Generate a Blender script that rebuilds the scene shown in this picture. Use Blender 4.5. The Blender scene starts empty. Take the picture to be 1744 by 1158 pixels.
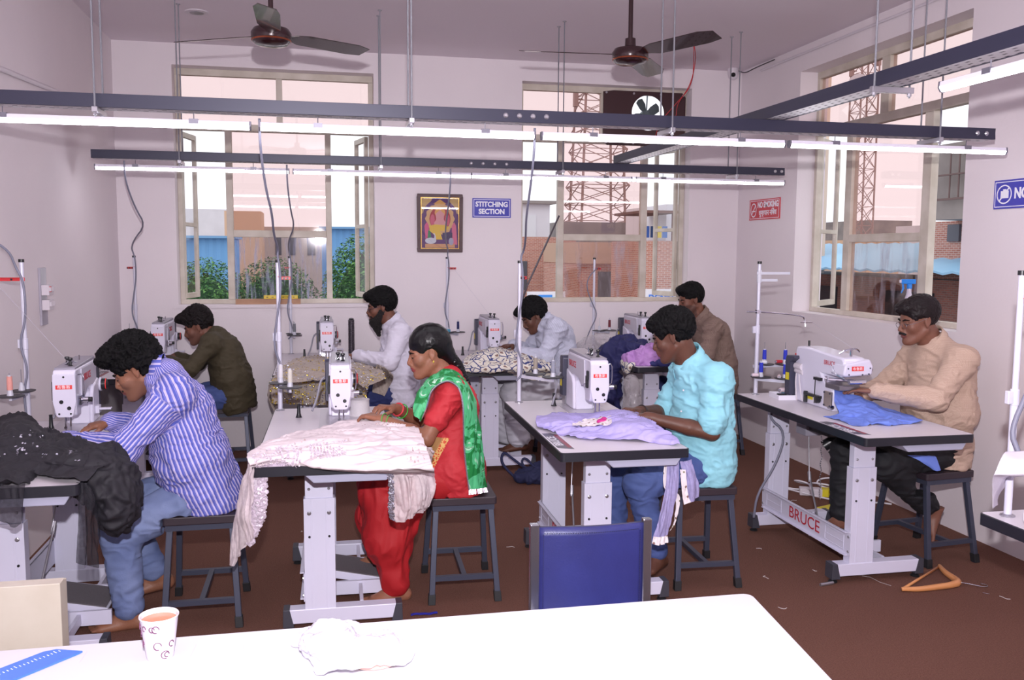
import bpy, math, random
import numpy as np
from mathutils import Vector, Matrix
R_ = math.radians
C = bpy.context.scene.collection
sc = bpy.context.scene
# ---------------- camera ----------------
cd = bpy.data.cameras.new('camera'); cam = bpy.data.objects.new('camera', cd); C.objects.link(cam)
cd.sensor_width = 36; cd.lens = 1536.2/1744*36; cd.clip_end = 400; cd.clip_start = .05
_pi, _ya, _ro = .0981, .2101, .0059
_F = Vector((math.sin(_ya)*math.cos(_pi), math.cos(_ya)*math.cos(_pi), -math.sin(_pi)))
_R = Vector((math.cos(_ya), -math.sin(_ya), 0)); _U = _R.cross(_F)
_R2 = _R*math.cos(_ro)+_U*math.sin(_ro); _U2 = -_R*math.sin(_ro)+_U*math.cos(_ro)
cam.matrix_world = Matrix(((_R2.x, _U2.x, -_F.x, 0), (_R2.y, _U2.y, -_F.y, 0), (_R2.z, _U2.z, -_F.z, 1.573), (0, 0, 0, 1)))
sc.camera = cam
# ---------------- world ----------------
wd = bpy.data.worlds.new('sky'); sc.world = wd; wd.use_nodes = True
nt = wd.node_tree; bg = nt.nodes['Background']
tc = nt.nodes.new('ShaderNodeTexCoord'); sx = nt.nodes.new('ShaderNodeSeparateXYZ'); rp = nt.nodes.new('ShaderNodeValToRGB')
nt.links.new(tc.outputs['Generated'], sx.inputs[0]); nt.links.new(sx.outputs['Z'], rp.inputs[0]); nt.links.new(rp.outputs[0], bg.inputs[0])
rp.color_ramp.elements[0].color = (.88, .88, .95, 1); rp.color_ramp.elements[1].color = (.95, .96, 1, 1)
bg.inputs[1].default_value = 1.02
# ---------------- camera flash above the lens ----------------
fl = bpy.data.lights.new('flash', 'AREA'); fl.shape = 'DISK'; fl.size = .05; fl.energy = 118; fl.color = (1, .955, 1.0)
flo = bpy.data.objects.new('flash', fl); C.objects.link(flo); flo.location = (.0, -.02, 1.83)
_fd = Vector((.40, 1, .06)); flo.rotation_euler = _fd.to_track_quat('-Z', 'Y').to_euler()
TUBE_E = 14.0
# ---------------- colour management ----------------
vs = sc.view_settings; vs.view_transform = 'Standard'; vs.look = 'None'; vs.gamma = 1; vs.exposure = 0.50; vs.use_curve_mapping = False
sc.cycles.max_bounces = 8; sc.cycles.transparent_max_bounces = 24
# room constants
XL, XR, YB, H = -1.471, 3.528, 7.258, 3.099
TZ = .765

# ---------------- materials ----------------
def lin(c):
    c = [x/255 for x in c[:3]]
    return tuple(x/12.92 if x <= .04045 else ((x+.055)/1.055)**2.4 for x in c)+(1,)
MATS = {}
def mat(name, col, rough=.5, metal=0, bump=None, var=None, alpha=1, emit=0, coat=0, spec=.5, sheen=0, trans=0):
    """bump=(scale,strength) var=(scale,amount,colour2)"""
    if name in MATS: return MATS[name]
    m = bpy.data.materials.new(name); m.use_nodes = True; n = m.node_tree; b = n.nodes['Principled BSDF']
    b.inputs['Base Color'].default_value = lin(col); b.inputs['Roughness'].default_value = rough; b.inputs['Metallic'].default_value = metal
    b.inputs['Specular IOR Level'].default_value = spec; b.inputs['Coat Weight'].default_value = coat
    if sheen: b.inputs['Sheen Weight'].default_value = sheen
    if alpha < 1: b.inputs['Alpha'].default_value = alpha
    if trans: b.inputs['Transmission Weight'].default_value = trans
    if emit:
        b.inputs['Emission Color'].default_value = lin(col); b.inputs['Emission Strength'].default_value = emit
    if bump or var:
        t = n.nodes.new('ShaderNodeTexCoord')
    if bump:
        z = n.nodes.new('ShaderNodeTexNoise'); z.inputs['Scale'].default_value = bump[0]; z.inputs['Detail'].default_value = 4
        n.links.new(t.outputs['Object'], z.inputs['Vector'])
        u = n.nodes.new('ShaderNodeBump'); u.inputs['Strength'].default_value = bump[1]; u.inputs['Distance'].default_value = .01
        n.links.new(z.outputs[0], u.inputs['Height']); n.links.new(u.outputs[0], b.inputs['Normal'])
    if var:
        z = n.nodes.new('ShaderNodeTexNoise'); z.inputs['Scale'].default_value = var[0]; z.inputs['Detail'].default_value = 5
        n.links.new(t.outputs['Object'], z.inputs['Vector'])
        r = n.nodes.new('ShaderNodeValToRGB'); r.color_ramp.elements[0].position = .5-.5*(1-var[1]); r.color_ramp.elements[1].position = .5+.5*(1-var[1])+.01
        r.color_ramp.elements[0].color = lin(col); r.color_ramp.elements[1].color = lin(var[2])
        n.links.new(z.outputs[0], r.inputs[0]); n.links.new(r.outputs[0], b.inputs['Base Color'])
    MATS[name] = m
    return m
def nodes(m): return m.node_tree.nodes, m.node_tree.links, m.node_tree.nodes['Principled BSDF']
def fabric_pattern(m, kind, c1, c2, scale, attr=None, width=.3):
    """stripes over a per-vertex coordinate, checks, or grid over object space"""
    N, L, b = nodes(m)
    mix = N.new('ShaderNodeMix'); mix.data_type = 'RGBA'; mix.inputs[6].default_value = lin(c1); mix.inputs[7].default_value = lin(c2)
    def wave(out, s, w):
        a = N.new('ShaderNodeMath'); a.operation = 'MULTIPLY'; a.inputs[1].default_value = s; L.new(out, a.inputs[0])
        f = N.new('ShaderNodeMath'); f.operation = 'FRACT'; L.new(a.outputs[0], f.inputs[0])
        g = N.new('ShaderNodeMath'); g.operation = 'LESS_THAN'; g.inputs[1].default_value = w; L.new(f.outputs[0], g.inputs[0]); return g.outputs[0]
    if kind == 'stripe':
        at = N.new('ShaderNodeAttribute'); at.attribute_name = attr
        w = wave(at.outputs['Fac'], scale, width); w2 = wave(at.outputs['Fac'], scale*2.0, .16)
        mx = N.new('ShaderNodeMath'); mx.operation = 'MAXIMUM'; L.new(w, mx.inputs[0]); 
        ml = N.new('ShaderNodeMath'); ml.operation = 'MULTIPLY'; ml.inputs[1].default_value = .35; L.new(w2, ml.inputs[0]); L.new(ml.outputs[0], mx.inputs[1])
        L.new(mx.outputs[0], mix.inputs[0])
    if kind == 'check':
        tc = N.new('ShaderNodeTexCoord'); s = N.new('ShaderNodeSeparateXYZ'); L.new(tc.outputs['Object'], s.inputs[0])
        ad = N.new('ShaderNodeMath'); ad.operation = 'ADD'; L.new(s.outputs[0], ad.inputs[0]); L.new(s.outputs[1], ad.inputs[1])
        a = wave(ad.outputs[0], scale, width); c = wave(s.outputs[2], scale, width)
        mx = N.new('ShaderNodeMath'); mx.operation = 'MAXIMUM'; L.new(a, mx.inputs[0]); L.new(c, mx.inputs[1]); L.new(mx.outputs[0], mix.inputs[0])
    L.new(mix.outputs[2], b.inputs['Base Color'])
    return m

# ---------------- mesh building ----------------
def rotm(axis, ang): return Matrix.Rotation(ang, 3, axis)
class MB:
    def __init__(s): s.v = []; s.f = []; s.mi = []; s.m = 0
    def _add(s, vs, fs):
        o = len(s.v); s.v += [tuple(x) for x in vs]; s.f += [tuple(i+o for i in f) for f in fs]; s.mi += [s.m]*len(fs); return s
    def box(s, x0, x1, y0, y1, z0, z1, M=None, taper=None):
        v = [Vector((x, y, z)) for z in (z0, z1) for y in (y0, y1) for x in (x0, x1)]
        if taper:
            cx, cy = (x0+x1)/2, (y0+y1)/2
            for i in range(4, 8): v[i] = Vector((cx+(v[i].x-cx)*taper, cy+(v[i].y-cy)*taper, v[i].z))
        if M: v = [M @ a for a in v]
        return s._add(v, [(0, 2, 3, 1), (4, 5, 7, 6), (0, 1, 5, 4), (2, 6, 7, 3), (0, 4, 6, 2), (1, 3, 7, 5)])
    def cyl(s, a, b, r, r2=None, n=16, cap=True):
        a = Vector(a); b = Vector(b); r2 = r if r2 is None else r2
        d = (b-a).normalized(); u = d.orthogonal().normalized(); w = d.cross(u)
        v = []
        for p, q in ((a, r), (b, r2)):
            for i in range(n):
                t = 2*math.pi*i/n; v.append(p+(u*math.cos(t)+w*math.sin(t))*q)
        f = [(i, (i+1) % n, n+(i+1) % n, n+i) for i in range(n)]
        if cap: f += [tuple(range(n-1, -1, -1)), tuple(range(n, 2*n))]
        return s._add(v, f)
    def lathe(s, base, prof, axis=(0, 0, 1), n=20):
        base = Vector(base); d = Vector(axis).normalized(); u = d.orthogonal().normalized(); w = d.cross(u)
        v = []; f = []
        for (r, h) in prof:
            for i in range(n):
                t = 2*math.pi*i/n; v.append(base+d*h+(u*math.cos(t)+w*math.sin(t))*max(r, 1e-4))
        for k in range(len(prof)-1):
            for i in range(n): f.append((k*n+i, k*n+(i+1) % n, (k+1)*n+(i+1) % n, (k+1)*n+i))
        f += [tuple(range(n-1, -1, -1)), tuple(range((len(prof)-1)*n, len(prof)*n))]
        return s._add(v, f)
    def tube(s, pts, r, n=8, smooth=0, closed=False):
        pts = [Vector(p) for p in pts]
        for _ in range(smooth):
            q = [pts[0]]; rq = [r[0]] if isinstance(r, (list, tuple)) else None
            for i, (a, b) in enumerate(zip(pts, pts[1:])):
                q += [a.lerp(b, .25), a.lerp(b, .75)]
                if rq: rq += [r[i]*.75+r[i+1]*.25, r[i]*.25+r[i+1]*.75]
            pts = q+[pts[-1]]
            if rq: r = rq+[r[-1]]
        v = []; f = []; u = None; m = len(pts)
        for i, p in enumerate(pts):
            d = (pts[min(i+1, m-1)]-pts[max(i-1, 0)]).normalized()
            u = d.orthogonal().normalized() if u is None else (u-d*u.dot(d)).normalized()
            w = d.cross(u); rr = r[i] if isinstance(r, (list, tuple)) else r
            for k in range(n):
                t = 2*math.pi*k/n; v.append(p+(u*math.cos(t)+w*math.sin(t))*rr)
        for i in range(m-1):
            for k in range(n): f.append((i*n+k, i*n+(k+1) % n, (i+1)*n+(k+1) % n, (i+1)*n+k))
        f += [tuple(range(n-1, -1, -1)), tuple(range((m-1)*n, m*n))]
        return s._add(v, f)
    def prism(s, pts, axis, a, b):
        """pts 2-D outline, extruded on axis from a to b; axis x: pts=(y,z), y: (x,z), z: (x,y)"""
        def P(p, t): return {'x': (t, p[0], p[1]), 'y': (p[0], t, p[1]), 'z': (p[0], p[1], t)}[axis]
        n = len(pts); v = [P(p, a) for p in pts]+[P(p, b) for p in pts]
        f = [(i, (i+1) % n, n+(i+1) % n, n+i) for i in range(n)]+[tuple(range(n-1, -1, -1)), tuple(range(n, 2*n))]
        return s._add(v, f)
    def sph(s, c, r, n=14, m=9, M=None):
        c = Vector(c); r = (r, r, r) if not isinstance(r, (tuple, list)) else r
        v = []; f = []
        for j in range(m+1):
            ph = math.pi*j/m
            for i in range(n):
                t = 2*math.pi*i/n; p = Vector((r[0]*math.sin(ph)*math.cos(t), r[1]*math.sin(ph)*math.sin(t), r[2]*math.cos(ph)))
                v.append(c+(M @ p if M else p))
        for j in range(m):
            for i in range(n): f.append((j*n+i, (j+1)*n+i, (j+1)*n+(i+1) % n, j*n+(i+1) % n))
        return s._add(v, f)
    def grid(s, P, nu, nv):
        v = [P(i/(nu-1), j/(nv-1)) for j in range(nv) for i in range(nu)]
        return s._add(v, [(j*nu+i, j*nu+i+1, (j+1)*nu+i+1, (j+1)*nu+i) for j in range(nv-1) for i in range(nu-1)])
    def build(s, name, mats, parent=None, smooth=False, bevel=0, solid=0, loc=None, auto=True, fix=True):
        me = bpy.data.meshes.new(name); me.from_pydata([tuple(p) for p in s.v], [], s.f)
        mats = mats if isinstance(mats, (list, tuple)) else [mats]
        for m in mats: me.materials.append(m)
        if len(mats) > 1: me.polygons.foreach_set('material_index', s.mi)
        if fix:
            import bmesh
            b = bmesh.new(); b.from_mesh(me); bmesh.ops.remove_doubles(b, verts=b.verts, dist=1e-5); bmesh.ops.recalc_face_normals(b, faces=b.faces); b.to_mesh(me); b.free()
        o = bpy.data.objects.new(name, me); C.objects.link(o)
        if smooth:
            me.polygons.foreach_set('use_smooth', [True]*len(me.polygons))
            if smooth == 'auto':
                try: me.set_sharp_from_angle(angle=R_(35))
                except Exception: pass
        if bevel:
            md = o.modifiers.new('bevel', 'BEVEL'); md.width = bevel; md.segments = 2; md.limit_method = 'ANGLE'; md.angle_limit = R_(40)
        if solid:
            md = o.modifiers.new('solid', 'SOLIDIFY'); md.thickness = solid; md.offset = 0
        if parent: o.parent = parent
        if loc: o.location = loc
        return o
def rect(x0, x1, y0, y1, r=0, n=4):
    if not r: return [(x0, y0), (x1, y0), (x1, y1), (x0, y1)]
    out = []
    for cx, cy, a in ((x1-r, y0+r, -90), (x1-r, y1-r, 0), (x0+r, y1-r, 90), (x0+r, y0+r, 180)):
        for i in range(n+1):
            t = R_(a+90*i/n); out.append((cx+r*math.cos(t), cy+r*math.sin(t)))
    return out
def tag(o, label, cat, group=None):
    o['label'] = label; o['category'] = cat
    if group: o['group'] = group
    return o
def thing(name, label, cat, loc=(0, 0, 0), rz=0, group=None):
    o = bpy.data.objects.new(name, None); o.empty_display_size = .1; C.objects.link(o); o.location = loc; o.rotation_euler = (0, 0, rz)
    return tag(o, label, cat, group)
def struct(o): o['kind'] = 'structure'; return o
KIDS = {}
def kids(o): return [c for c in bpy.data.objects if c.parent == o]
def dup(o, loc=None, rz=None, label=None, group=None, parent=None, skip=()):
    c = o.copy(); C.objects.link(c)
    if parent: c.parent = parent
    if loc is not None: c.location = loc
    if rz is not None: c.rotation_euler = (0, 0, rz)
    if label: c['label'] = label
    if group: c['group'] = group
    for k in kids(o):
        if k.name.split('.')[0] in skip: continue
        dup(k, parent=c)
    return c
def text(name, s, size, m, parent=None, loc=(0, 0, 0), M=None, depth=.0008, sx=1.0, align='CENTER', bold=0, shear=0):
    cu = bpy.data.curves.new(name, 'FONT'); cu.body = s; cu.size = size; cu.extrude = depth; cu.align_x = align; cu.align_y = 'CENTER'; cu.offset = bold; cu.shear = shear; cu.resolution_u = 3
    t = bpy.data.objects.new(name, cu); C.objects.link(t)
    dg = bpy.context.evaluated_depsgraph_get(); me = bpy.data.meshes.new_from_object(t.evaluated_get(dg))
    C.objects.unlink(t); bpy.data.objects.remove(t)
    me.materials.clear(); me.materials.append(m)
    X = Matrix.Translation(Vector(loc)) @ (M.to_4x4() if M else Matrix()) @ Matrix.Diagonal((sx, 1, 1, 1))
    me.transform(X); me.name = name
    o = bpy.data.objects.new(name, me); C.objects.link(o)
    if parent: o.parent = parent
    return o
FACE_NY = Matrix(((1, 0, 0), (0, 0, -1), (0, 1, 0)))      # text on a surface that faces -Y
FACE_PX = Matrix(((0, 0, 1), (1, 0, 0), (0, 1, 0)))       # faces +X, reads along +Y
FACE_NX = Matrix(((0, 0, -1), (-1, 0, 0), (0, 1, 0)))     # faces -X, reads along -Y
# ================= room shell =================
M_wall = mat('wall_paint', (232, 223, 227), .75, bump=(60, .06), var=(1.3, .55, (225, 216, 221)))
M_ceil = mat('ceiling_paint', (222, 211, 219), .85, bump=(30, .05))
M_floor = mat('carpet_brown', (134, 95, 82), .95, bump=(260, .8), var=(160, .45, (104, 72, 63)), spec=.1)
M_frame = mat('window_frame_beige', (212, 203, 192), .5, var=(6, .7, (190, 180, 166)))
M_fleck = mat('thread_scrap_white', (205, 195, 195), .8)
WT = .23
b = MB(); b.box(XL-.3, XR+.3, -1.5, YB+.3, -.1, 0); struct(b.build('floor', M_floor))
b = MB(); b.box(XL-.3, XR+.3, -1.5, YB+.3, H, H+.1)
struct(b.build('ceiling', M_ceil))
b = MB(); b.box(XL-.2, XL, -1.5, YB+WT, 0, H); struct(b.build('wall_left', M_wall))
b = MB(); b.box(XL-.2, XR+WT, -1.7, -1.5, 0, H); struct(b.build('wall_rear', M_wall))
WZ0, WZ1 = 1.15, 2.94
def wall_with_holes(name, axis, p0, p1, lo, hi, holes):
    b = MB(); edges = [lo]
    for a, c, z0, z1 in holes: edges += [a, c]
    edges.append(hi)
    def put(u0, u1, z0, z1):
        if axis == 'y': b.box(u0, u1, p0, p1, z0, z1)
        else: b.box(p0, p1, u0, u1, z0, z1)
    for i in range(0, len(edges), 2): put(edges[i], edges[i+1], 0, H)
    for a, c, z0, z1 in holes: put(a, c, 0, z0); put(a, c, z1, H)
    return struct(b.build(name, M_wall))
W1 = (-1.055, .432, WZ0, WZ1); W2 = (1.62, 3.08, WZ0, WZ1); W3 = (4.46, 6.285, 1.13, 2.915)
wall_with_holes('wall_back', 'y', YB, YB+WT, XL-.2, XR+WT, [W1, W2])
wall_with_holes('wall_right', 'x', XR, XR+WT, -1.5, YB, [W3])
# raised plaster band round the windows
def band(name, x0, x1, z0, z1, y, w=.05, t=.012):
    b = MB(); b.box(x0-w, x1+w, y-t, y, z1, z1+w); b.box(x0-w, x0, y-t, y, z0, z1); b.box(x1, x1+w, y-t, y, z0, z1); b.box(x0-w, x1+w, y-t, y, z0-w*.5, z0)
    return struct(b.build(name, M_wall))
band('trim_1', W1[0], W1[1], WZ0, WZ1, YB); 

def glass(name, tint, gloss, rough=.02, dirt=None):
    m = bpy.data.materials.new(name); m.use_nodes = True; N = m.node_tree.nodes; L = m.node_tree.links; N.clear()
    o = N.new('ShaderNodeOutputMaterial'); mx = N.new('ShaderNodeMixShader'); t = N.new('ShaderNodeBsdfTransparent'); g = N.new('ShaderNodeBsdfGlossy')
    t.inputs[0].default_value = tint; g.inputs['Roughness'].default_value = rough; mx.inputs[0].default_value = gloss
    L.new(t.outputs[0], mx.inputs[1]); L.new(g.outputs[0], mx.inputs[2]); L.new(mx.outputs[0], o.inputs[0])
    if dirt:
        tcn = N.new('ShaderNodeTexCoord'); mp = N.new('ShaderNodeMapping'); mp.inputs['Scale'].default_value = dirt[1]; z = N.new('ShaderNodeTexNoise'); z.inputs['Scale'].default_value = 7; z.inputs['Detail'].default_value = 6
        r = N.new('ShaderNodeValToRGB'); r.color_ramp.elements[0].position = .5; r.color_ramp.elements[1].position = .75
        r.color_ramp.elements[0].color = (0, 0, 0, 1); r.color_ramp.elements[1].color = (dirt[2],)*3+(1,)
        d = N.new('ShaderNodeBsdfDiffuse'); d.inputs[0].default_value = lin(dirt[0]); m2 = N.new('ShaderNodeMixShader')
        L.new(tcn.outputs['Object'], mp.inputs[0]); L.new(mp.outputs[0], z.inputs['Vector']); L.new(z.outputs[0], r.inputs[0]); L.new(r.outputs[0], m2.inputs[0])
        L.new(mx.outputs[0], m2.inputs[1]); L.new(d.outputs[0], m2.inputs[2]); L.new(m2.outputs[0], o.inputs[0])
    return m
G_peach = glass('glass_peach_film', (.90, .80, .78, 1), .06)
G_peach2 = glass('glass_peach_dusty', (.90, .82, .79, 1), .07, .03, ((190, 190, 205), (3, 3, .6), .35))
G_film = glass('glass_wrinkled_film', (.88, .85, .88, 1), .04, .05, ((190, 198, 225), (6, 6, .5), .6))
G_clear = glass('glass_clear', (.96, .96, .97, 1), .06)

def window(name, origin, axis, w, h, tops, lowers, trans, rail, t=.05, midglass=(None, None), sides=(1, 1), board=False):
    """frame laid out in (u,z) about origin; tops / lowers = mullion (u0,u1) lists"""
    root = thing(name, '', '', origin, 0 if axis == 'y' else R_(-90)); del root['label'], root['category']; struct(root)
    f = MB(); e = .035
    f.box(0, w, 0, t, 0, e); f.box(0, w, 0, t, h-.05, h); f.box(0, e, .001, t-.001, e, h-.05); f.box(w-e, w, .001, t-.001, e, h-.05)
    f.box(e, w-e, -.004, t, trans[0], trans[1])
    for a, c in tops: f.box(a, c, -.002, t, trans[1], h-.05)
    for a, c in lowers: f.box(a, c, -.002, t, e, trans[0])
    f.box(lowers[0][1], lowers[1][0], -.003, t, rail[0], rail[1])
    f.build('window_frame', M_frame, root, bevel=.003)
    return root
def pane(root, u0, u1, z0, z1, m, y=.022):
    b = MB(); b.box(u0, u1, y, y+.003, z0, z1); return b.build('glass_pane', m, root)
def sash(root, u, z0, z1, wid, ang, m, rail=.45):
    """casement leaf hinged at u, swung out by ang"""
    s = MB(); Mr = rotm('Z', R_(ang)); e = .028; y0, y1 = 0, .03
    T = Matrix.Translation(Vector((u, .045, 0))) @ Mr.to_4x4()
    for q in ((0, e, z0, z1), (wid-e, wid, z0, z1), (e, wid-e, z0, z0+.04), (e, wid-e, z1-.04, z1), (e, wid-e, z0+(z1-z0)*rail-.015, z0+(z1-z0)*rail+.015)):
        s.box(q[0], q[1], y0, y1, q[2], q[3], M=T)
    o = s.build('casement', M_frame, root, bevel=.002)
    g = MB(); g.box(e, wid-e, .012, .015, z0+.04, z1-.04, M=T); g.build('casement_glass', m, o)
    return o
# window 1
rec = .11; oy = YB+rec; H1 = WZ1-WZ0
w1 = window('window_1', (W1[0], oy, WZ0), 'y', W1[1]-W1[0], H1, [(.745, .79)], [(.355, .405), (1.11, 1.155)], (1.33, 1.385), (.52, .575))
wW = W1[1]-W1[0]
pane(w1, .035, .745, 1.385, H1-.05, G_peach); pane(w1, .79, wW-.035, 1.385, H1-.05, G_peach)
pane(w1, .405, 1.11, .575, 1.33, G_peach); pane(w1, .405, 1.11, .035, .52, G_film)
sash(w1, .037, .04, 1.325, .315, 78, G_clear); sash(w1, wW-.037, .04, 1.325, .315, 103, G_clear)
# window 2
w2 = window('window_2', (W2[0], oy, WZ0), 'y', W2[1]-W2[0], H1, [(.70, .735)], [(.335, .388), (1.07, 1.125)], (1.325, 1.385), (.515, .57))
wW = W2[1]-W2[0]
pane(w2, .035, .70, 1.385, H1-.05, G_peach)
pane(w2, .388, 1.07, .57, 1.325, G_peach); pane(w2, .388, 1.07, .035, .515, G_peach2)
sash(w2, wW-.037, .04, 1.32, .31, 106, G_clear)
b = MB(); b.box(0, .022, 0, .022, 0, .02, M=None)
b = MB(); b.tube([(.34, -.03, .72), (.05, -.12, .14), (.0, -.16, .02)], .008, 6); b.build('stay_rod', mat('rod_dark', (95, 88, 95), .4, .5), w2)
# window 3 in the right wall; u runs towards the camera
w3 = window('window_3', (XR+rec+.03, W3[1], W3[2]), 'x', W3[1]-W3[0], W3[3]-W3[2], [(.80, .89)], [(.425, .50), (1.27, 1.35)], (1.31, 1.37), (.52, .575))
wW = W3[1]-W3[0]; H3 = W3[3]-W3[2]
pane(w3, .035, .80, 1.37, H3-.05, G_peach); pane(w3, .89, wW-.035, 1.37, H3-.05, G_peach)
pane(w3, .50, 1.27, .575, 1.31, G_peach); pane(w3, .50, 1.27, .035, .52, G_peach2)
sash(w3, .037, .04, 1.30, .37, 128, G_clear)
# exhaust fan board in window 2
M_board = mat('board_maroon', (58, 30, 34), .4, coat=.2)
ef = thing('exhaust_fan', 'dark maroon board with round exhaust fan opening in the top right pane', 'fan', (2.72, oy-.005, 2.70))
b = MB(); n = 48
hx0, hx1, hz0, hz1 = -.385, .345, -.235, .215; cx, cz, rr = .01, .04, .145
v = []
for i in range(n):
    t = 2*math.pi*i/n; c, s = math.cos(t), math.sin(t)
    k = min(((hx1-cx) if c > 0 else (hx0-cx))/c if abs(c) > 1e-6 else 9, ((hz1-cz) if s > 0 else (hz0-cz))/s if abs(s) > 1e-6 else 9)
    for y in (0, -.012): v += [(cx+rr*c, y, cz+rr*s), (cx+k*c, y, cz+k*s)]
fs = []
for i in range(n):
    a = 4*i; c = 4*((i+1) % n); fs += [(a, a+1, c+1, c), (a+2, c+2, c+3, a+3), (a, c, c+2, a+2), (a+1, a+3, c+3, c+1)]
b._add(v, fs)
for p in ((hx0, hz0), (hx1, hz0), (hx0, hz1), (hx1, hz1)): pass
b.build('board', M_board, ef)
M_bolt = mat('bolt_steel', (190, 188, 195), .3, .8)
for x in (-.36, -.12, .12, .32):
    for z in (-.215, .195):
        b = MB(); b.cyl((x, -.012, z), (x, -.018, z), .009, n=8); b.build('bolt', M_bolt, ef)
M_fg = mat('fan_greygreen', (96, 108, 112), .45, .3)
b = MB(); b.cyl((cx, .04, cz), (cx, .10, cz), .035, n=16); mo = b.build('motor', M_fg, ef, bevel=.004)
for k in range(4):
    a = R_(60+90*k); T = Matrix.Translation((cx, .05, cz)) @ Matrix.Rotation(a, 4, 'Y') @ Matrix.Rotation(R_(25), 4, 'X')
    b = MB(); b.prism([(.02, -.02), (.07, -.05), (.125, -.045), (.135, .0), (.12, .04), (.06, .035), (.02, .015)], 'y', -.0015, .0015)
    b.v = [tuple(T @ Vector(p)) for p in b.v]; b.build('blade', M_fg, ef)
b = MB()
for k in range(3):
    a = R_(90+120*k); b.cyl((cx+.02*math.cos(a), .03, cz+.02*math.sin(a)), (cx+.155*math.cos(a), .015, cz+.155*math.sin(a)), .006, n=6)
b.build('bracket', M_fg, ef)
# timber packing strip on the window 1 sill + spirit level
b = MB(); b.box(-.64, -.15, YB+.02, YB+.08, WZ0-.001, WZ0+.04); tag(b.build('timber_strip', mat('timber_raw', (190, 150, 122), .7, var=(9, .5, (165, 125, 98)))), 'raw timber strip lying on the sill of the left window', 'wood')
lv = thing('spirit_level', 'yellow spirit level with black marks on the left window sill', 'level', (-.43, YB+.05, WZ0+.04))
b = MB(); b.box(0, .26, -.018, .018, 0, .028); b.build('body', mat('level_yellow', (225, 195, 40), .4), lv, bevel=.003)
for i in range(6): b = MB(); b.box(.02+.04*i, .035+.04*i, -.0195, -.018, .012, .016); b.build('mark', mat('ink_black', (25, 25, 28), .5), lv)
# pipe conduit on the left wall, switch box
M_pvc = mat('pvc_white', (214, 206, 214), .4)
b = MB(); b.cyl((XL+.014, 3.2, 2.33), (XL+.014, 6.6, 2.515), .013, n=12)
tag(b.build('conduit_pipe', M_pvc, smooth='auto'), 'white plastic conduit pipe running along the left wall', 'pipe')
sb = thing('switch_panel', 'clear plastic distribution panel with white breakers on the left wall', 'electrical panel', (XL, 5.30, 1.33))
b = MB(); b.box(0, .012, -.055, .055, -.17, .14); b.build('backplate', mat('acrylic', (196, 190, 205), .15, alpha=.75), sb, bevel=.003)
for zz in (.02, -.06):
    b = MB(); b.box(.012, .05, -.05, .04, zz-.028, zz+.028); bk = b.build('breaker_block', M_pvc, sb, bevel=.002)
    b = MB()
    for i in range(4): b.box(.05, .058, -.045+.021*i, -.033+.021*i, zz-.006, zz+.016)
    b.build('switch_lever', M_pvc, bk)
b = MB(); b.box(.05, .056, -.04, -.02, .01, .04); b.build('red_switch', mat('red_plastic', (200, 40, 45), .4), sb)
# skirting of scraps: loose pale threads on the carpet
random.seed(5)
thr = []
for k in range(26):
    x, y = random.uniform(-.2, 3.2), random.uniform(2.9, 5.8)
    if k == 0: x, y = 2.5, 3.95
    a = random.uniform(0, 6.28); l = random.uniform(.015, .05) if k else .3; p = []; q = a
    for i in range(6): p.append((x+math.cos(q)*l*i/5, y+math.sin(q)*l*i/5, .0025)); q += random.uniform(-.5, .5)*(.3 if k == 0 else 1)
    c = MB(); c.tube(p, .0009 if k == 0 else .0016, 4); o = c.build('thread_scrap', M_fleck)
    tag(o, 'small pale thread scrap lying on the brown carpet' if k else 'long thin pale thread lying on the carpet beside the right front table', 'thread', 'thread scraps on the carpet' if k else None)

# ================= outside =================
M_grd = mat('outside_ground', (120, 112, 105), .9)
b = MB(); b.box(-60, 90, YB+.6, 110, -4.2, -4); b.box(XR+.6, 90, -20, YB+.6, -4.2, -4); struct(b.build('ground_outside', M_grd))  # outdoor ground slab under the houses and trees
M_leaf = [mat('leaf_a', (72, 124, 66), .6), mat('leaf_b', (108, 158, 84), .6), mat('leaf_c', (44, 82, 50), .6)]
def tree(label, x, y, z, rx, rz, n, seed, ry=None):
    t = thing('leafy_tree', label, 'tree', (x, y, -4), 0, 'trees outside the left window'); ry = ry or rx
    b = MB(); b.tube([(0, 0, 0), (.1, 0, (z+4)*.5), (0, .1, z+4-rz*.2)], [.16, .12, .06], 8); b.build('trunk', mat('bark', (90, 72, 60), .9), t)
    rs = np.random.RandomState(seed)
    b = MB()
    for i in range(n):
        d = rs.normal(size=3); d /= np.linalg.norm(d); r = rs.uniform(.55, 1)**.5
        c = Vector((d[0]*rx*r, d[1]*ry*r, z+4-rz+d[2]*rz*r)); c *= 1; s = rs.uniform(.03, .065)
        nrm = Vector((d[0]*.5+rs.normal()*.5, d[1]*.5+rs.normal()*.5, abs(d[2])+.3+rs.normal()*.4)).normalized(); u = nrm.orthogonal().normalized(); u = Matrix.Rotation(rs.uniform(0, 6.28), 3, nrm) @ u; w = nrm.cross(u)
        b.m = int(rs.randint(0, 3)); o = nrm*s*.15
        b._add([c-u*s, c+w*s*.4+o, c+u*s, c-w*s*.4+o], [(0, 1, 2, 3)])
    b.build('foliage', M_leaf, t, fix=False)
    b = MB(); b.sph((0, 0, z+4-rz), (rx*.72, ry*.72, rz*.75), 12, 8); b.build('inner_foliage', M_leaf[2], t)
tree('rounded green tree seen through the left open casement of the left window', -2.6, 22, 1.4, 1.2, 1.9, 11000, 1)
tree('wide green tree behind the wrinkled film pane of the left window', -1.2, 25, 1.4, 1.35, 1.9, 11000, 2)
tree('darker tall tree seen through the right open casement of the left window', .85, 18, 1.95, .95, 2.2, 12000, 3)
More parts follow.
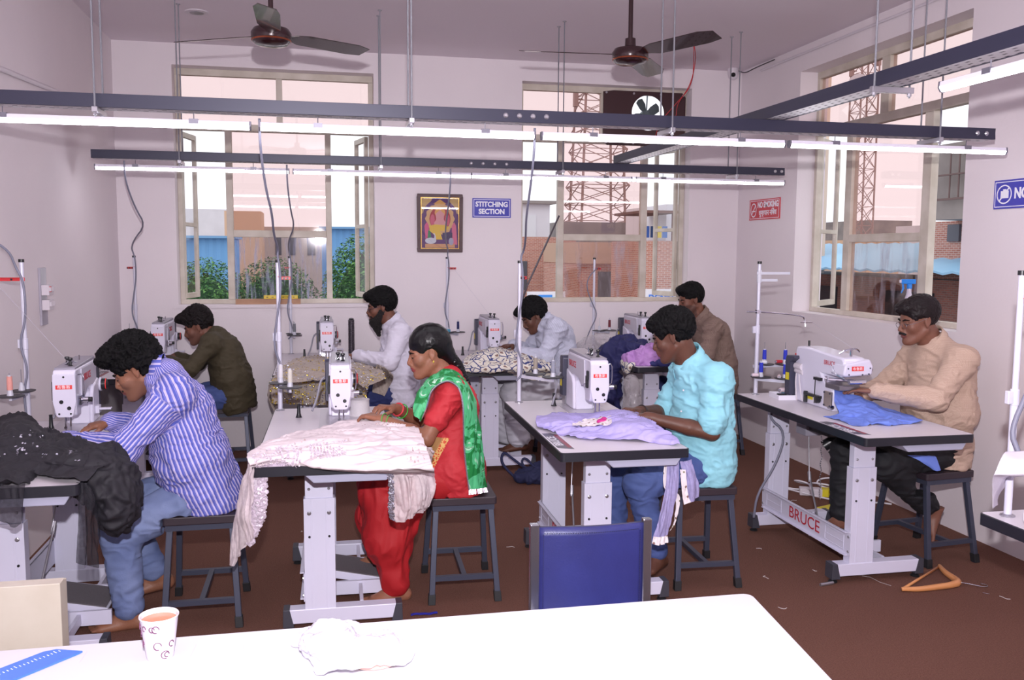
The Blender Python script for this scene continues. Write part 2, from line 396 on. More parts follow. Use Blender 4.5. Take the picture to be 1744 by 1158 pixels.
def bldg(label, mt, x0, x1, y0, y1, z1, z0=-4, wins=(), wm=None, group='buildings outside', side='y', name='building'):
    t = thing(name, label, 'building', ((x0+x1)/2, (y0+y1)/2, z0), 0, group)
    cx, cy = (x0+x1)/2, (y0+y1)/2
    b = MB(); b.box(x0-cx, x1-cx, y0-cy, y1-cy, 0, z1-z0); b.build('wall', mt, t)
    for (a, c, p, q) in wins:
        w = MB()
        if side == 'y': w.box(a-cx, c-cx, y0-cy-.04, y0-cy+.02, p-z0, q-z0)
        else: w.box(x0-cx-.04, x0-cx+.02, a-cy, c-cy, p-z0, q-z0)
        w.build('window', wm or M_dk, t)
    return t
M_dk = mat('outside_window_dark', (92, 92, 100), .3)
def brickmat(name, c1, c2, mo, sc_=1.0, rot=True):
    sc_ = sc_*.45
    m = mat(name, c1, .9); N, L, bs = nodes(m); t = N.new('ShaderNodeTexCoord'); mp = N.new('ShaderNodeMapping'); br = N.new('ShaderNodeTexBrick')
    sxyz = N.new('ShaderNodeSeparateXYZ'); cxyz = N.new('ShaderNodeCombineXYZ'); adn = N.new('ShaderNodeMath'); adn.operation = 'ADD'
    L.new(t.outputs['Object'], sxyz.inputs[0]); L.new(sxyz.outputs[0], adn.inputs[0]); L.new(sxyz.outputs[1], adn.inputs[1]); L.new(adn.outputs[0], cxyz.inputs[0]); L.new(sxyz.outputs[2], cxyz.inputs[1]); L.new(cxyz.outputs[0], mp.inputs[0]); L.new(mp.outputs[0], br.inputs[0]); L.new(br.outputs[0], bs.inputs['Base Color'])
    br.inputs['Color1'].default_value = lin(c1); br.inputs['Color2'].default_value = lin(c2); br.inputs['Mortar'].default_value = lin(mo)
    br.inputs['Scale'].default_value = 1/sc_; br.inputs['Brick Width'].default_value = .22; br.inputs['Row Height'].default_value = .07; br.inputs['Mortar Size'].default_value = .010; br.offset = .5
    return m
M_br = brickmat('brick_wall_red', (196, 134, 116), (176, 112, 98), (205, 182, 172))
M_brx = brickmat('brick_wall_side', (186, 126, 110), (166, 106, 94), (198, 176, 166), 1, False)
M_whb = mat('building_white', (236, 232, 238), .8, var=(.8, .6, (220, 216, 222)))
M_tan = mat('building_tan', (226, 188, 158), .8)
M_shed = mat('shed_blue', (120, 176, 228), .6)
M_conc = mat('building_concrete', (165, 155, 150), .9, var=(1.2, .5, (120, 112, 112)))
bldg('pale building far behind the blue shed at left', M_whb, -8.7, -5.6, 60, 64, 4.1)
bldg('tan block behind the middle pane of the left window', M_tan, -4.38, -2.7, 45, 47.5, 3.4)
bldg('low pale house behind the trees of the left window', mat('house_cream', (205, 192, 184), .8), -2.8, .6, 48, 52, 2.75, wins=[(-2.2, -1.9, 1.3, 2.2), (-1.5, -1.2, 1.3, 2.2), (-.6, -.2, 1.3, 2.2)])
def shed(label, x0, x1, y, z1):
    t = thing('corrugated_shed', label, 'shed', ((x0+x1)/2, y, -4), 0, 'blue sheds outside'); w = (x1-x0)/2
    b = MB(); pts = []; n = int(w*2/.12)
    for i in range(n+1): pts.append((-w+i*2*w/n, .02 if i % 2 else -.02))
    b.prism(pts+[(w, 3), (-w, 3)], 'z', 0, z1+4); b.build('cladding', M_shed, t)
    b = MB(); b.box(-w-.1, w+.1, -.25, 3.1, z1+4, z1+4.08); b.build('roof', mat('roof_blue', (120, 170, 215), .5), t)
shed('blue corrugated shed behind the tree in the left open casement', -5.0, -2.9, 32, 1.95)
shed('blue corrugated shed behind the dark tree right of the left window', .1, 2.3, 34, 2.35)
# window 2 side
bldg('bare red brick building outside the left half of the middle window', M_br, 4.0, 5.75, 20, 23, 1.9, wins=[(4.28, 4.6, .7, 1.35)])
wb = bldg('white rooftop room with water tank beyond the brick building', M_whb, 4.9, 6.15, 24, 26, 2.88, wins=[(5.3, 5.75, 1.95, 2.55)], wm=mat('shutter_white', (225, 225, 230), .6))
b = MB(); b.lathe((-.25, -.4, 6.88), [(.22, 0), (.24, .1), (.24, .32), (.2, .36), (.1, .4)]); b.build('water_tank', M_whb, wb, smooth='auto')
b = MB(); b.box(-.75, .75, -1.2, 1.2, 6.85, 6.93); b.build('roof_slab', M_conc, wb)
bl = bldg('long brick building with pale concrete band behind the middle window panes', M_br, 4.75, 8.2, 16.4, 19, 1.72, wins=[(5.15, 5.4, .4, 1.2)])
b = MB(); b.box(-1.74, 1.74, -1.42, 1.3, 5.35, 5.75); b.build('concrete_band', mat('band_tan', (196, 162, 142), .9), bl)
b = MB(); b.box(-.6, .1, -1.36, -1.32, 4.5, 5.15); b.build('brick_patch', M_br, bl)
bldg('grey rooftop building beneath the telecom tower', M_conc, 7.0, 10.3, 26, 28.8, 2.45)
bldg('narrow white building seen through the right open casement of the middle window', M_whb, 5.55, 6.6, 14, 16, 2.35, wins=[(5.68, 5.82, 1.3, 1.75), (5.68, 5.82, .6, 1.0)])
rf = bldg('brick rooftop hut with clothes line right of the middle window', M_br, 4.95, 5.5, 13.6, 15, 1.75)
for k, cc in enumerate(((60, 90, 160), (40, 60, 100), (215, 190, 60), (80, 120, 190))):
    b = MB(); b.box(-.2+.1*k, -.12+.1*k, -.72, -.71, 5.80, 5.98); b.build('hanging_cloth', mat('wash_%d' % k, cc, .8), rf)
b = MB(); b.box(-.3, .3, -.9, .5, 6.18, 6.22); b.cyl((-.25, -.75, 5.75), (-.25, -.75, 6.2), .015, n=6); b.cyl((.25, -.75, 5.75), (.25, -.75, 6.2), .015, n=6); b.build('canopy', mat('roof_rust', (120, 84, 76), .8), rf)
def tower(label, x, y, z0, z1, w0, w1, seed):
    t = thing('telecom_tower', label, 'tower', (x, y, -4), 0, 'telecom towers outside'); m = mat('tower_steel', (176, 148, 142), .7); b = MB()
    zs = np.linspace(z0+4, z1+4, 13); cs = [(-1, -1), (1, -1), (1, 1), (-1, 1)]
    wz = lambda z: w0+(w1-w0)*(z-zs[0])/(zs[-1]-zs[0])
    for i, (a, c) in enumerate(cs): b.cyl((a*w0, c*w0, 0), (a*w1, c*w1, zs[-1]), .045, n=5)
    for k in range(12):
        for i in range(4):
            p, q = cs[i], cs[(i+1) % 4]; u, v = wz(zs[k]), wz(zs[k+1])
            b.cyl((p[0]*u, p[1]*u, zs[k]), (q[0]*v, q[1]*v, zs[k+1]), .018, n=4); b.cyl((q[0]*u, q[1]*u, zs[k]), (p[0]*v, p[1]*v, zs[k+1]), .018, n=4)
            b.cyl((p[0]*v, p[1]*v, zs[k+1]), (q[0]*v, q[1]*v, zs[k+1]), .018, n=4)
    b.build('lattice', m, t, fix=False)
    for k in range(5):
        a = MB(); s = -1 if k % 2 else 1; zz = zs[-1]-.6-.55*k; a.box(s*(w1+.25)-.07, s*(w1+.25)+.07, -.1, .1, zz-.5, zz); a.cyl((s*w1, 0, zz-.25), (s*(w1+.25), 0, zz-.25), .03, n=6); a.build('antenna', m, t)
    return t
tower('steel lattice telecom tower behind the middle window', 9.35, 30, 2, 9.2, .98, .55, 1)
tt = tower('steel lattice telecom tower with dishes behind the right window', 25, 38.7, 2, 12.5, .46, .44, 2)
b = MB(); b.lathe((-.9, -.9, 13.2), [(.05, 0), (.35, .1), (.45, .25)], (-.6, -1, 0)); b.build('dish', M_whb, tt, smooth='auto')
sg = thing('shop_sign', 'white board with blue letters below the right casement of the middle window', 'sign', (4.25, 11, 0.0))
b = MB(); b.box(-.17, .3, 0, .03, .80, 1.10); b.box(-.15, -.12, .03, .06, -4, .85); b.build('board', M_whb, sg)
text('lettering', 'DGNIH', .105, mat('sign_letter_blue', (60, 120, 215), .4), sg, (.06, -.006, .985), FACE_NY, .004, bold=.003)
ps = thing('poster_board', 'blue and green poster hoarding beneath the left casement of the middle window', 'sign', (2.78, 11, 0))
b = MB(); b.box(-.24, .25, 0, .03, .78, 1.07); b.box(-.2, -.17, .03, .06, -4, .8); b.build('board', M_whb, ps)
b = MB(); b.box(-.10, .08, -.006, 0, .8, 1.03); b.build('blue_panel', mat('poster_blue', (60, 140, 225), .4), ps)
b = MB(); b.box(.08, .22, -.006, 0, .8, 1.0); b.build('green_panel', mat('poster_green', (70, 190, 180), .4), ps)
b = MB(); b.lathe((.15, -.007, .9), [(.045, 0), (.045, .003)], (0, -1, 0)); b.build('white_disc', M_whb, ps)
# window 3 side
bd = bldg('old concrete house with a grilled balcony outside the right window', M_conc, 8.6, 10, 7.5, 11.55, 3.1, 2.05, side='x')
b = MB(); m2 = mat('grille_rust', (110, 88, 86), .7)
for k in range(9): b.cyl((-.78, .1+.18*k, .28), (-.78, .1+.18*k, .95), .012, n=5)
b.box(-.8, -.76, 0, 1.8, .95, .98); b.box(-.8, -.76, 0, 1.8, .26, .29); b.box(-.8, -.76, 0, 1.8, .6, .62)
b.build('grille', m2, bd)
bldg('weathered brick house wall beneath the concrete balcony', M_brx, 9.05, 10.2, 8, 12.25, 2.05, side='x', wins=[(11.45, 11.7, 1.75, 2.0)])
bldg('pale plastered house edge seen through the right window at left', mat('house_peach', (232, 206, 184), .8), 9.0, 9.12, 15.15, 17, 6, side='x')
sh = thing('tin_roof_shed', 'long shed with a light blue corrugated roof outside the right window', 'shed', (9, 15, -4), 0)
b = MB(); pts = []; n = 80
for i in range(n+1): pts.append((-7.5+i*15/n, .015 if i % 2 else -.015))
v = []
for (yy, dz) in pts: v += [(-.95, yy, 5.32+dz), (1.6, yy, 5.75+dz)]
b._add(v, [(2*i, 2*i+1, 2*i+3, 2*i+2) for i in range(n)]); b.build('roof', mat('roof_sky_blue', (150, 196, 228), .5), sh, solid=.03)
b = MB(); b.box(-.3, 1.4, -7.4, 7.4, 0, 5.2); b.build('wall', brickmat('brick_dark', (134, 84, 74), (112, 72, 66), (120, 100, 96), 1, False), sh)
for yy in (-3.5, -1, 1.5, 4): 
    b = MB(); b.box(-.34, -.28, yy, yy+1.1, 4.3, 5.0); b.build('opening', mat('opening_dark', (48, 44, 50), .8), sh)
for k, (x0, x1, y0, y1, z1, mt_, lb) in enumerate(((33, 36, 50, 60, 3.6, M_conc, 'long grey building on the skyline of the right window'), (30, 33, 38, 43, 3.0, M_whb, 'pale low building on the skyline of the right window'), (17, 19, 27, 31, 2.0, M_tan, 'tan low house beyond the blue tin roof'))):
    bldg(lb, mt_, x0, x1, y0, y1, z1, side='x')
# ================= ceiling fixtures =================
M_tray = mat('tray_slate_blue', (46, 46, 66), .42, .2)
M_tray_in = mat('tray_inner', (40, 40, 58), .5, .2)
M_galv = mat('galvanised_steel', (176, 174, 182), .32, .8)
M_rod = mat('threaded_rod_steel', (150, 152, 160), .35, .7, bump=(900, .4))
def tray_mat():
    m = mat('tray_perforated', (176, 172, 172), .4, .4); N, L, bs = nodes(m); t = N.new('ShaderNodeTexCoord'); s = N.new('ShaderNodeSeparateXYZ'); L.new(t.outputs['Object'], s.inputs[0])
    def op(k, a, bb=None):
        q = N.new('ShaderNodeMath'); q.operation = k
        if isinstance(a, (int, float)): q.inputs[0].default_value = a
        else: L.new(a, q.inputs[0])
        if bb is not None:
            if isinstance(bb, (int, float)): q.inputs[1].default_value = bb
            else: L.new(bb, q.inputs[1])
        return q.outputs[0]
    row = op('MULTIPLY', s.outputs[1], 1/.03); rf_ = op('FLOOR', row); rr = op('ABSOLUTE', op('SUBTRACT', op('FRACT', row), .5))
    u = op('FRACT', op('ADD', op('MULTIPLY', s.outputs[0], 1/.05), op('MULTIPLY', rf_, .5)))
    ua = op('ABSOLUTE', op('SUBTRACT', u, .5))
    hole = op('MULTIPLY', op('LESS_THAN', rr, .16), op('LESS_THAN', ua, .19))
    mx = N.new('ShaderNodeMix'); mx.data_type = 'RGBA'; mx.inputs[6].default_value = lin((205, 202, 205)); mx.inputs[7].default_value = lin((30, 30, 38)); L.new(hole, mx.inputs[0]); L.new(mx.outputs[2], bs.inputs['Base Color'])
    return m
M_perf = tray_mat()
def tray(label, loc, length, rz):
    """inverted cable tray, runs along local +x, width .1 in +y, z = top"""
    t = thing('cable_tray', label, 'cable tray', loc, rz, 'overhead cable trays')
    h, w, e = .052, .10, .003
    b = MB(); b.box(0, length, 0, e, -h, 0); b.box(0, length, w-e, w, -h, 0); b.box(0, length, 0, .012, -h-.001, -h+.002)
    b.box(0, e, 0, w, -h, 0); b.box(length-e, length, 0, w, -h, 0); b.build('side_rails', M_tray, t, bevel=.001)
    b = MB(); b.box(0, length, .004, w-.004, -h, -h+.003); b.build('perforated_base', M_perf, t)
    return t
TOP = 2.178
t1 = tray('long slate cable tray nearest the camera, above the front row', (-1.45, 3.86, TOP), 4.66, 0)
t2 = tray('long slate cable tray above the back row of tables', (-1.355, 6.0, TOP), 4.625, 0)
t3 = tray('slate cable tray crossing the other two at the right', (2.10, 1.2, TOP+.054), 4.85, R_(90))
for t, xs in ((t1, (2.24, 2.30, 2.36, 2.42, 4.56, 4.61)), (t2, (2.35, 2.43, 2.51, 2.59, 4.55, 4.6))):
    for x in xs:
        b = MB(); b.lathe((x, -.0005, -.026), [(.011, 0), (.011, .003), (.006, .007)], (0, -1, 0), 10); b.build('bolt', M_bolt, t, smooth='auto')
M_led = mat('led_diffuser', (250, 248, 255), .4, emit=TUBE_E)
M_ledh = mat('led_housing_white', (226, 222, 236), .4)
M_clip = mat('clip_grey', (120, 118, 130), .4, .5)
tb = thing('led_batten', 'x', 'light', (0, 0, 0), 0, 'LED battens under the cable trays')
TLn = 1.165
b = MB(); b.prism([(-.013, 0), (.013, 0), (.016, -.016), (-.016, -.016)], 'x', .006, TLn-.006); b.build('housing', M_ledh, tb, bevel=.001)
b = MB(); b.prism([(.015*math.cos(R_(a)), -.016+.017*math.sin(R_(a))) for a in range(180, 361, 20)], 'x', .008, TLn-.008); b.build('diffuser', M_led, tb, smooth='auto')
for x in (0, TLn-.007):
    b = MB(); b.prism([(-.015, .001), (.015, .001), (.017, -.02), (.008, -.034), (-.008, -.034), (-.017, -.02)], 'x', x, x+.007); b.build('end_cap', M_clip, tb)
for x in (.22, TLn-.24):
    b = MB(); b.box(x, x+.035, -.0175, .0175, -.014, .004); b.cyl((x+.017, 0, .004), (x+.017, 0, .03), .002, n=6); b.build('clip', M_clip, tb)
ZL = 2.092
names1 = ['leftmost', 'second from left', 'third from left', 'rightmost']
k = 0
for y, xs, row in ((3.90, (-1.43, -.235, .955, 2.14), 'nearer cable tray'), (6.04, (-1.345, -.16, 1.0, 2.125), 'back row tray')):
    for i, x in enumerate(xs):
        lb = 'glowing LED batten, %s of four under the %s' % (names1[i], row)
        o = tb if k == 0 else dup(tb, (x, y, ZL)); o['label'] = lb; k += 1
        if o is tb: o.location = (x, y, ZL)
for y in (1.56,):
    dup(tb, (2.05, y, ZL+.053), R_(90), 'glowing LED batten under the cross tray at the upper right')
# hanger brackets + rods
rod_specs = [(x, 3.9, 'the nearer cable tray') for x in (-.845, .385, 1.54, 2.89)]+[(x, 6.04, 'the back cable tray') for x in (-.84, .40, 1.62, 2.89)]
pos = ['leftmost', 'second from left', 'third from left', 'rightmost']
def hanger(x, y, rz, lb):
    h = thing('rod_hanger', lb, 'hanger', (x, y, (TOP if not rz else TOP+.053)-.052), rz, 'threaded rod hangers')
    b = MB(); b.box(-.011, .011, -.085, .085, -.024, -.003); b.build('bracket', M_galv, h, bevel=.002)
    for s in (-1, 1):
        b = MB(); b.cyl((0, s*.072, -.04), (0, s*.072, H-TOP+.052), .004, n=8); b.build('rod', M_rod, h)
        b = MB(); b.cyl((0, s*.072, -.034), (0, s*.072, -.024), .008, n=6); b.cyl((0, s*.072, H-TOP+.047), (0, s*.072, H-TOP+.0525), .014, n=10); b.build('nut', M_galv, h)
    return h
for i, (x, y, w) in enumerate(rod_specs): hanger(x, y+.01, 0, 'pair of threaded rods on a bracket, %s along %s' % (pos[i % 4], w))
hanger(2.05, 3.0, R_(90), 'pair of threaded rods holding the cross tray beside the right window')
# ceiling fans
M_fan = mat('fan_brown_gloss', (46, 22, 26), .25, .2, coat=.4)
M_cop = mat('fan_copper_band', (170, 90, 60), .3, .8)
def fan(label, x, y, z, a0, rs=1.0):
    f = thing('ceiling_fan', label, 'fan', (x, y, z), 0, 'brown ceiling fans')
    b = MB(); b.lathe((0, 0, -.055), [(.02, 0), (.075, .008), (.092, .022), (.098, .04), (.098, .065), (.085, .085), (.03, .10), (.028, .14)], n=32); b.build('motor_housing', M_fan, f, smooth='auto')
    b = MB(); b.lathe((0, 0, -.03), [(.095, 0), (.0975, .004), (.095, .008)], n=32); b.build('copper_band', M_cop, f)
    b = MB(); b.cyl((0, 0, .08), (0, 0, H-z-.05), .0125, n=12); b.build('downrod', M_fan, f, smooth='auto')
    b = MB(); b.lathe((0, 0, H-z-.09), [(.02, 0), (.05, .03), (.06, .09)], n=20); b.build('canopy', M_fan, f, smooth='auto')
    for k in range(3):
        a = R_(a0+120*k); T = Matrix.Rotation(a, 4, 'Z') @ Matrix.Rotation(R_(-13), 4, 'X') @ Matrix.Scale(rs, 4)
        b = MB(); b.prism([(.09, -.018), (.14, -.05), (.20, -.066), (.52, -.07), (.60, -.045), (.585, .045), (.5, .06), (.18, .055), (.13, .03), (.09, .018)], 'z', -.002, .002)
        b.v = [tuple(T @ Vector(p)) for p in b.v]; b.build('blade', M_fan, f, bevel=.001)
fan('brown three-blade ceiling fan over the left window', -.216, 4.72, 2.625, -89, .92)
fan('brown three-blade ceiling fan left of the red wires', 1.655, 4.75, 2.63, -64, 1.0)
# recessed downlights
for x, y, lb in ((-.751, 6.295, 'round recessed chrome downlight near the left fan'), (2.691, 6.347, 'round recessed downlight with red wires hanging from it')):
    d = thing('downlight', lb, 'light', (x, y, H), 0)
    b = MB(); b.lathe((0, 0, 0), [(.075, 0), (.075, -.006), (.045, -.008)], n=28); b.build('rim', M_pvc, d)
    b = MB(); b.lathe((0, 0, -.006), [(.048, 0), (.042, -.006), (.01, -.012)], n=20); b.build('reflector', M_galv, d)
M_redw = mat('wire_red', (190, 40, 50), .4)
b = MB()
b.tube([(2.70, 6.35, H-.01), (2.745, 6.4, 3.0), (2.74, 6.5, 2.8), (2.70, 6.7, 2.7), (2.66, 6.9, 2.6), (2.70, 7.1, 2.5), (2.72, 7.2, 2.42)], .003, 5, smooth=2)
b.tube([(2.70, 6.35, H-.01), (2.725, 6.4, 3.0), (2.76, 6.5, 2.82), (2.72, 6.7, 2.72), (2.80, 6.9, 2.62), (2.76, 7.1, 2.55), (2.80, 7.2, 2.40)], .003, 5, smooth=2)
tag(b.build('red_wire', M_redw), 'loose pair of red wires hanging from the ceiling to the exhaust fan', 'wire')
# CCTV camera
cc = thing('cctv_camera', 'white dome security camera on the ceiling in the right corner', 'camera', (3.40, 7.16, H))
b = MB(); b.lathe((0, 0, 0), [(.045, 0), (.045, -.035), (.043, -.05), (.036, -.075), (.015, -.09)], n=24); b.build('body', M_pvc, cc, smooth='auto')
b = MB(); b.sph((-.012, -.03, -.055), (.02, .02, .02)); b.build('lens', mat('lens_black', (12, 12, 16), .1), cc, smooth=True)
b = MB(); b.tube([(.04, -.02, -.02), (.07, -.08, -.05), (.09, -.2, -.03), (.11, -.5, -.02)], .004, 6, smooth=2); b.build('cable', mat('cable_black', (40, 38, 44), .5), cc)
b = MB(); b.cyl((XR-.012, 6.9, H-.06), (XR-.012, 3.2, H-.06), .010, n=8); tag(b.build('ceiling_conduit', M_pvc, smooth='auto'), 'thin white conduit under the ceiling on the right wall', 'pipe')

# ================= signs and picture =================
M_sb = mat('sign_blue', (52, 52, 172), .35); M_sw = mat('sign_white', (238, 236, 246), .4); M_sr = mat('sign_red', (200, 52, 66), .35)
def rim(b, u0, u1, z0, z1, w, f):
    for q in ((u0, u1, z0, z0+w), (u0, u1, z1-w, z1), (u0, u0+w, z0+w, z1-w), (u1-w, u1, z0+w, z1-w)): f(b, *q)
s1 = thing('wall_sign', 'blue sign reading STITCHING SECTION on the back wall', 'sign', (1.372, YB-.006, 1.92))
b = MB(); b.box(-.158, .158, 0, .006, -.078, .078); b.build('plate', M_sb, s1)
b = MB(); rim(b, -.149, .149, -.069, .069, .004, lambda b, a, c, d, e: b.box(a, c, -.0008, 0, d, e)); b.build('border', M_sw, s1)
text('lettering', 'STITCHING', .056, M_sw, s1, (0, -.001, .028), FACE_NY, sx=.93, bold=.0022)
text('lettering', 'SECTION', .056, M_sw, s1, (0, -.001, -.03), FACE_NY, sx=.93, bold=.0022)
s2 = thing('wall_sign', 'red no smoking sign in two languages on the right wall', 'sign', (XR-.006, 6.775, 1.915))
b = MB(); b.box(0, .006, -.255, .255, -.075, .09); b.build('plate', M_sr, s2)
b = MB(); rim(b, -.243, .243, -.066, .081, .004, lambda b, a, c, d, e: b.box(-.0008, 0, a, c, d, e)); b.build('border', M_sw, s2)
text('lettering', 'NO SMOKING', .066, M_sw, s2, (-.001, -.06, .043), FACE_NX, sx=.82, bold=.0022)
text('lettering', 'धूम्रपान निषेध', .058, M_sw, s2, (-.001, -.06, -.022), FACE_NX, sx=.95, bold=.0008)
b = MB(); n = 28
def ring(b, cy, cz, ry, rz, w, f):
    v = []
    for i in range(n):
        t = 2*math.pi*i/n
        for k in (1, 1-w): v += [f(cy+ry*k*math.cos(t), cz+rz*k*math.sin(t))]
    b._add(v, [(2*i, 2*i+1, (2*i+3) % (2*n), (2*i+2) % (2*n)) for i in range(n)])
ring(b, .178, .005, .05, .058, .16, lambda u, z: (-.0015, u, z)); b.box(-.0015, 0, .15, .205, -.008, .001)
b.box(-.0018, -.0008, -.052, .052, -.004, .004, M=Matrix.Translation((0, .178, .005)) @ Matrix.Rotation(R_(-48), 4, 'X')); b.build('symbol', M_sw, s2)
s3 = thing('wall_sign', 'blue sign with crossed-out camera and letters NO P at the right picture edge', 'sign', (XR-.006, 4.22, 1.885))
b = MB(); b.box(0, .006, -.55, 0, -.075, .075); b.build('plate', M_sb, s3)
b = MB(); rim(b, -.54, -.008, -.066, .066, .004, lambda b, a, c, d, e: b.box(-.0008, 0, a, c, d, e)); b.build('border', M_sw, s3)
text('lettering', 'NO P', .075, M_sw, s3, (-.001, -.145, .0), FACE_NX, sx=.82, bold=.003, align='LEFT')
b = MB(); ring(b, -.075, 0, .054, .05, .14, lambda u, z: (-.0015, u, z)); b.box(-.0015, 0, -.105, -.05, -.02, .018); b.box(-.0015, 0, -.088, -.066, .018, .027)
b.box(-.0018, -.0008, -.05, .05, -.004, .004, M=Matrix.Translation((0, -.075, 0)) @ Matrix.Rotation(R_(-45), 4, 'X')); b.build('symbol', M_sw, s3)
pc = thing('framed_picture', 'framed colourful devotional print with purple ground and gold arch on the back wall', 'picture', (.95, YB, 1.793))
FW, FH = .182, .232
b = MB(); rim(b, -FW, FW, -FH, FH, .028, lambda b, a, c, d, e: b.box(a, c, -.022, 0, d, e)); b.build('frame', mat('frame_dark_wood', (70, 38, 44), .35, bump=(120, .3)), pc, bevel=.004)
b = MB(); rim(b, -.156, .156, -.206, .206, .007, lambda b, a, c, d, e: b.box(a, c, -.018, 0, d, e)); b.build('gold_fillet', mat('gold_fillet', (205, 165, 90), .25, .8), pc)
def pshape(nm, pts, col, d):
    b = MB(); b.prism(pts, 'y', -d, -d+.0006); b.build(nm, mat('print_%d_%d_%d' % col, col, .5), pc)
el = lambda cx, cz, rx, rz, n=22: [(cx+rx*math.cos(2*math.pi*i/n), cz+rz*math.sin(2*math.pi*i/n)) for i in range(n)]
pshape('print', rect(-.15, .15, -.2, .2), (92, 44, 110), .006)
pshape('corner_motif', [(-.15, .2), (-.15, .07), (-.135, .08), (-.125, .12), (-.10, .15), (-.07, .175), (-.06, .2)], (205, 170, 110), .0066)
pshape('corner_motif', [(.15, .2), (.15, .07), (.135, .08), (.125, .12), (.10, .15), (.07, .175), (.06, .2)], (205, 170, 110), .0066)
pshape('canopy', [(-.05, .155), (0, .19), (.05, .155), (.03, .15), (-.03, .15)], (226, 168, 84), .0070)
sc_pts = []
for i in range(56): 
    t = 2*math.pi*i/56; r = 1+.05*math.cos(14*t); sc_pts.append((.115*r*math.cos(t), .035+.125*r*math.sin(t)))
pshape('arch', sc_pts, (222, 176, 116), .0068)
pshape('niche', el(0, .035, .085, .095), (176, 42, 50), .0074)
pshape('halo', el(0, .085, .042, .045), (232, 170, 80), .0080)
pshape('seated_figure', [(-.03, .03), (-.035, .075), (0, .105), (.035, .075), (.03, .03), (.05, .0), (.03, -.04), (-.03, -.04), (-.05, 0)], (226, 160, 160), .0086)
pshape('sleeve', el(-.06, .025, .018, .045), (214, 92, 120), .0084); pshape('sleeve', el(.06, .025, .018, .045), (214, 92, 120), .0084)
pshape('yellow_robe', [(-.085, -.02), (-.04, -.01), (.05, -.015), (.075, -.035), (.05, -.06), (0, -.06), (.01, -.10), (.02, -.13), (-.03, -.13), (-.05, -.09), (-.085, -.06)], (236, 196, 56), .0090)
pshape('attendant', [(-.115, -.15), (-.125, -.02), (-.105, .01), (-.09, -.02), (-.085, -.15)], (222, 90, 140), .0076); pshape('attendant', [(.10, -.17), (.095, -.02), (.115, .01), (.13, -.02), (.14, -.17)], (222, 110, 140), .0076)
pshape('green_cloth', [(-.10, -.12), (-.095, -.06), (-.08, -.05), (-.07, -.12)], (40, 140, 80), .0082)
pshape('dark_step', rect(.02, .10, -.13, -.075), (52, 40, 84), .0080); pshape('white_bird', el(-.075, -.14, .045, .025), (215, 218, 226), .0092)
pshape('bird_neck', [(-.05, -.13), (-.045, -.10), (-.055, -.08), (-.045, -.08), (-.035, -.10), (-.03, -.14)], (215, 218, 226), .0093)
pshape('offerings', rect(-.12, .12, -.195, -.165), (214, 160, 110), .0084); pshape('grey_animal', el(.09, -.145, .02, .03), (170, 170, 190), .0094)
b = MB(); b.box(-.152, .152, -.0115, -.0105, -.202, .202); b.build('glass_cover', G_clear, pc)
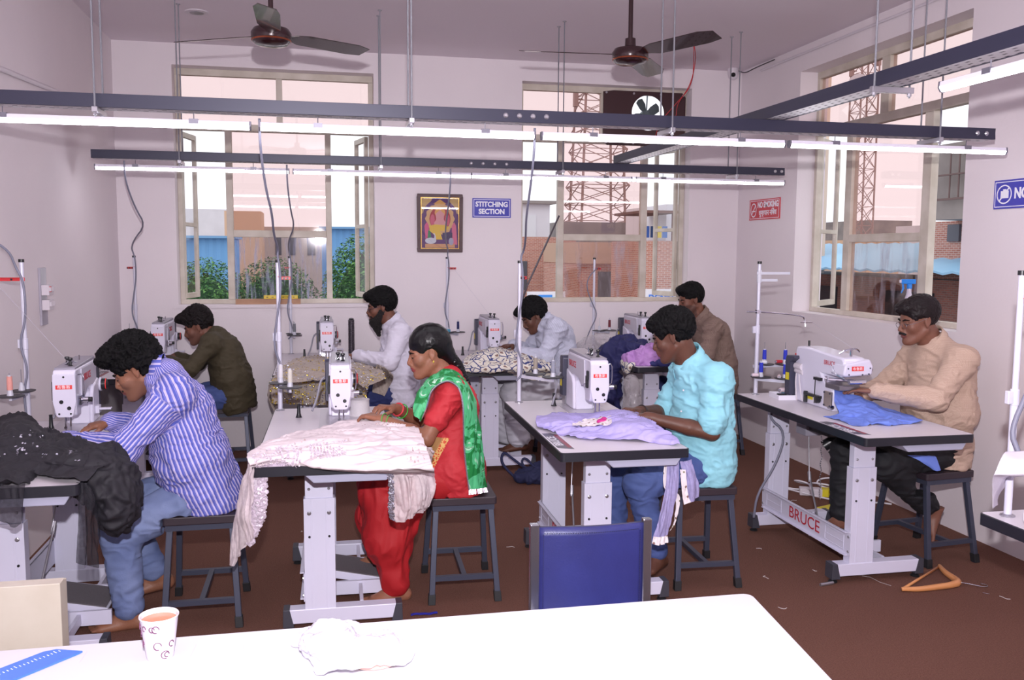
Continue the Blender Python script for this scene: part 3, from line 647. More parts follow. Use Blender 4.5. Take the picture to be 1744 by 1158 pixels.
# ================= sewing tables =================
M_top = mat('laminate_white', (222, 216, 222), .35, var=(2.5, .4, (212, 205, 214)))
M_edge = mat('edge_black', (30, 30, 40), .4)
M_pow = mat('powder_white', (214, 212, 232), .38)
M_cap = mat('cap_dark', (62, 62, 72), .5)
M_rub = mat('rubber_black', (28, 28, 32), .6)
M_draw = mat('drawer_grey', (168, 168, 190), .4)
M_stk = mat('sticker_dark', (78, 74, 84), .35); M_stkr = mat('sticker_red', (170, 44, 56), .4); M_stkw = mat('sticker_white', (215, 212, 220), .4)
M_red = mat('letter_red', (185, 44, 62), .4)
M_pad = mat('pedal_mat', (112, 106, 112), .9, bump=(200, .6))
M_blk = mat('plastic_black', (30, 30, 34), .35)
TL_, TW = 1.28, .55
def make_table(label, x, y, rz, fx=.085, extra=()):
    """local x across (operator at +x), local y along the table away from the camera, z up"""
    t = thing('sewing_table', label, 'table', (x, y, 0), rz, 'white sewing machine tables')
    b = MB(); b.prism(rect(.004, TW-.004, .004, TL_-.004, .014), 'z', TZ-.035, TZ); tp = b.build('tabletop', M_top, t, smooth='auto')
    b = MB(); o = rect(0, TW, 0, TL_, .018); i_ = rect(.0045, TW-.0045, .0045, TL_-.0045, .0145); n = len(o)
    v = [(p[0], p[1], z) for z in (TZ-.037, TZ-.0015) for p in o]+[(p[0], p[1], z) for z in (TZ+.0004,) for p in i_]
    f = [(k, (k+1) % n, n+(k+1) % n, n+k) for k in range(n)]+[(n+k, n+(k+1) % n, 2*n+(k+1) % n, 2*n+k) for k in range(n)]+[tuple(range(n-1, -1, -1))]
    b._add(v, f); b.build('edge_band', M_edge, tp, smooth='auto')
    # corner sticker
    b = MB(); b.prism([(.012, .10), (.075, .07), (.075, .36), (.05, .40), (.012, .40)], 'z', TZ, TZ+.0006); st = b.build('sticker', M_stk, tp)
    for u in (.057, .063, .069): 
        b = MB(); b.box(u, u+.003, .10, .36, TZ+.0006, TZ+.0009); b.build('sticker_stripe', M_stkr, tp)
    text('sticker_lettering', 'BRUCE', .048, M_stkw, tp, (.034, .235, TZ+.0008), rotm('Z', R_(90)), .0002, sx=1.25, bold=.0012)
    for k, yy in enumerate((.31, 1.13)):
        b = MB(); b.box(fx, fx+.46, yy-.03, yy+.03, .035, .095)
        ft = b.build('foot_beam', M_pow, t, bevel=.003)
        for s, x0 in ((-1, fx), (1, fx+.46)):
            b = MB(); b.prism([(x0, .097), (x0-s*-.0 - s*.0, .097), (x0+s*.014, .097), (x0+s*.016, .022), (x0-s*.03, .022), (x0-s*.012, .097)], 'y', yy-.033, yy+.033); b.build('end_cap', M_cap, ft, bevel=.002)
            b = MB(); b.cyl((x0-s*.008, yy, .012), (x0-s*.008, yy, .03), .008, n=8); b.lathe((x0-s*.008, yy, 0), [(.021, 0), (.022, .006), (.012, .013)], n=14); b.build('leveller', M_rub, ft, smooth='auto')
        cx0 = fx+.075
        b = MB(); b.box(cx0, cx0+.125, yy-.026, yy+.026, .09, .56)
        b.box(cx0+.028, cx0+.036, yy-.0275, yy-.026, .09, .56); b.box(cx0+.088, cx0+.096, yy-.0275, yy-.026, .09, .56)
        co = b.build('column', M_pow, t, bevel=.004)
        b = MB(); b.box(cx0+.006, cx0+.119, yy-.021, yy+.021, .56, TZ-.037); b.build('inner_column', M_pow, co, bevel=.002)
        for u in (.022, .102):
            for z, r, m_ in ((.50, .0085, M_galv), (.40, .005, M_blk), (.60, .006, M_galv)):
                s = MB(); yb = yy-.026 if z < .56 else yy-.021
                s.lathe((cx0+u, yb-.0004, z), [(r, 0), (r, .003), (r*.5, .005)], (0, -1, 0), 10); s.build('bolt', m_, co)
        b = MB(); b.box(fx+.02, fx+.44, yy-.035, yy+.035, TZ-.055, TZ-.037); b.build('top_bracket', M_pow, t, bevel=.002)
    # cross brace plate on the far side from the operator
    b = MB(); X = fx+.075
    b.box(X-.004, X, .275, 1.165, .13, .245); b.box(X-.02, X, .30, 1.14, .241, .245); b.box(X-.02, X, .30, 1.14, .13, .134)
    for a, c in ((.33, .50), (.94, 1.11)):
        for q in ((a, c, .15, .154), (a, c, .22, .224), (a, c, .184, .188), (a, a+.005, .15, .224), (c-.005, c, .15, .224)): b.box(X-.006, X-.004, *q)
    cb = b.build('cross_brace', M_pow, t, bevel=.001)
    text('lettering', 'BRUCE', .088, M_red, cb, (X-.0065, .70, .188), FACE_NX, .0006, sx=1.15, bold=.0)
    for yy in (.29, 1.15):
        for z in (.152, .225):
            s = MB(); s.lathe((X-.004, yy, z), [(.007, 0), (.007, .004), (.003, .006)], (-1, 0, 0), 8); s.build('bolt', M_galv, cb)
    # drawer tray, pedal, rod, control box
    b = MB(); b.prism([(.19, TZ-.038), (.52, TZ-.038), (.50, TZ-.072), (.225, TZ-.072)], 'y', .015, .26); b.build('drawer_tray', M_draw, t, bevel=.004)
    pd = MB(); pd.box(fx+.30, fx+.315, .36, 1.10, .05, .09); pd.box(fx+.20, fx+.43, .56, .575, .04, .10); pd.box(fx+.20, fx+.43, .86, .875, .04, .10)
    pdl = pd.build('pedal_support', M_pow, t)
    T = Matrix.Translation((fx+.28, .72, .115)) @ Matrix.Rotation(R_(12), 4, 'Y')
    b = MB(); b.box(-.15, .13, -.115, .115, -.012, .0, M=T); b.box(-.15, .13, -.118, -.112, -.03, .004, M=T); b.box(-.15, .13, .112, .118, -.03, .004, M=T); p2 = b.build('pedal', M_pow, t, bevel=.002)
    b = MB(); b.box(-.14, .12, -.108, .108, 0, .006, M=T); b.build('pedal_mat', M_pad, p2)
    b = MB(); b.cyl((fx+.13, .63, .12), (fx+.16, .82, .40), .005, n=8); b.cyl((fx+.15, .80, .37), (fx+.19, .90, TZ-.06), .0035, n=8); b.cyl((fx+.155, .80, .36), (fx+.16, .82, .41), .009, n=8); b.build('pedal_rod', M_galv, t)
    b = MB(); b.box(.20, .42, .62, .86, TZ-.13, TZ-.037); b.build('oil_pan', M_blk, t, bevel=.006)
    return t
TABS = {}
def table(key, label, x, y, rz=0, fx=.085):
    TABS[key] = (x, y, rz); return make_table(label, x, y, rz, fx)
table('T1', 'white sewing table at left front, under the black sequinned net fabric', -1.371, 3.275, 0)
table('T2', 'white sewing table of the woman in red, second in the front row', -.259, 3.42, -.02, .10)
table('T3', 'white sewing table behind the blue chair, with the lilac fabric', .938, 3.444, -.02, .105)
table('T4', 'white sewing table with clear red brand lettering on its cross brace, by the right window', 2.326, 3.478, -.006, .055)
table('T8', 'white sewing table of the bearded man in the back row', -.31, 5.965, 0)
table('T5', 'white sewing table with the cream patterned cloth in the back row', .955, 5.971, 0)
table('T6', 'white sewing table piled with navy and lilac cloth in the back right corner', 2.172, 5.965, 0)
table('T0', 'white sewing table of the man in the olive shirt at the back left', -1.44, 5.965, 0)
table('T7', 'white sewing table cut off by the right edge of the picture', 2.015, 1.125, 0)
def tl(key, x, y, z=TZ):
    X, Y, r = TABS[key]; return (X+x*math.cos(r)-y*math.sin(r), Y+x*math.sin(r)+y*math.cos(r), z)

# ================= stools =================
M_st = mat('stool_grey_steel', (70, 74, 92), .4, .3); M_seat = mat('stool_seat_brown', (52, 42, 50), .45)
def make_stool(label, x, y, rz):
    t = thing('stool', label, 'stool', (x, y, 0), rz, 'grey steel stools')
    b = MB(); b.prism(rect(-.15, .15, -.17, .17, .012), 'z', .435, .47); b.build('seat', M_seat, t, bevel=.004)
    b = MB(); b.box(-.14, .14, -.16, .16, .41, .434); b.build('seat_frame', M_st, t)
    for sx in (-1, 1):
        for sy in (-1, 1):
            T = Matrix(((1, 0, -sx*.025/.41, sx*.15+0), (0, 1, -sy*.065/.41, sy*.205), (0, 0, 1, 0), (0, 0, 0, 1)))
            b = MB(); b.box(-.0125, .0125, -.0125, .0125, .03, .412, M=T); lg = b.build('leg', M_st, t, bevel=.002)
            b = MB(); b.box(-.016, .016, -.016, .016, 0, .045, M=T); b.build('foot_cap', M_rub, lg, bevel=.002)
    for sy in (-1, 1):
        b = MB(); b.box(-.135, .135, sy*.187-.011, sy*.187+.011, .10, .122); b.build('stretcher', M_st, t)
    b = MB(); b.box(-.011, .011, -.177, .177, .10, .122); b.build('middle_stretcher', M_st, t)
    return t
st0 = make_stool('grey steel stool under the man in the striped blue shirt', -.50, 4.01, 0)
dup(st0, (.625, 4.085, 0), R_(-2), 'grey steel stool under the woman in red'); dup(st0, (1.775, 4.03, 0), R_(-3), 'grey steel stool under the man in the turquoise shirt')
dup(st0, (3.10, 4.09, 0), R_(6), 'grey steel stool under the man with glasses by the right window'); dup(st0, (-.645, 6.64, 0), 0, 'grey steel stool under the man in the olive shirt')
dup(st0, (.49, 6.60, 0), 0, 'grey steel stool under the bearded man'); dup(st0, (1.79, 6.60, 0), 0, 'grey steel stool under the man in the pale striped shirt')
dup(st0, (3.06, 6.60, 0), 0, 'grey steel stool under the man in the brown checked shirt')

# ================= sewing machines =================
M_mw = mat('machine_white', (218, 214, 232), .32, coat=.2); M_mg = mat('machine_grey', (150, 146, 160), .35); M_md = mat('machine_dark', (62, 62, 80), .4)
M_chr = mat('chrome', (205, 205, 215), .12, 1.0); M_badge = mat('badge_red', (228, 58, 56), .35); M_bw = mat('badge_white', (245, 238, 242), .4); M_yel = mat('sticker_yellow', (222, 206, 40), .4)
def make_machine():
    t = thing('sewing_machine', 'x', 'sewing machine', (0, 0, TZ), 0, 'white lockstitch sewing machines')
    # bed plate (flush in the table) and needle plate
    b = MB(); b.prism(rect(-.10, .10, -.10, .42, .01), 'z', 0, .004); bed = b.build('bed', mat('bed_grey', (196, 192, 200), .3, .3), t)
    b = MB(); b.box(-.035, .035, -.02, .02, .004, .0055); b.build('needle_plate', M_chr, bed)
    # arm casting: side profile in y-z
    prof = [(-.052, .10), (-.058, .135), (-.058, .275), (-.05, .287), (.36, .287), (.372, .27), (.372, .004), (.20, .004), (.212, .10), (.222, .150), (.205, .168), (.16, .178), (.10, .165), (.045, .135), (.035, .10), (.03, .085), (-.04, .085)]
    b = MB(); b.prism(prof, 'x', -.045, .045); b.build('arm', M_mw, t, bevel=.006, smooth='auto')
    b = MB(); b.prism([(.215, .004), (.225, .14), (.25, .175), (.362, .20), (.362, .004)], 'x', -.058, .058); b.build('pillar', M_mw, t, bevel=.008, smooth='auto')
    b = MB(); b.prism([(-.04, .285), (.34, .285), (.366, .262), (.372, .20), (.378, .20), (.374, .292), (.36, .302), (-.04, .296)], 'x', -.042, .042); tc_ = b.build('top_cover', M_mg, t, bevel=.004, smooth='auto')
    # side panel (both sides) with lettering
    for s, Fm in ((-1, FACE_NX), (1, FACE_PX)):
        b = MB(); b.prism([(.03, .165), (.04, .28), (.35, .28), (.35, .17), (.22, .185), (.14, .178), (.08, .15)], 'x', s*.045, s*.0515); sp_ = b.build('side_panel', mat('panel_grey', (196, 192, 206), .35), t, bevel=.002)
        text('lettering', 'BRUCE', .045, M_red, sp_, (s*.0525, .255 if s < 0 else .15, .235), Fm, .0004, bold=.0004)
    # face plate
    fp = [(-.045, .27), (.045, .27), (.047, .15), (.034, .088), (.026, .082), (-.026, .082), (-.034, .088), (-.047, .15)]
    b = MB(); b.prism(fp, 'y', -.068, -.057); fpo = b.build('face_plate', M_mw, t, bevel=.003, smooth='auto')
    b = MB(); b.box(-.033, .033, -.0688, -.068, .205, .223); bd_ = b.build('badge', M_badge, fpo)
    text('badge_lettering', '布鲁斯', .017, M_bw, bd_, (0, -.0692, .2135), FACE_NY, .0003, sx=1.05)
    for x, z, r in ((-.012, .150, .0085), (.018, .122, .0085), (0, .258, .0045), (-.022, .098, .0042), (.024, .098, .0042)):
        b = MB(); b.cyl((x, -.0695, z), (x, -.066, z), r, n=14); b.build('plug', M_blk, fpo)
    b = MB(); b.cyl((-.008, -.02, .03), (-.008, -.02, .09), .004, n=8); b.box(-.014, -.002, -.028, -.012, .024, .034); b.box(-.022, .006, -.035, -.004, .006, .010); b.cyl((-.008, -.02, .006), (-.008, -.02, .03), .003, n=6); b.build('presser_foot', M_chr, t)
    b = MB(); b.cyl((.012, -.02, .035), (.012, -.02, .09), .0035, n=8); b.cyl((.012, -.02, .006), (.012, -.02, .04), .0012, n=6); b.build('needle_bar', M_chr, t)
    b = MB(); b.box(.045, .06, -.03, .03, .13, .17); b.cyl((.06, -.01, .15), (.085, -.01, .15), .012, n=14); b.cyl((.06, .02, .135), (.075, .02, .135), .008, n=10); b.build('tension_unit', M_chr, t)
    b = MB(); b.cyl((.085, -.01, .15), (.1, -.01, .15), .011, n=14); b.build('tension_knob', M_blk, t)
    b = MB(); b.tube([(.047, -.03, .262), (.07, -.03, .268), (.072, -.03, .20), (.067, -.03, .165), (.05, -.03, .16)], .0025, 6, smooth=1); b.build('thread_guard', M_chr, t)
    b = MB(); b.box(-.058, -.046, -.03, -.01, .15, .21); b.box(-.056, -.046, -.036, -.016, .19, .235); b.build('lifter_button', M_blk, t, bevel=.003)
    for (x, y) in ((-.01, .06), (.012, .015)):
        b = MB(); b.lathe((x, y, .296), [(.013, 0), (.006, .006), (.005, .022), (.011, .03), (.010, .036), (.003, .038)], n=12); b.build('bobbin_spindle', M_blk, tc_, smooth='auto')
    b = MB(); b.box(-.02, .02, .09, .13, .298, .304); b.tube([(-.015, .05, .3), (0, .06, .315), (.018, .08, .306), (.02, .12, .304)], .002, 6, smooth=1); b.cyl((.0, .11, .30), (0, .11, .318), .004, n=8); b.build('bobbin_winder', M_chr, tc_)
    b = MB(); b.cyl((.012, .19, .302), (.012, .19, .325), .003, n=8); b.build('oil_post', M_chr, tc_)
    # motor / control box at the far end
    b = MB(); b.prism([(.372, .05), (.372, .25), (.385, .262), (.425, .262), (.435, .25), (.435, .05)], 'x', -.075, .05); mo = b.build('motor_box', M_md, t, bevel=.004, smooth='auto')
    b = MB(); b.box(-.03, -.012, .385, .405, .26, .272); b.build('power_button', M_badge, mo, bevel=.002)
    b = MB(); b.box(-.0762, -.075, .39, .42, .10, .145); b.build('warning_sticker', M_yel, mo)
    b = MB(); b.lathe((.052, .40, .16), [(.03, 0), (.034, .004), (.034, .012)], (1, 0, 0), 20); hw = b.build('handwheel_rim', M_mw, mo, smooth='auto')
    b = MB(); b.lathe((.064, .40, .16), [(.026, 0), (.026, .022), (.018, .026)], (1, 0, 0), 20); b.build('handwheel', M_blk, hw, smooth='auto')
    b = MB(); b.lathe((.082, .40, .16), [(.0265, 0), (.0265, .004)], (1, 0, 0), 20); b.build('red_ring', M_badge, hw)
    b = MB(); b.tube([(-.078, .40, .17), (-.10, .39, .15), (-.115, .36, .07), (-.14, .33, .01)], .0055, 7, smooth=2); b.build('cable', mat('cable_grey', (150, 148, 160), .5), mo)
    b = MB(); b.lathe((-.03, .42, .03), [(.02, 0), (.028, .004), (.028, .03), (.012, .034)], (-1, 0, 0), 14); b.box(-.06, .03, .375, .43, .004, .05); b.build('gearing', M_galv, t)
    b = MB(); b.box(.06, .125, .27, .30, .055, .063); b.box(.058, .075, .26, .31, .04, .075); b.build('reverse_lever', M_mw, t, bevel=.002)
    return t
mach = make_machine()
MX, MY = .335, .745
mlist = [('T1', 'white sewing machine with black net fabric in front, at the left edge', .285, .95), ('T2', 'white sewing machine before the woman in red, face plate towards the camera', .33, .80), ('T3', 'white sewing machine before the man in turquoise, arm seen from its left', .36, .745),
         ('T8', 'white sewing machine at the right hand of the bearded man', .355, .70), ('T5', 'white sewing machine behind the cream patterned cloth', .34, .80), ('T6', 'white sewing machine behind the navy and lilac cloth pile', .345, .80), ('T0', 'white sewing machine in front of the man in the olive shirt', .33, .74)]
for i, (k, lb, mx, my) in enumerate(mlist):
    o = mach if i == 0 else dup(mach)
    o.location = tl(k, mx, my); o.rotation_euler = (0, 0, TABS[k][2]+(R_(2) if k == 'T1' else 0)); o['label'] = lb
# coverstitch machine on T4
c4 = thing('coverstitch_machine', 'bulky white coverstitch machine with steel looper covers on the right front table', 'sewing machine', tl('T4', .30, .64), TABS['T4'][2])
b = MB(); b.prism([(.0, 0), (.0, .115), (.05, .125), (.10, .16), (.12, .185), (-.06, .185), (-.085, .195), (-.09, .265), (-.07, .285), (.26, .305), (.375, .30), (.385, .28), (.385, 0)], 'x', -.075, .05); b.build('casting', M_mw, c4, bevel=.01, smooth='auto')
b = MB(); b.prism([(-.075, .255), (.06, .28), (.08, .245), (.075, .20), (-.07, .193), (-.085, .2)], 'y', -.105, .02); hd = b.build('head', M_mw, c4, bevel=.008, smooth='auto')
b = MB(); b.box(-.04, .025, -.1065, -.105, .222, .245); bb = b.build('badge', M_badge, hd); text('badge_lettering', '布鲁斯', .018, M_bw, bb, (-.008, -.107, .2325), FACE_NY, .0003)
text('lettering', 'BRUCE', .034, M_red, c4, (-.077, .04, .245), FACE_NX, .0004)
for x, z in ((-.06, .235), (.062, .235), (-.055, .204), (.02, .203), (.055, .206)):
    b = MB(); b.cyl((x, -.108, z), (x, -.104, z), .004, n=8); b.build('screw', M_md, hd)
b = MB(); b.tube([(.06, -.09, .22), (.075, -.10, .235), (.085, -.09, .225), (.08, -.08, .205), (.065, -.08, .195)], .0035, 6, smooth=1); b.tube([(-.06, -.02, .30), (-.03, -.04, .325), (.02, -.045, .328), (.045, -.03, .31)], .005, 6, smooth=2); b.cyl((0, -.03, .28), (0, -.03, .325), .008, n=10); b.build('thread_guide', M_chr, c4)
b = MB(); b.tube([(-.08, .0, .235), (-.085, -.01, .215), (-.08, -.05, .19), (-.05, -.09, .175), (-.01, -.10, .17)], .003, 6, smooth=1); b.build('take_up_wire', M_chr, c4)
b = MB(); b.cyl((-.05, -.10, .165), (.04, -.10, .165), .012, n=10); b.cyl((-.09, .02, .165), (.0, -.06, .165), .009, n=10); b.lathe((-.095, .025, .165), [(.016, 0), (.016, .01), (.008, .012)], (-1, .8, 0), 12); b.build('looper_shaft', M_chr, c4, smooth='auto')
b = MB(); b.box(-.085, .03, -.075, .06, .118, .145); b.build('cloth_plate', mat('steel_brushed', (140, 134, 140), .3, .8), c4, bevel=.004)
b = MB(); b.box(-.085, -.075, -.0, .07, .02, .10); b.build('inspection_cover', mat('cover_bronze', (168, 156, 150), .3, .7), c4, bevel=.002)
for y, z in ((.008, .027), (.062, .027), (.008, .093), (.062, .093)):
    b = MB(); b.cyl((-.085, y, z), (-.089, y, z), .005, n=8); b.build('screw', M_md, c4)
b = MB(); b.box(-.095, -.075, .10, .16, .145, .16); b.cyl((-.09, .15, .02), (-.088, .15, .16), .003, n=6); b.box(-.092, -.075, .10, .26, .05, .065); b.lathe((-.08, .12, .045), [(.02, 0), (.02, .02), (.01, .022)], (-1, 0, 0), 12); b.box(-.09, -.076, .24, .262, .01, .07); b.build('linkage', M_blk, c4, bevel=.002)
b = MB(); b.box(-.0765, -.075, .19, .24, .03, .05); b.build('warning_sticker', M_yel, c4)
b = MB(); b.lathe((-.075, .03, .02), [(.012, 0), (.012, .03), (.006, .032)], (0, -1, 0), 10); b.build('oil_sight', M_chr, c4, smooth='auto')
b = MB(); b.prism([(.385, .0), (.385, .21), (.34, .235), (.345, .25), (.43, .245), (.44, .22), (.44, .0)], 'x', -.105, .03); mo = b.build('motor_box', M_md, c4, bevel=.004, smooth='auto')
b = MB(); b.box(-.065, -.035, .375, .41, .247, .257); b.build('power_button', M_badge, mo, bevel=.002)
b = MB(); b.box(-.1065, -.105, .395, .43, .11, .15); b.build('warning_sticker', M_yel, mo)
b = MB(); b.cyl((-.07, .38, .19), (-.07, .31, .19), .02, n=12); b.cyl((-.07, .38, .165), (-.07, .30, .16), .014, n=10); b.tube([(-.08, .36, .15), (-.10, .33, .10), (-.10, .31, .01)], .004, 6, smooth=1); b.tube([(-.075, .34, .15), (-.095, .29, .08), (-.09, .27, .01)], .004, 6, smooth=1); b.build('cables', M_pvc, c4)
b = MB(); b.cyl((-.01, .36, .29), (-.01, .36, .33), .006, n=8); b.build('post', M_blk, c4)
# tray of spools on T4
x, y, z = tl('T4', .13, 1.02)
ty = thing('spool_tray', 'shallow white tray of mixed thread spools on the right front table', 'tray', (x, y, z), R_(-8))
b = MB(); w, l, h, e = .17, .15, .026, .003
b.box(0, w, 0, l, 0, e); b.box(0, w, 0, e, 0, h); b.box(0, w, l-e, l, 0, h); b.box(0, e, 0, l, 0, h); b.box(w-e, w, 0, l, 0, h); b.build('tray', mat('tray_white', (232, 228, 240), .4), ty, bevel=.001)
def spool_lying(x, y, z, col, rz, label, l=.05, r=.013):
    o = thing('thread_spool', label, 'thread', (x, y, z+r), rz)
    b = MB(); b.cyl((-l/2, 0, 0), (l/2, 0, 0), r, n=14); b.build('thread', mat('thr_%d_%d_%d' % col, col, .6, bump=(300, .4)), o, smooth='auto')
    b = MB(); b.cyl((-l/2-.006, 0, 0), (l/2+.006, 0, 0), r*.7, n=12); b.build('core', M_mg, o)
for q in ((.035, .05, .004, (38, 40, 46), -20, 'black thread spool in the white spool tray'), (.075, .10, .005, (70, 130, 160), 30, 'teal thread spool in the white spool tray'), (.085, .045, .012, (226, 222, 230), 50, 'white thread spool in the white spool tray'), (.06, .09, .03, (236, 214, 224), 10, 'pale pink thread spool on top in the white spool tray'), (.115, .07, .005, (48, 48, 110), 60, 'dark blue thread spool in the white spool tray'), (.14, .10, .016, (60, 40, 46), 35, 'dark red thread spool at the tray end')):
    p = Matrix.Rotation(R_(-8), 3, 'Z') @ Vector(q[:3]); spool_lying(x+p.x, y+p.y, z+q[2], q[3], R_(q[4]), q[5])

# ================= thread stands =================
M_pole = mat('pole_white', (212, 210, 226), .3, .1); M_rb = mat('bracket_red', (205, 44, 50), .35); M_disc = mat('disc_black', (42, 42, 48), .5); M_pin = mat('pin_holder_grey', (200, 200, 212), .4); M_cord = mat('cord_grey', (122, 122, 140), .5)
def make_stand(label, loc, rz, h=.745, discz=.19, discs=((-.02, -.16), (.10, -.13)), arm=True, red=True, bw=-.19):
    t = thing('thread_stand', label, 'thread stand', loc, rz, 'white thread stands')
    b = MB(); b.cyl((0, 0, 0), (0, 0, h*.5), .0115, n=14); b.cyl((0, 0, h*.5), (0, 0, h), .0095, n=14); b.build('pole', M_pole, t, smooth='auto')
    b = MB(); b.lathe((0, 0, 0), [(.022, 0), (.022, .004), (.014, .008)], n=16); b.build('base_nut', M_galv, t)
    b = MB(); b.cyl((0, 0, h*.5-.025), (0, 0, h*.5+.025), .0135, n=14); b.box(-.03, -.01, -.008, .008, h*.5-.02, h*.5+.02); b.build('joint_clamp', M_pole, t, smooth='auto', bevel=.002)
    b = MB(); b.cyl((0, 0, h), (0, 0, h+.014), .0125, n=14); b.build('end_cap', M_blk, t, smooth='auto')
    if red:
        b = MB(); b.box(min(0, bw), max(0, bw)+.012, -.004, -.002, h-.085, h-.07); b.box(min(0, bw), max(0, bw)+.012, -.014, -.002, h-.071, h-.069); b.build('thread_guide_arm', M_rb, t, bevel=.001)
        for u in (.25, .6, .95):
            b = MB(); b.lathe((bw*u, -.006, h-.078), [(.005, 0), (.005, .004)], (0, -1, 0), 8); b.build('rivet', M_blk, t)
    b = MB()
    for (dx, dy) in discs: b.box(-.006, .006, -math.hypot(dx, dy), 0, discz-.02, discz-.004, M=Matrix.Rotation(math.atan2(dx, -dy), 4, 'Z'))
    b.build('disc_arm', M_pole, t)
    for i, (dx, dy) in enumerate(discs):
        b = MB(); b.lathe((dx, dy, discz+.004*(i % 2)), [(.055, 0), (.058, .002), (.058, .004), (.05, .005)], n=28); d = b.build('spool_disc', M_disc, t, smooth='auto')
        b = MB(); b.lathe((dx, dy, discz+.005+.004*(i % 2)), [(.014, 0), (.011, .02), (.007, .036), (.005, .036)], n=12); b.build('spool_holder', M_pin, d, smooth='auto')
        b = MB(); b.cyl((dx, dy, discz), (dx, dy, discz+.105), .0022, n=6); b.build('spool_pin', M_galv, d)
    return t
def cone(label, key, stand, dx, dy, col, h=.055, r=.0115, dz=.19, sw=0, group=None):
    x, y, z, rz = stand; c, s = math.cos(rz), math.sin(rz)
    o = thing('thread_spool', label, 'thread', (x+dx*c-dy*s, y+dx*s+dy*c, z+dz+.030), 0, group)
    b = MB(); b.lathe((0, 0, 0), [(r*1.02, 0), (r, h*.5), (r*.92, h)], n=16); b.build('thread', mat('thr_%d_%d_%d' % col, col, .6, bump=(300, .4)), o, smooth='auto')
    b = MB(); b.cyl((0, 0, h), (0, 0, h+.006), r*.6, n=10); b.build('core', M_pin, o)
    return o
def stand(label, key, lx, ly, rz, **k):
    x, y, z = tl(key, lx, ly); make_stand(label, (x, y, z), rz, **k); return (x, y, z, rz)
cords = {}
S1 = stand('white thread stand with a long red arm at the left edge', 'T1', .045, 1.215, 0, discs=((-.02, -.17), (-.01, -.045)), discz=.155, bw=-.17)
cone('salmon pink thread spool on the left stand', 0, S1, -.02, -.17, (232, 160, 150), .06, .012, .155)
S2 = stand('white thread stand behind the woman in red, in the front row', 'T2', .03, 1.235, 0, discs=((.01, -.12), (.06, -.30)), discz=.155, bw=.05)
cone('white thread spool on the farther disc of the red-dressed woman\'s stand', 0, S2, .01, -.12, (226, 222, 226), .06, .0115, .155); cone('cream thread spool on the nearer disc of the red-dressed woman\'s stand', 0, S2, .06, -.30, (216, 210, 200), .06, .0115, .155)
S3 = stand('white thread stand in front of the man in the pale striped shirt', 'T3', .075, 1.235, 0, discs=((.08, -.04), (.135, -.20)), discz=.155, bw=.025)
cone('gold grey thread spool on the stand beside the pale striped shirt', 0, S3, .08, -.04, (158, 148, 136), .06, .0115, .155); cone('silver grey thread spool on the stand beside the pale striped shirt', 0, S3, .135, -.20, (150, 152, 168), .06, .0115, .155)
S8 = stand('white thread stand before the left window', 'T8', .085, 1.235, 0, discs=((.03, -.12), (.02, -.03)), discz=.155, bw=-.04)
cone('grey thread spool on the stand before the left window', 0, S8, .03, -.12, (120, 122, 130), .06, .0115, .155)
S5 = stand('white thread stand below the framed picture', 'T5', .045, 1.225, 0, discs=((-.01, -.10), (.07, -.12)), discz=.16, bw=.06)
cone('navy thread spool on the stand below the framed picture', 0, S5, .07, -.12, (38, 44, 96), .06, .0105, .16)
S6 = stand('white thread stand before the middle window', 'T6', .055, 1.225, 0, discs=((.02, -.10), (.10, -.12)), discz=.16, bw=.045)
cone('dark red thread spool on the stand before the middle window', 0, S6, .10, -.12, (110, 30, 46), .06, .0105, .16)
S0 = stand('white thread stand in the back left corner', 'T0', .088, 1.225, 0, discs=((-.03, -.10),), discz=.155, bw=-.05)
S7 = stand('white thread stand at the right edge, in front of the white sheet', 'T7', .06, 1.225, R_(3), discs=((.22, -.26),), discz=.155, bw=.19)
# T4 stand: four discs, grey guide bars and long rod
x, y, z = tl('T4', .10, 1.235)
t = make_stand('white thread stand with four discs and a long steel rod by the right window', (x, y, z), 0, red=False, discs=((.02, -.02), (.115, -.12)), discz=.10)
b = MB()
b.box(-.02, .185, -.012, -.010, .685, .70); b.box(.0, .12, .010, .012, .645, .66); b.cyl((0, 0, .64), (0, 0, .71), .0135, n=12)
b.build('guide_bar', M_pin, t)
b = MB(); b.tube([(-.07, 0, .475), (.02, -.01, .475), (.24, -.03, .455), (.27, -.04, .44), (.272, -.045, .39)], .0045, 8, smooth=1); b.cyl((.245, -.04, .415), (.315, -.05, .415), .004, n=8); b.box(-.012, .012, -.012, .012, .465, .485); b.build('steel_rod', M_chr, t, smooth='auto')
for i, (dx, dy, dz) in enumerate(((.075, .05, .165), (.19, .02, .165))):
    b = MB(); b.lathe((dx, dy, dz), [(.055, 0), (.058, .002), (.058, .004), (.05, .005)], n=28); d = b.build('spool_disc', M_disc, t, smooth='auto')
    b = MB(); b.lathe((dx, dy, dz+.005), [(.014, 0), (.011, .02), (.007, .036), (.005, .036)], n=12); b.build('spool_holder', M_pin, d, smooth='auto')
    b = MB(); b.cyl((dx, dy, dz), (dx, dy, dz+.13), .0022, n=6); b.build('spool_pin', M_galv, d)
b = MB(); b.box(0, .21, .03, .045, .150, .164); b.build('disc_arm', M_pole, t)
S4 = (x, y, z, 0)
for dx, dy, dz, w in ((.02, -.02, .10, 'nearer left disc'), (.115, -.12, .10, 'nearest disc'), (.075, .05, .165, 'upper left disc'), (.19, .02, .165, 'upper right disc')):
    cone('royal blue thread spool on the %s of the right stand' % w, 0, S4, dx, dy, (40, 52, 190), .055, .0115, dz)
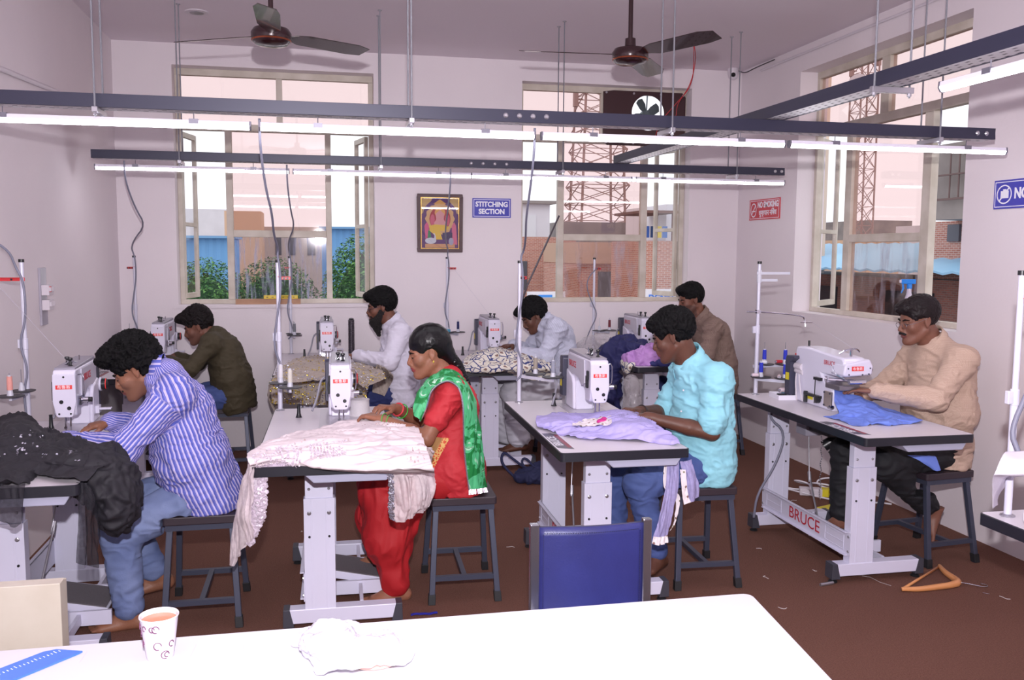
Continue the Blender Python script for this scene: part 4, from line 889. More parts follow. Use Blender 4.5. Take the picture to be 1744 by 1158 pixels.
for dx, dy, dz, col, rz, lb in ((-.02, -.03, .106, (226, 205, 215), -20, 'pale pink spool lying on the nearer left disc of the right stand'), (.085, -.11, .106, (222, 196, 200), 60, 'pinkish spool lying on the nearest disc of the right stand'), (.055, .02, .172, (220, 220, 230), -30, 'white spool lying on the upper left disc of the right stand'), (.16, .035, .172, (190, 40, 56), 0, 'red spool lying on the upper right disc of the right stand')):
    spool_lying(x+dx, y+dy, z+dz, col, R_(rz), lb, .035, .010)
# fine threads from cones to the guides
M_thr = mat('thread_pale', (196, 192, 206), .6)
def fine(lb, pts, r=.0007):
    b = MB(); b.tube(pts, r, 4); tag(b.build('sewing_thread', M_thr), lb, 'thread', 'taut sewing threads')
fine('taut thread from the long steel rod down to the coverstitch machine', [(x+.31, y-.05, z+.415), tl('T4', .31, .62, TZ+.33)], .0009)
fine('thread from the stand below the picture to the machine behind the cream cloth', [(S5[0]+.055, S5[1], S5[2]+.665), tl('T5', .35, .95, TZ+.30)])
fine('thread from the red arm of the left stand to its machine', [(S1[0]-.12, S1[1], S1[2]+.665), tl('T1', .28, 1.0, TZ+.31)])

# black pegs standing on tabletops
def peg(lb, k, lx, ly):
    o = thing('thread_peg', lb, 'peg', tl(k, lx, ly), 0, 'black pegs on the tabletops')
    b = MB(); b.lathe((0, 0, 0), [(.016, 0), (.013, .006), (.009, .02), (.007, .06), (.008, .068), (.003, .069)], n=14); b.build('peg', M_blk, o, smooth='auto')
peg('tapered black peg on the table with lilac fabric', 'T3', .235, 1.10); peg('tapered black peg on the woman in red\'s table', 'T2', .13, 1.02); peg('tapered black peg beside the black net fabric', 'T1', .185, 1.05)
peg('tapered black peg on the bearded man\'s table', 'T8', .19, .93); peg('tapered black peg beside the cream patterned cloth', 'T5', .125, .93)

# ================= power cords from the trays =================
def cord(lb, pts, r=.0055, m=None, sm=2, name='hanging_cable', group='grey cords hanging from the trays'):
    b = MB(); b.tube(pts, r, 7, smooth=sm); o = b.build(name, m or M_cord, smooth=True); tag(o, lb, 'cord', group); return o
def hang(lb, S, x0, y0, dx1, h=.745, sway=.03, down=True, z0=2.115):
    x, y, z, _ = S
    p = [(x0, y0, z0), (x0+.0, y0+.01, z0-.12), (x0+sway*.4, y0*.8+y*.2, z0-.28), (x0+sway, y0*.6+y*.4, z0-.38), (x*.5+x0*.5+dx1, y0*.3+y*.7, z+h+.13), (x+dx1*.6, y-.02, z+h+.07), (x, y-.012, z+h+.03), (x+.012, y-.016, z+h-.02)]
    if down: p += [(x+.014, y-.016, z+h-.15), (x-.004, y-.018, z+h-.26), (x-.022, y-.02, z+h*.5), (x-.018, y-.02, z+h*.4), (x+.012, y-.018, z+h*.3), (x+.01, y-.02, z+h*.2), (x-.02, y-.012, z+.12)]
    return cord(lb, p)
cord('grey cord coming in from the left edge to the left thread stand', [(-1.45, 3.9, 2.12), (-1.40, 4.0, 1.95), (-1.425, 4.3, 1.72), (-1.43, 4.4, 1.62), (-1.36, 4.45, 1.56), (S1[0]-.02, S1[1]-.02, 1.49), (S1[0]+.012, S1[1]-.016, 1.42), (S1[0]+.013, S1[1]-.016, 1.25), (S1[0]-.02, S1[1]-.02, 1.14), (S1[0]+.015, S1[1]-.02, 1.02), (S1[0]-.01, S1[1]-.02, .92), (S1[0], S1[1]-.03, .80)])
hang('grey cord to the stand behind the woman in red, from the nearer tray', S2, -.235, 3.95, .01)
hang('grey cord to the stand beside the pale striped shirt, crossing the blue sign', S3, .94, 3.95, .03)
hang('grey cord to the stand before the left window, from the back tray', S8, -.195, 6.02, -.01)
hang('grey cord hanging in front of the framed picture', S5, .86, 6.02, .01)
hang('grey cord to the stand in the back left corner', S0, -1.17, 6.02, -.02)
cord('thin grey cord looped on the stand before the middle window', [(S6[0]+.02, S6[1]-.015, 1.44), (S6[0]-.06, S6[1]-.02, 1.36), (S6[0]-.07, S6[1]-.02, 1.27), (S6[0]-.02, S6[1]-.02, 1.15), (S6[0]+.03, S6[1]-.02, 1.05), (S6[0]-.04, S6[1]-.02, .92), (S6[0]-.08, S6[1]-.02, .80)], .005)
cord('thick grey cord hanging in front of the right edge stand', [(S7[0]+.09, S7[1]-.03, 1.55), (S7[0]+.07, S7[1]-.03, 1.3), (S7[0]+.02, S7[1]-.03, 1.16), (S7[0]-.035, S7[1]-.03, 1.04), (S7[0]-.02, S7[1]-.05, .98)], .008)
cord('pale cord looping over the edge of the right edge table', [(S7[0]+.14, S7[1]-.1, .93), (S7[0]+.03, S7[1]-.1, .91), (S7[0]-.03, S7[1]-.10, .82), (S7[0]-.05, S7[1]-.13, .77), (S7[0]-.045, S7[1]-.24, .74), (S7[0]-.02, S7[1]-.42, .73)], .006, M_pvc)
# ================= organic bodies: smooth-union distance fields turned into meshes =================
class Field:
    def __init__(s, lo, hi, res):
        s.lo = np.array(lo, float); s.res = res; s.n = np.ceil((np.array(hi)-s.lo)/res).astype(int)+1
        s.d = np.full(s.n, .06, np.float32)
        s.ax = [s.lo[i]+res*np.arange(s.n[i]) for i in range(3)]
    def sl(s, lo, hi):
        out = []; c = []
        for i in range(3):
            a = max(0, int((lo[i]-s.lo[i])/s.res)); b = min(s.n[i], int((hi[i]-s.lo[i])/s.res)+2)
            if b <= a: return None, None
            out.append(slice(a, b)); c.append(s.ax[i][a:b])
        return tuple(out), (c[0][:, None, None], c[1][None, :, None], c[2][None, None, :])
    def put(s, sl, e, k, sub=False):
        a = s.d[sl]
        if sub:
            e = -e; h = np.maximum(k-np.abs(a-e), 0)/k; s.d[sl] = np.maximum(a, e)+h*h*k*.25
        else:
            h = np.maximum(k-np.abs(a-e), 0)/k; s.d[sl] = np.minimum(a, e)-h*h*k*.25
    def cap(s, a, b, ra, rb=None, k=.012, sy=1.0, sub=False):
        """tapered capsule; sy<1 widens it along y"""
        rb = ra if rb is None else rb; a = np.array(a, float); b = np.array(b, float); m = max(ra, rb)+.045
        mm = np.array([m, (max(ra, rb))/sy+.045, m])
        sl, P = s.sl(np.minimum(a, b)-mm, np.maximum(a, b)+mm)
        if sl is None: return
        S = np.array([1, sy, 1]); ab = (b-a)*S; L = max(ab@ab, 1e-9)
        q = [(P[i]-a[i])*S[i] for i in range(3)]
        h = np.clip((q[0]*ab[0]+q[1]*ab[1]+q[2]*ab[2])/L, 0, 1)
        e = np.sqrt((q[0]-h*ab[0])**2+(q[1]-h*ab[1])**2+(q[2]-h*ab[2])**2)-(ra+(rb-ra)*h)
        s.put(sl, e.astype(np.float32), k, sub)
    def ell(s, c, r, R=None, k=.01, sub=False):
        c = np.array(c, float); r = np.array(r, float); m = max(r)+.04
        sl, P = s.sl(c-m, c+m)
        if sl is None: return
        q = [P[i]-c[i] for i in range(3)]
        if R is not None: q = [R[0][i]*q[0]+R[1][i]*q[1]+R[2][i]*q[2] for i in range(3)]   # columns of R are the local axes
        k0 = np.sqrt((q[0]/r[0])**2+(q[1]/r[1])**2+(q[2]/r[2])**2)+1e-6
        k1 = np.sqrt((q[0]/r[0]**2)**2+(q[1]/r[1]**2)**2+(q[2]/r[2]**2)**2)+1e-6
        s.put(sl, (k0*(k0-1)/k1).astype(np.float32), k, sub)
    def clip(s, n, p, k=.004):
        """keep the side the normal points away from"""
        n = np.array(n, float); n /= np.linalg.norm(n); p = np.array(p, float)
        e = (s.ax[0][:, None, None]-p[0])*n[0]+(s.ax[1][None, :, None]-p[1])*n[1]+(s.ax[2][None, None, :]-p[2])*n[2]
        s.d = np.maximum(s.d, e.astype(np.float32))
    def mesh(s):
        d = s.d; d[0] = d[-1] = .05; d[:, 0] = d[:, -1] = .05; d[:, :, 0] = d[:, :, -1] = .05
        ins = d < 0; n = np.array(d.shape)-1
        cnt = np.zeros(n, np.uint8)
        for i in (0, 1):
            for j in (0, 1):
                for k in (0, 1): cnt += ins[i:i+n[0], j:j+n[1], k:k+n[2]]
        I = np.argwhere((cnt > 0) & (cnt < 8)); vid = np.full(n, -1, np.int32); vid[tuple(I.T)] = np.arange(len(I))
        off = [(i, j, k) for i in (0, 1) for j in (0, 1) for k in (0, 1)]
        val = np.stack([d[I[:, 0]+o[0], I[:, 1]+o[1], I[:, 2]+o[2]] for o in off], 1)
        acc = np.zeros((len(I), 3)); w = np.zeros(len(I))
        for a in range(8):
            for b in range(a+1, 8):
                if sum(abs(off[a][t]-off[b][t]) for t in range(3)) != 1: continue
                va, vb = val[:, a], val[:, b]; m = (va < 0) != (vb < 0); t = np.where(m, va/np.where(m, va-vb, 1), 0)
                for c in range(3): acc[:, c] += np.where(m, off[a][c]+t*(off[b][c]-off[a][c]), 0)
                w += m
        V = s.lo+(I+acc/w[:, None])*s.res
        F = []
        for ax in range(3):
            o1, o2 = (ax+1) % 3, (ax+2) % 3
            A = [slice(None)]*3; B_ = [slice(None)]*3; A[ax] = slice(0, -1); B_[ax] = slice(1, None)
            a, b = ins[tuple(A)], ins[tuple(B_)]; E = np.argwhere(a != b)
            E = E[(E[:, o1] > 0) & (E[:, o2] > 0) & (E[:, o1] < n[o1]) & (E[:, o2] < n[o2])]
            u = np.zeros(3, int); u[o1] = 1; v = np.zeros(3, int); v[o2] = 1
            q = np.stack([vid[tuple((E-x).T)] for x in (u*0, u, u+v, v)], 1)
            fl_ = a[tuple(E.T)]; q[fl_] = q[fl_][:, ::-1]; F.append(q[:, ::-1])
        F = np.concatenate(F); F = F[(F >= 0).all(1)]
        return V, F
_rs = np.random.RandomState(3); _T = _rs.rand(32, 32, 32)*2-1
def vnoise(P):
    i = np.floor(P).astype(int); f = P-i; f = f*f*(3-2*f); i &= 31; j = (i+1) & 31
    x0, y0, z0 = i.T; x1, y1, z1 = j.T; fx, fy, fz = f.T
    a = _T[x0, y0, z0]*(1-fx)+_T[x1, y0, z0]*fx; b = _T[x0, y1, z0]*(1-fx)+_T[x1, y1, z0]*fx
    c = _T[x0, y0, z1]*(1-fx)+_T[x1, y0, z1]*fx; d = _T[x0, y1, z1]*(1-fx)+_T[x1, y1, z1]*fx
    return (a*(1-fy)+b*fy)*(1-fz)+(c*(1-fy)+d*fy)*fz
def vnormals(V, F):
    n = np.cross(V[F[:, 2]]-V[F[:, 0]], V[F[:, 3]]-V[F[:, 1]]); N = np.zeros_like(V)
    for k in range(4):
        for c in range(3): N[:, c] += np.bincount(F[:, k], n[:, c], len(V))
    return N/(np.linalg.norm(N, axis=1)[:, None]+1e-9)
def smooth_(V, F, it=1, lam=.5):
    E = np.concatenate([F[:, [0, 1]], F[:, [1, 2]], F[:, [2, 3]], F[:, [3, 0]]])
    for _ in range(it):
        S = np.zeros_like(V); c = np.bincount(E[:, 0], minlength=len(V))+np.bincount(E[:, 1], minlength=len(V))
        for k in range(3): S[:, k] = np.bincount(E[:, 0], V[E[:, 1], k], len(V))+np.bincount(E[:, 1], V[E[:, 0], k], len(V))
        V = V*(1-lam)+lam*S/np.maximum(c, 1)[:, None]
    return V
def folds(V, N, amp, scale, seed=0, stretch=(1, 1, 1), ridge=True):
    P = V*np.array(stretch)*scale+seed*7.3
    w = np.stack([vnoise(P*.6+11), vnoise(P*.6+23), vnoise(P*.6+37)], 1)
    n = vnoise(P+w*1.2)+.4*vnoise(P*2.1+w+5)
    if ridge: n = (1-np.abs(n)*1.8)
    return V+N*(amp*n)[:, None]
def to_obj(name, V, F, mats, parent=None, origin=(0, 0, 0), attr=None, mi=None, local=True):
    me = bpy.data.meshes.new(name); V = V-np.array(origin)
    me.vertices.add(len(V)); me.vertices.foreach_set('co', V.astype(np.float32).ravel())
    me.loops.add(F.size); me.loops.foreach_set('vertex_index', F.astype(np.int32).ravel())
    me.polygons.add(len(F)); me.polygons.foreach_set('loop_start', np.arange(0, F.size, 4, dtype=np.int32)); me.polygons.foreach_set('loop_total', np.full(len(F), 4, np.int32))
    me.polygons.foreach_set('use_smooth', np.ones(len(F), bool))
    for m in (mats if isinstance(mats, list) else [mats]): me.materials.append(m)
    if mi is not None: me.polygons.foreach_set('material_index', mi.astype(np.int32))
    me.update(); me.validate()
    if attr is not None:
        a = me.attributes.new('sc', 'FLOAT', 'POINT'); a.data.foreach_set('value', attr.astype(np.float32))
    o = bpy.data.objects.new(name, me); C.objects.link(o)
    if parent: o.parent = parent
    return o
def nrm(v): v = np.array(v, float); return v/np.linalg.norm(v)

# ---------- hand: palm + five bent fingers ----------
def hand(fd, w, f, up, side, curl=.6, s=1.0, spread=1.0):
    """w wrist, f fingertip target, up back-of-hand normal, side = direction of the thumb"""
    w = np.array(w, float); d = nrm(np.array(f)-w); up = nrm(np.array(up)-d*np.dot(up, d)); sd = nrm(np.array(side)-d*np.dot(side, d)-up*np.dot(side, up))
    pl = .085*s
    for t, wd in ((-.5, .9), (0, 1), (.5, 1)):
        fd.cap(w+sd*t*.03*s, w+d*pl*.9+sd*t*.052*s, .0135*s, .0125*s, .012)
    fd.cap(w-d*.03, w+d*.01, .021*s, .019*s, .01, 1)
    for i, (u, L, r) in enumerate(((.034, .070, .0085), (.012, .078, .0088), (-.011, .072, .0085), (-.033, .058, .0075))):
        k = w+d*pl*(1-.05*abs(i-1))+sd*u*s; dd = nrm(d+sd*u*1.6*spread); p = k; a = 0
        for j, fr in enumerate((.45, .3, .25)):
            a += curl*(.55 if j == 0 else .75); dirn = nrm(dd*math.cos(a)-up*math.sin(a)); q = p+dirn*L*fr*s
            fd.cap(p, q, r*s*(1-.08*j), r*s*(.92-.08*j), .004); p = q
    th = w+d*.022*s+sd*.022*s-up*.004; m1 = th+nrm(d*.75+sd*.75-up*.25)*.042*s; m2 = m1+nrm(d*1.0+sd*.15-up*.45)*.030*s; m3 = m2+nrm(d-up*.6)*.024*s
    fd.cap(th, m1, .014*s, .0105*s, .010); fd.cap(m1, m2, .0098*s, .009*s, .004); fd.cap(m2, m3, .009*s, .0075*s, .004)
def foot(fd, a, t, s=1.0, bare=True, out=0):
    """a ankle, t toe direction point"""
    a = np.array(a, float); t = np.array(t, float); v = t-a; hd = nrm([v[0], v[1], 0]) if abs(v[2]) < .14 else nrm(v)
    if abs(v[2]) < .14:
        heel = a-hd*.045*s+np.array([0, 0, -.035]); ball = a+hd*.115*s+np.array([0, 0, min(-.045, v[2])]); side = np.array([-hd[1], hd[0], 0]); dn = np.array([0, 0, -1.])
    else:
        dn = nrm(np.cross([0, 1., 0], hd)); dn = dn if dn[0] > 0 else -dn
        heel = a-hd*.02*s+dn*.04; ball = a+hd*.13*s+dn*.01; side = np.array([0, 1., 0])
    ball = np.array([ball[0], ball[1], max(ball[2], .016) if abs(v[2]) < .14 else ball[2]])
    fd.cap(a, heel, .034*s, .030*s, .02); fd.cap(heel, ball, .029*s, .020*s, .02, 1); fd.cap(a, ball, .032*s, .018*s, .025)
    for u in (-.026, .0, .026): fd.cap(heel+side*u*.4, ball+side*u*s, .024*s, .0165*s, .015)
    if bare:
        for i, (u, L, r) in enumerate(((-.036, .034, .0105), (-.017, .034, .0085), (-.001, .031, .008), (.015, .027, .0075), (.030, .022, .007))):
            b0 = ball+side*u*s*(1 if out == 0 else out); fd.cap(b0, b0+hd*(L+.012)*s-np.array([0, 0, .002]), r*s*1.05, r*s*.9, .005)

# ---------- head in its own frame: f forward, u up, s to the person's left ----------
def head_frame(c, yaw, pitch, roll=0):
    """yaw 0 faces -X; pitch>0 looks down"""
    f = Vector((-1, 0, 0)); u = Vector((0, 0, 1)); l = Vector((0, -1, 0))
    M = Matrix.Rotation(R_(yaw), 3, 'Z') @ Matrix.Rotation(-R_(pitch), 3, 'Y') @ Matrix.Rotation(R_(roll), 3, 'X')
    M = M @ Matrix((f, l, u)).transposed()
    return np.array(M), np.array(c, float)
def head(fd, M, c, s=1.0, female=False, jaw=1.0, nose=1.0):
    P = lambda f, l, u: c+M@(np.array([f, l, u])*s)
    E = lambda p, r, k=.012, sub=False, R=None: fd.ell(P(*p), np.array(r)*s, M if R is None else M@R, k, sub)
    E((-.018, 0, .043), (.093, .073, .085)); E((.022, 0, .012), (.068, .062, .088), .02); E((.036, 0, -.045), (.054, .050, .062), .02)
    for l in (-1, 1):
        fd.cap(P(-.005, l*.052, -.045), P(.068, l*.018, -.097), .018*s*jaw, .017*s, .02)
        E((.058, l*.040, -.018), (.026, .022, .026), .018)
        fd.cap(P(.082, l*.012, .022), P(.070, l*.046, .020), .0085*s, .008*s, .012)
        E((.094, l*.031, .006), (.014, .014, .009), .010, True)
        E((.072, l*.030, .004), (.0135, .0135, .0125), .003)
        E((.0868, l*.030, .0105), (.006, .0125, .0045), .003)
        # ear
        Re = np.array(Matrix.Rotation(R_(-l*18), 3, 'Z') @ Matrix.Rotation(R_(-12), 3, 'Y'))
        E((-.008, l*.077, .003), (.017, .0065, .030), .005, False, Re); E((-.010, l*.085, .007), (.009, .0045, .017), .004, True, Re); E((-.004, l*.075, -.022), (.008, .006, .011), .004, False, Re)
        E((.101, l*.010, -.028), (.010, .008, .0075), .005)
    fd.cap(P(.088, 0, .016), P(.109, 0, -.020), .0075*s, .0095*s*nose, .010)
    E((.107, 0, -.024), (.0110, .0105, .0090), .006)
    E((.089, 0, -.048), (.018, .024, .018), .014)
    E((.0995, 0, -.0510), (.0088, .0225, .0055), .003); E((.0985, 0, -.0620), (.0088, .0195, .0062), .003)
    E((.111, 0, -.0565), (.010, .022, .0014), .002, True)
    E((.085, 0, -.094), (.018, .022, .018), .016)
    E((.050, 0, -.080), (.04, .035, .025), .02)
    return P, E
SKIN = {}
def skin(name, col):
    m = mat('skin_'+name, col, .48, bump=(140, .12), var=(14, .5, tuple(int(c*.88) for c in col)), spec=.4); b = m.node_tree.nodes['Principled BSDF']
    b.inputs['Subsurface Weight'].default_value = .08; b.inputs['Subsurface Radius'].default_value = (.01, .004, .002); return m
M_hair = mat('hair_black', (9, 8, 10), .55, bump=(260, .5), spec=.18)
M_beard = mat('beard_black', (30, 24, 24), .7, bump=(300, .9))
M_lash = mat('lash_black', (20, 14, 14), .6)
M_lip = {}

def person(label, J, opt, res=.0045):
    """J joints in world metres. The body is one continuous mesh; hair and clothing are its children."""
    g = {k: np.array(v, float) for k, v in J.items()}
    yc = g['pe'][1]; org = (g['pe'][0], yc, 0)
    allp = np.stack(list(g.values())); lo = allp.min(0)-[.24, .18, .08]; hi = allp.max(0)+[.28, .18, .2]
    lo[2] = max(lo[2], -.02)
    rC, rA, rP = opt['r']; sy = opt.get('sy', .72); hs = opt.get('hs', .94)
    M, hc = head_frame(g['head'], opt.get('yaw', 0), opt.get('pitch', 15), opt.get('roll', 0))
    sp = [g['pe'], g['lu'], g['th'], g['c7']]
    body = Field(lo, hi, res)
    th = .90
    def torso(fd, add=0, k=.032, low=True):
        fd.cap(sp[1], sp[2], rA*.93+add, rC+add, k, sy); fd.cap(sp[0], sp[1], rP*.95+add, rA*.93+add, k, sy)
        top = sp[3]*.75+sp[2]*.25; fd.cap(sp[2], top, rC*.9+add, .060+add, k, .8)
        for q in ('sn', 'sf'): fd.cap(sp[3]*.8+sp[2]*.2, g[q], .046+add, .044+add, k); fd.cap(sp[2], g[q], .07+add, .040+add, k)
    torso(body, -.014)
    def hp(*a): return hc+M@(np.array(a)*hs)
    body.cap(hp(-.028, 0, -.035), g['c7']*1.0+np.array([0, 0, -.01]), .054*hs*opt.get('neck', 1), .060*opt.get('neck', 1), .03)
    body.cap(hp(-.005, 0, -.06), g['c7']*.6+g['th']*.4, .045*hs, .05, .03)
    head(body, M, hc, hs, opt.get('female', False), opt.get('jaw', 1.0), opt.get('nose', 1))
    ar = opt.get('arm', 1.0)
    for a, e, w, f, sd in (('sn', 'en', 'wn', 'fn', 1), ('sf', 'ef', 'wf', 'ff', -1)):
        body.cap(g[a], g[e], .046*ar, .037*ar, .02); m = g[e]*.65+g[w]*.35
        body.cap(g[e], m, .038*ar, .037*ar, .012); body.cap(m, g[w], .037*ar, .024*ar, .012)
        H = opt.get('hand_'+a[1], {})
        hand(body, g[w], g[f], H.get('up', (0, 0, 1)), H.get('side', (0, 1 if sd == 1 else -1, 0)), H.get('curl', .5), H.get('s', opt.get('hands', .96)), H.get('spread', 1))
    for h, k_, a, t in (('hn', 'kn', 'an', 'tn'), ('hf', 'kf', 'af', 'tf')):
        body.cap(g[h], g[k_], .078, .052, .03); body.cap(g[k_], g[a], .050, .033, .02)
        foot(body, g[a], g[t], opt.get('feet', .95))
    bx = opt['seatbox']; szb = opt.get('seatz', .472); slb, P = body.sl((bx[0], bx[2], szb-.2), (bx[1], bx[3], szb+.004))
    if slb: e = np.minimum(np.minimum(P[0]-bx[0], bx[1]-P[0]), np.minimum(P[1]-bx[2], bx[3]-P[1])); e = np.minimum(e, szb+.006-P[2])+0*P[0]; body.d[slb] = np.maximum(body.d[slb], e.astype(np.float32))
    V, F = body.mesh(); V = smooth_(V, F, 1, .35)
    sk = opt['skin']; lipm = mat('lips_'+opt['key'], opt.get('lip', (112, 62, 58)), .4); soled = mat('nail_pale', (196, 150, 140), .35)
    # lips coloured by where they sit on the face
    fc = V[F].mean(1); L = ((fc-hc)@M)/hs
    mi = np.zeros(len(F), int); mi[(L[:, 0] > .090) & (np.abs(L[:, 1]) < .022) & (L[:, 2] > -.0690) & (L[:, 2] < -.0455) & (L[:, 0] < .115)] = 1
    if 'stubble' in opt:
        z = (L[:, 2] < -.030-.55*np.maximum(.03-L[:, 0], -.02)) & (L[:, 2] > -.125) & (L[:, 0] > -.005) & ((L[:, 2] < -.066) | (np.abs(L[:, 1]) > .026) | ((L[:, 2] > -.0445) & (L[:, 0] > .07) & (L[:, 2] < -.034))) & (np.linalg.norm(L, axis=1) < .15)
        mi[z & (mi == 0)] = 2
    b_ = to_obj('person', V, F, [sk, lipm, mat('stubble_'+opt['key'], opt.get('stubble', (60, 45, 42)), .7)], None, org, None, mi)
    b_.location = org; tag(b_, label, 'person', opt.get('group'))
    def child(name, V, F, m, attr=None, parent=b_): return to_obj(name, V, F, m, parent, org, attr)
    # ---- eyes, brows ----
    def bits(name, prims, m, r=.0022, pad=.02, disp=0, ext=None):
        pts = np.array([p for q in prims for p in (q[0], q[1])]); wp = np.array([hp(*p) for p in pts]); rm = max(q[2] for q in prims)*1.2+pad
        fd = Field(wp.min(0)-rm, wp.max(0)+rm, r)
        for q in prims: fd.cap(hp(*q[0]), hp(*q[1]), q[2]*hs, (q[3] if len(q) > 3 else q[2])*hs, .004)
        v, f = fd.mesh()
        if disp: v = folds(v, vnormals(v, f), disp, 90, 2, (1, 1, 1))
        return child(name, v, f, m)
    if not opt.get('noface'):
        for l in (-1, 1):
            bits('eyebrow', [((.092, l*.014, .023), (.090, l*.030, .029), .0040, .0042), ((.090, l*.030, .029), (.074, l*.050, .024), .0040, .0022)], M_hair)
            bits('eyelashes', [((.0875, l*.018, .0035), (.0885, l*.030, .0015), .0016), ((.0885, l*.030, .0015), (.080, l*.043, .0035), .0018, .0012)], M_lash, .0014)
    # ---- hair ----
    hr = opt['hair']; fd = Field(hc-np.array([.19]*3), hc+np.array([.19]*3), .0036); E = lambda p, r, k=.012, sub=False: fd.ell(hp(*p), np.array(r)*hs, M, k, sub)
    th_ = hr.get('t', .012); top = hr.get('top', .02); fr = hr.get('front', .0)
    E((-.020, 0, .047+top*.35), (.098+th_, .075+th_, .088+top), .01)
    if fr: E((.055+fr*.4, 0, .105+hr.get('fz', 0)), (.045+fr, .055, .030+top*.3), .03)
    for p, r in hr.get('add', []): E(p, r, .025)
    # carve the face and the neck away
    E((.110, 0, -.03+hr.get('line', 0)), (.085, .085, .090), .004, True)
    c0 = hp(-.03, 0, hr.get('nape', -.045)); fd.clip(-(M@np.array([hr.get('nt', .25), 0, 1])), c0)
    for l in (-1, 1): E((hr.get('ex', .018), l*.082, -.038+hr.get('side', 0)), (.052, .045, .068), .004, True)
    for l in (-1, 1):
        if hr.get('burn', False): fd.cap(hp(.022, l*.066, .03), hp(.018, l*.0655, -.004), .010*hs, .005*hs, .006)
    v, f = fd.mesh(); n = vnormals(v, f)
    v = folds(v, n, hr.get('amp', .006), hr.get('freq', 38), hr.get('seed', 1), (1, 1, 1), hr.get('ridge', True)); v = folds(v, n, hr.get('amp', .006)*.35, hr.get('freq', 38)*2.6, 4, (1, 1, 1))
    child('hair', v, f, hr.get('m', M_hair))
    for q in opt.get('facial', []): bits(q[0], q[1], q[2], .0026, .03, q[3] if len(q) > 3 else .003)
    # ---- trousers ----
    tr = opt['legs']; lo2 = np.minimum.reduce([g[k] for k in ('pe', 'hn', 'hf', 'kn', 'kf', 'an', 'af')])-[.17, .17, .06]; hi2 = np.maximum.reduce([g[k] for k in ('pe', 'hn', 'hf', 'kn', 'kf', 'an', 'af')])+[.2, .17, .2]
    fd = Field(lo2, hi2, res*1.1); a0, a1, a2 = tr['r']
    fd.cap(sp[0], sp[0]*.6+sp[1]*.4, rP*.92, rA*.9, .03, sy)
    att = []
    for h, k_, a in (('hn', 'kn', 'an'), ('hf', 'kf', 'af')):
        hem = g[a]+(g[k_]-g[a])*tr.get('hem', .12)
        fd.cap(g[h], g[k_], a0, a1, .04); fd.cap(g[k_], hem, a1, a2, .03)
        if tr.get('flare'): fd.cap(g[h]*.3+g[k_]*.7, g[k_]*.5+hem*.5, a1*1.25, a1*1.15, .05)
    fd.clip((0, 0, -1), (0, 0, tr.get('zmin', .0)+.004))
    sz = opt.get('seatz', .472); 
    # flatten where the body rests on the seat
    x0, x1, y0, y1 = opt['seatbox']; sl, P = fd.sl((x0, y0, sz-.12), (x1, y1, sz))
    if sl: 
        e = np.minimum(np.minimum(P[0]-x0, x1-P[0]), np.minimum(P[1]-y0, y1-P[1])); e = np.minimum(e, sz+.001-P[2])+0*P[0]
        fd.d[sl] = np.maximum(fd.d[sl], e.astype(np.float32))
    v, f = fd.mesh(); n = vnormals(v, f); v = folds(v, n, tr.get('amp', .006), tr.get('freq', 16), 5, tr.get('st', (1, .7, 1.6)))
    child('trousers' if not opt.get('female') else 'salwar', v, f, tr['m'])
    # ---- shirt ----
    sh = opt['shirt']; ad = sh.get('add', .012); lo3 = np.minimum.reduce([g[k] for k in ('pe', 'lu', 'c7', 'sn', 'sf', 'en', 'ef', 'wn', 'wf')])-[.26, .2, .2]; hi3 = np.maximum.reduce([g[k] for k in ('pe', 'lu', 'c7', 'sn', 'sf')])+[.26, .2, .12]
    fd = Field(lo3, hi3, res*1.1); torso(fd, ad-.003, .05)
    hemd = sh.get('drop', .10); dn = nrm(sp[0]-sp[1]); fd.cap(sp[0], sp[0]+dn*hemd*.6, rP+ad, (rP+ad)*sh.get('flare', 1.0), .04, sy)
    fd.cap(sp[1]*.5+sp[2]*.5, sp[1], rC+ad, rA+ad*1.5, .03, sy)
    for q in sh.get('extra', []): fd.cap(*q)
    fd.clip(dn*.55+np.array([0, 0, -.6]) if not sh.get('hn') else np.array(sh['hn'], float), sp[0]+dn*hemd)
    if sl is not None:
        sl3, P = fd.sl((x0, y0, sz-.2), (x1, y1, sz))
        if sl3: e = np.minimum(np.minimum(P[0]-x0, x1-P[0]), np.minimum(P[1]-y0, y1-P[1])); e = np.minimum(e, sz+.003-P[2])+0*P[0]; fd.d[sl3] = np.maximum(fd.d[sl3], e.astype(np.float32))
    slv = sh.get('sleeve', 1.0); ends = []
    for i, (a, e_, w) in enumerate((('sn', 'en', 'wn'), ('sf', 'ef', 'wf'))):
        s_ = slv if not isinstance(slv, (tuple, list)) else slv[i]
        if s_ < 1:
            q = g[a]+(g[e_]-g[a])*s_; fd.cap(g[a], q, .047*ar+ad, .045*ar+ad, .05)
            if sh.get('roll'): fd.cap(q-(nrm(g[e_]-g[a])*.028), q, .052*ar+ad, .050*ar+ad, .006)
            fd.cap(q, q+nrm(g[e_]-g[a])*.02, .0, .0, .001)
        else:
            fd.cap(g[a], g[e_], .046*ar+ad, .040*ar+ad, .05); q = g[e_]+(g[w]-g[e_])*(s_-1)*.98; fd.cap(g[e_], q, .042*ar+ad, .027*ar+ad*.7, .014)
            d_ = nrm(g[w]-g[e_]); fd.cap(q-d_*.05, q, .030*ar+ad*.6, .029*ar+ad*.6, .004)
    # neck opening
    nk = nrm(hp(-.02, 0, -.08)-g['c7'])
    v, f = fd.mesh(); n = vnormals(v, f)
    att = None
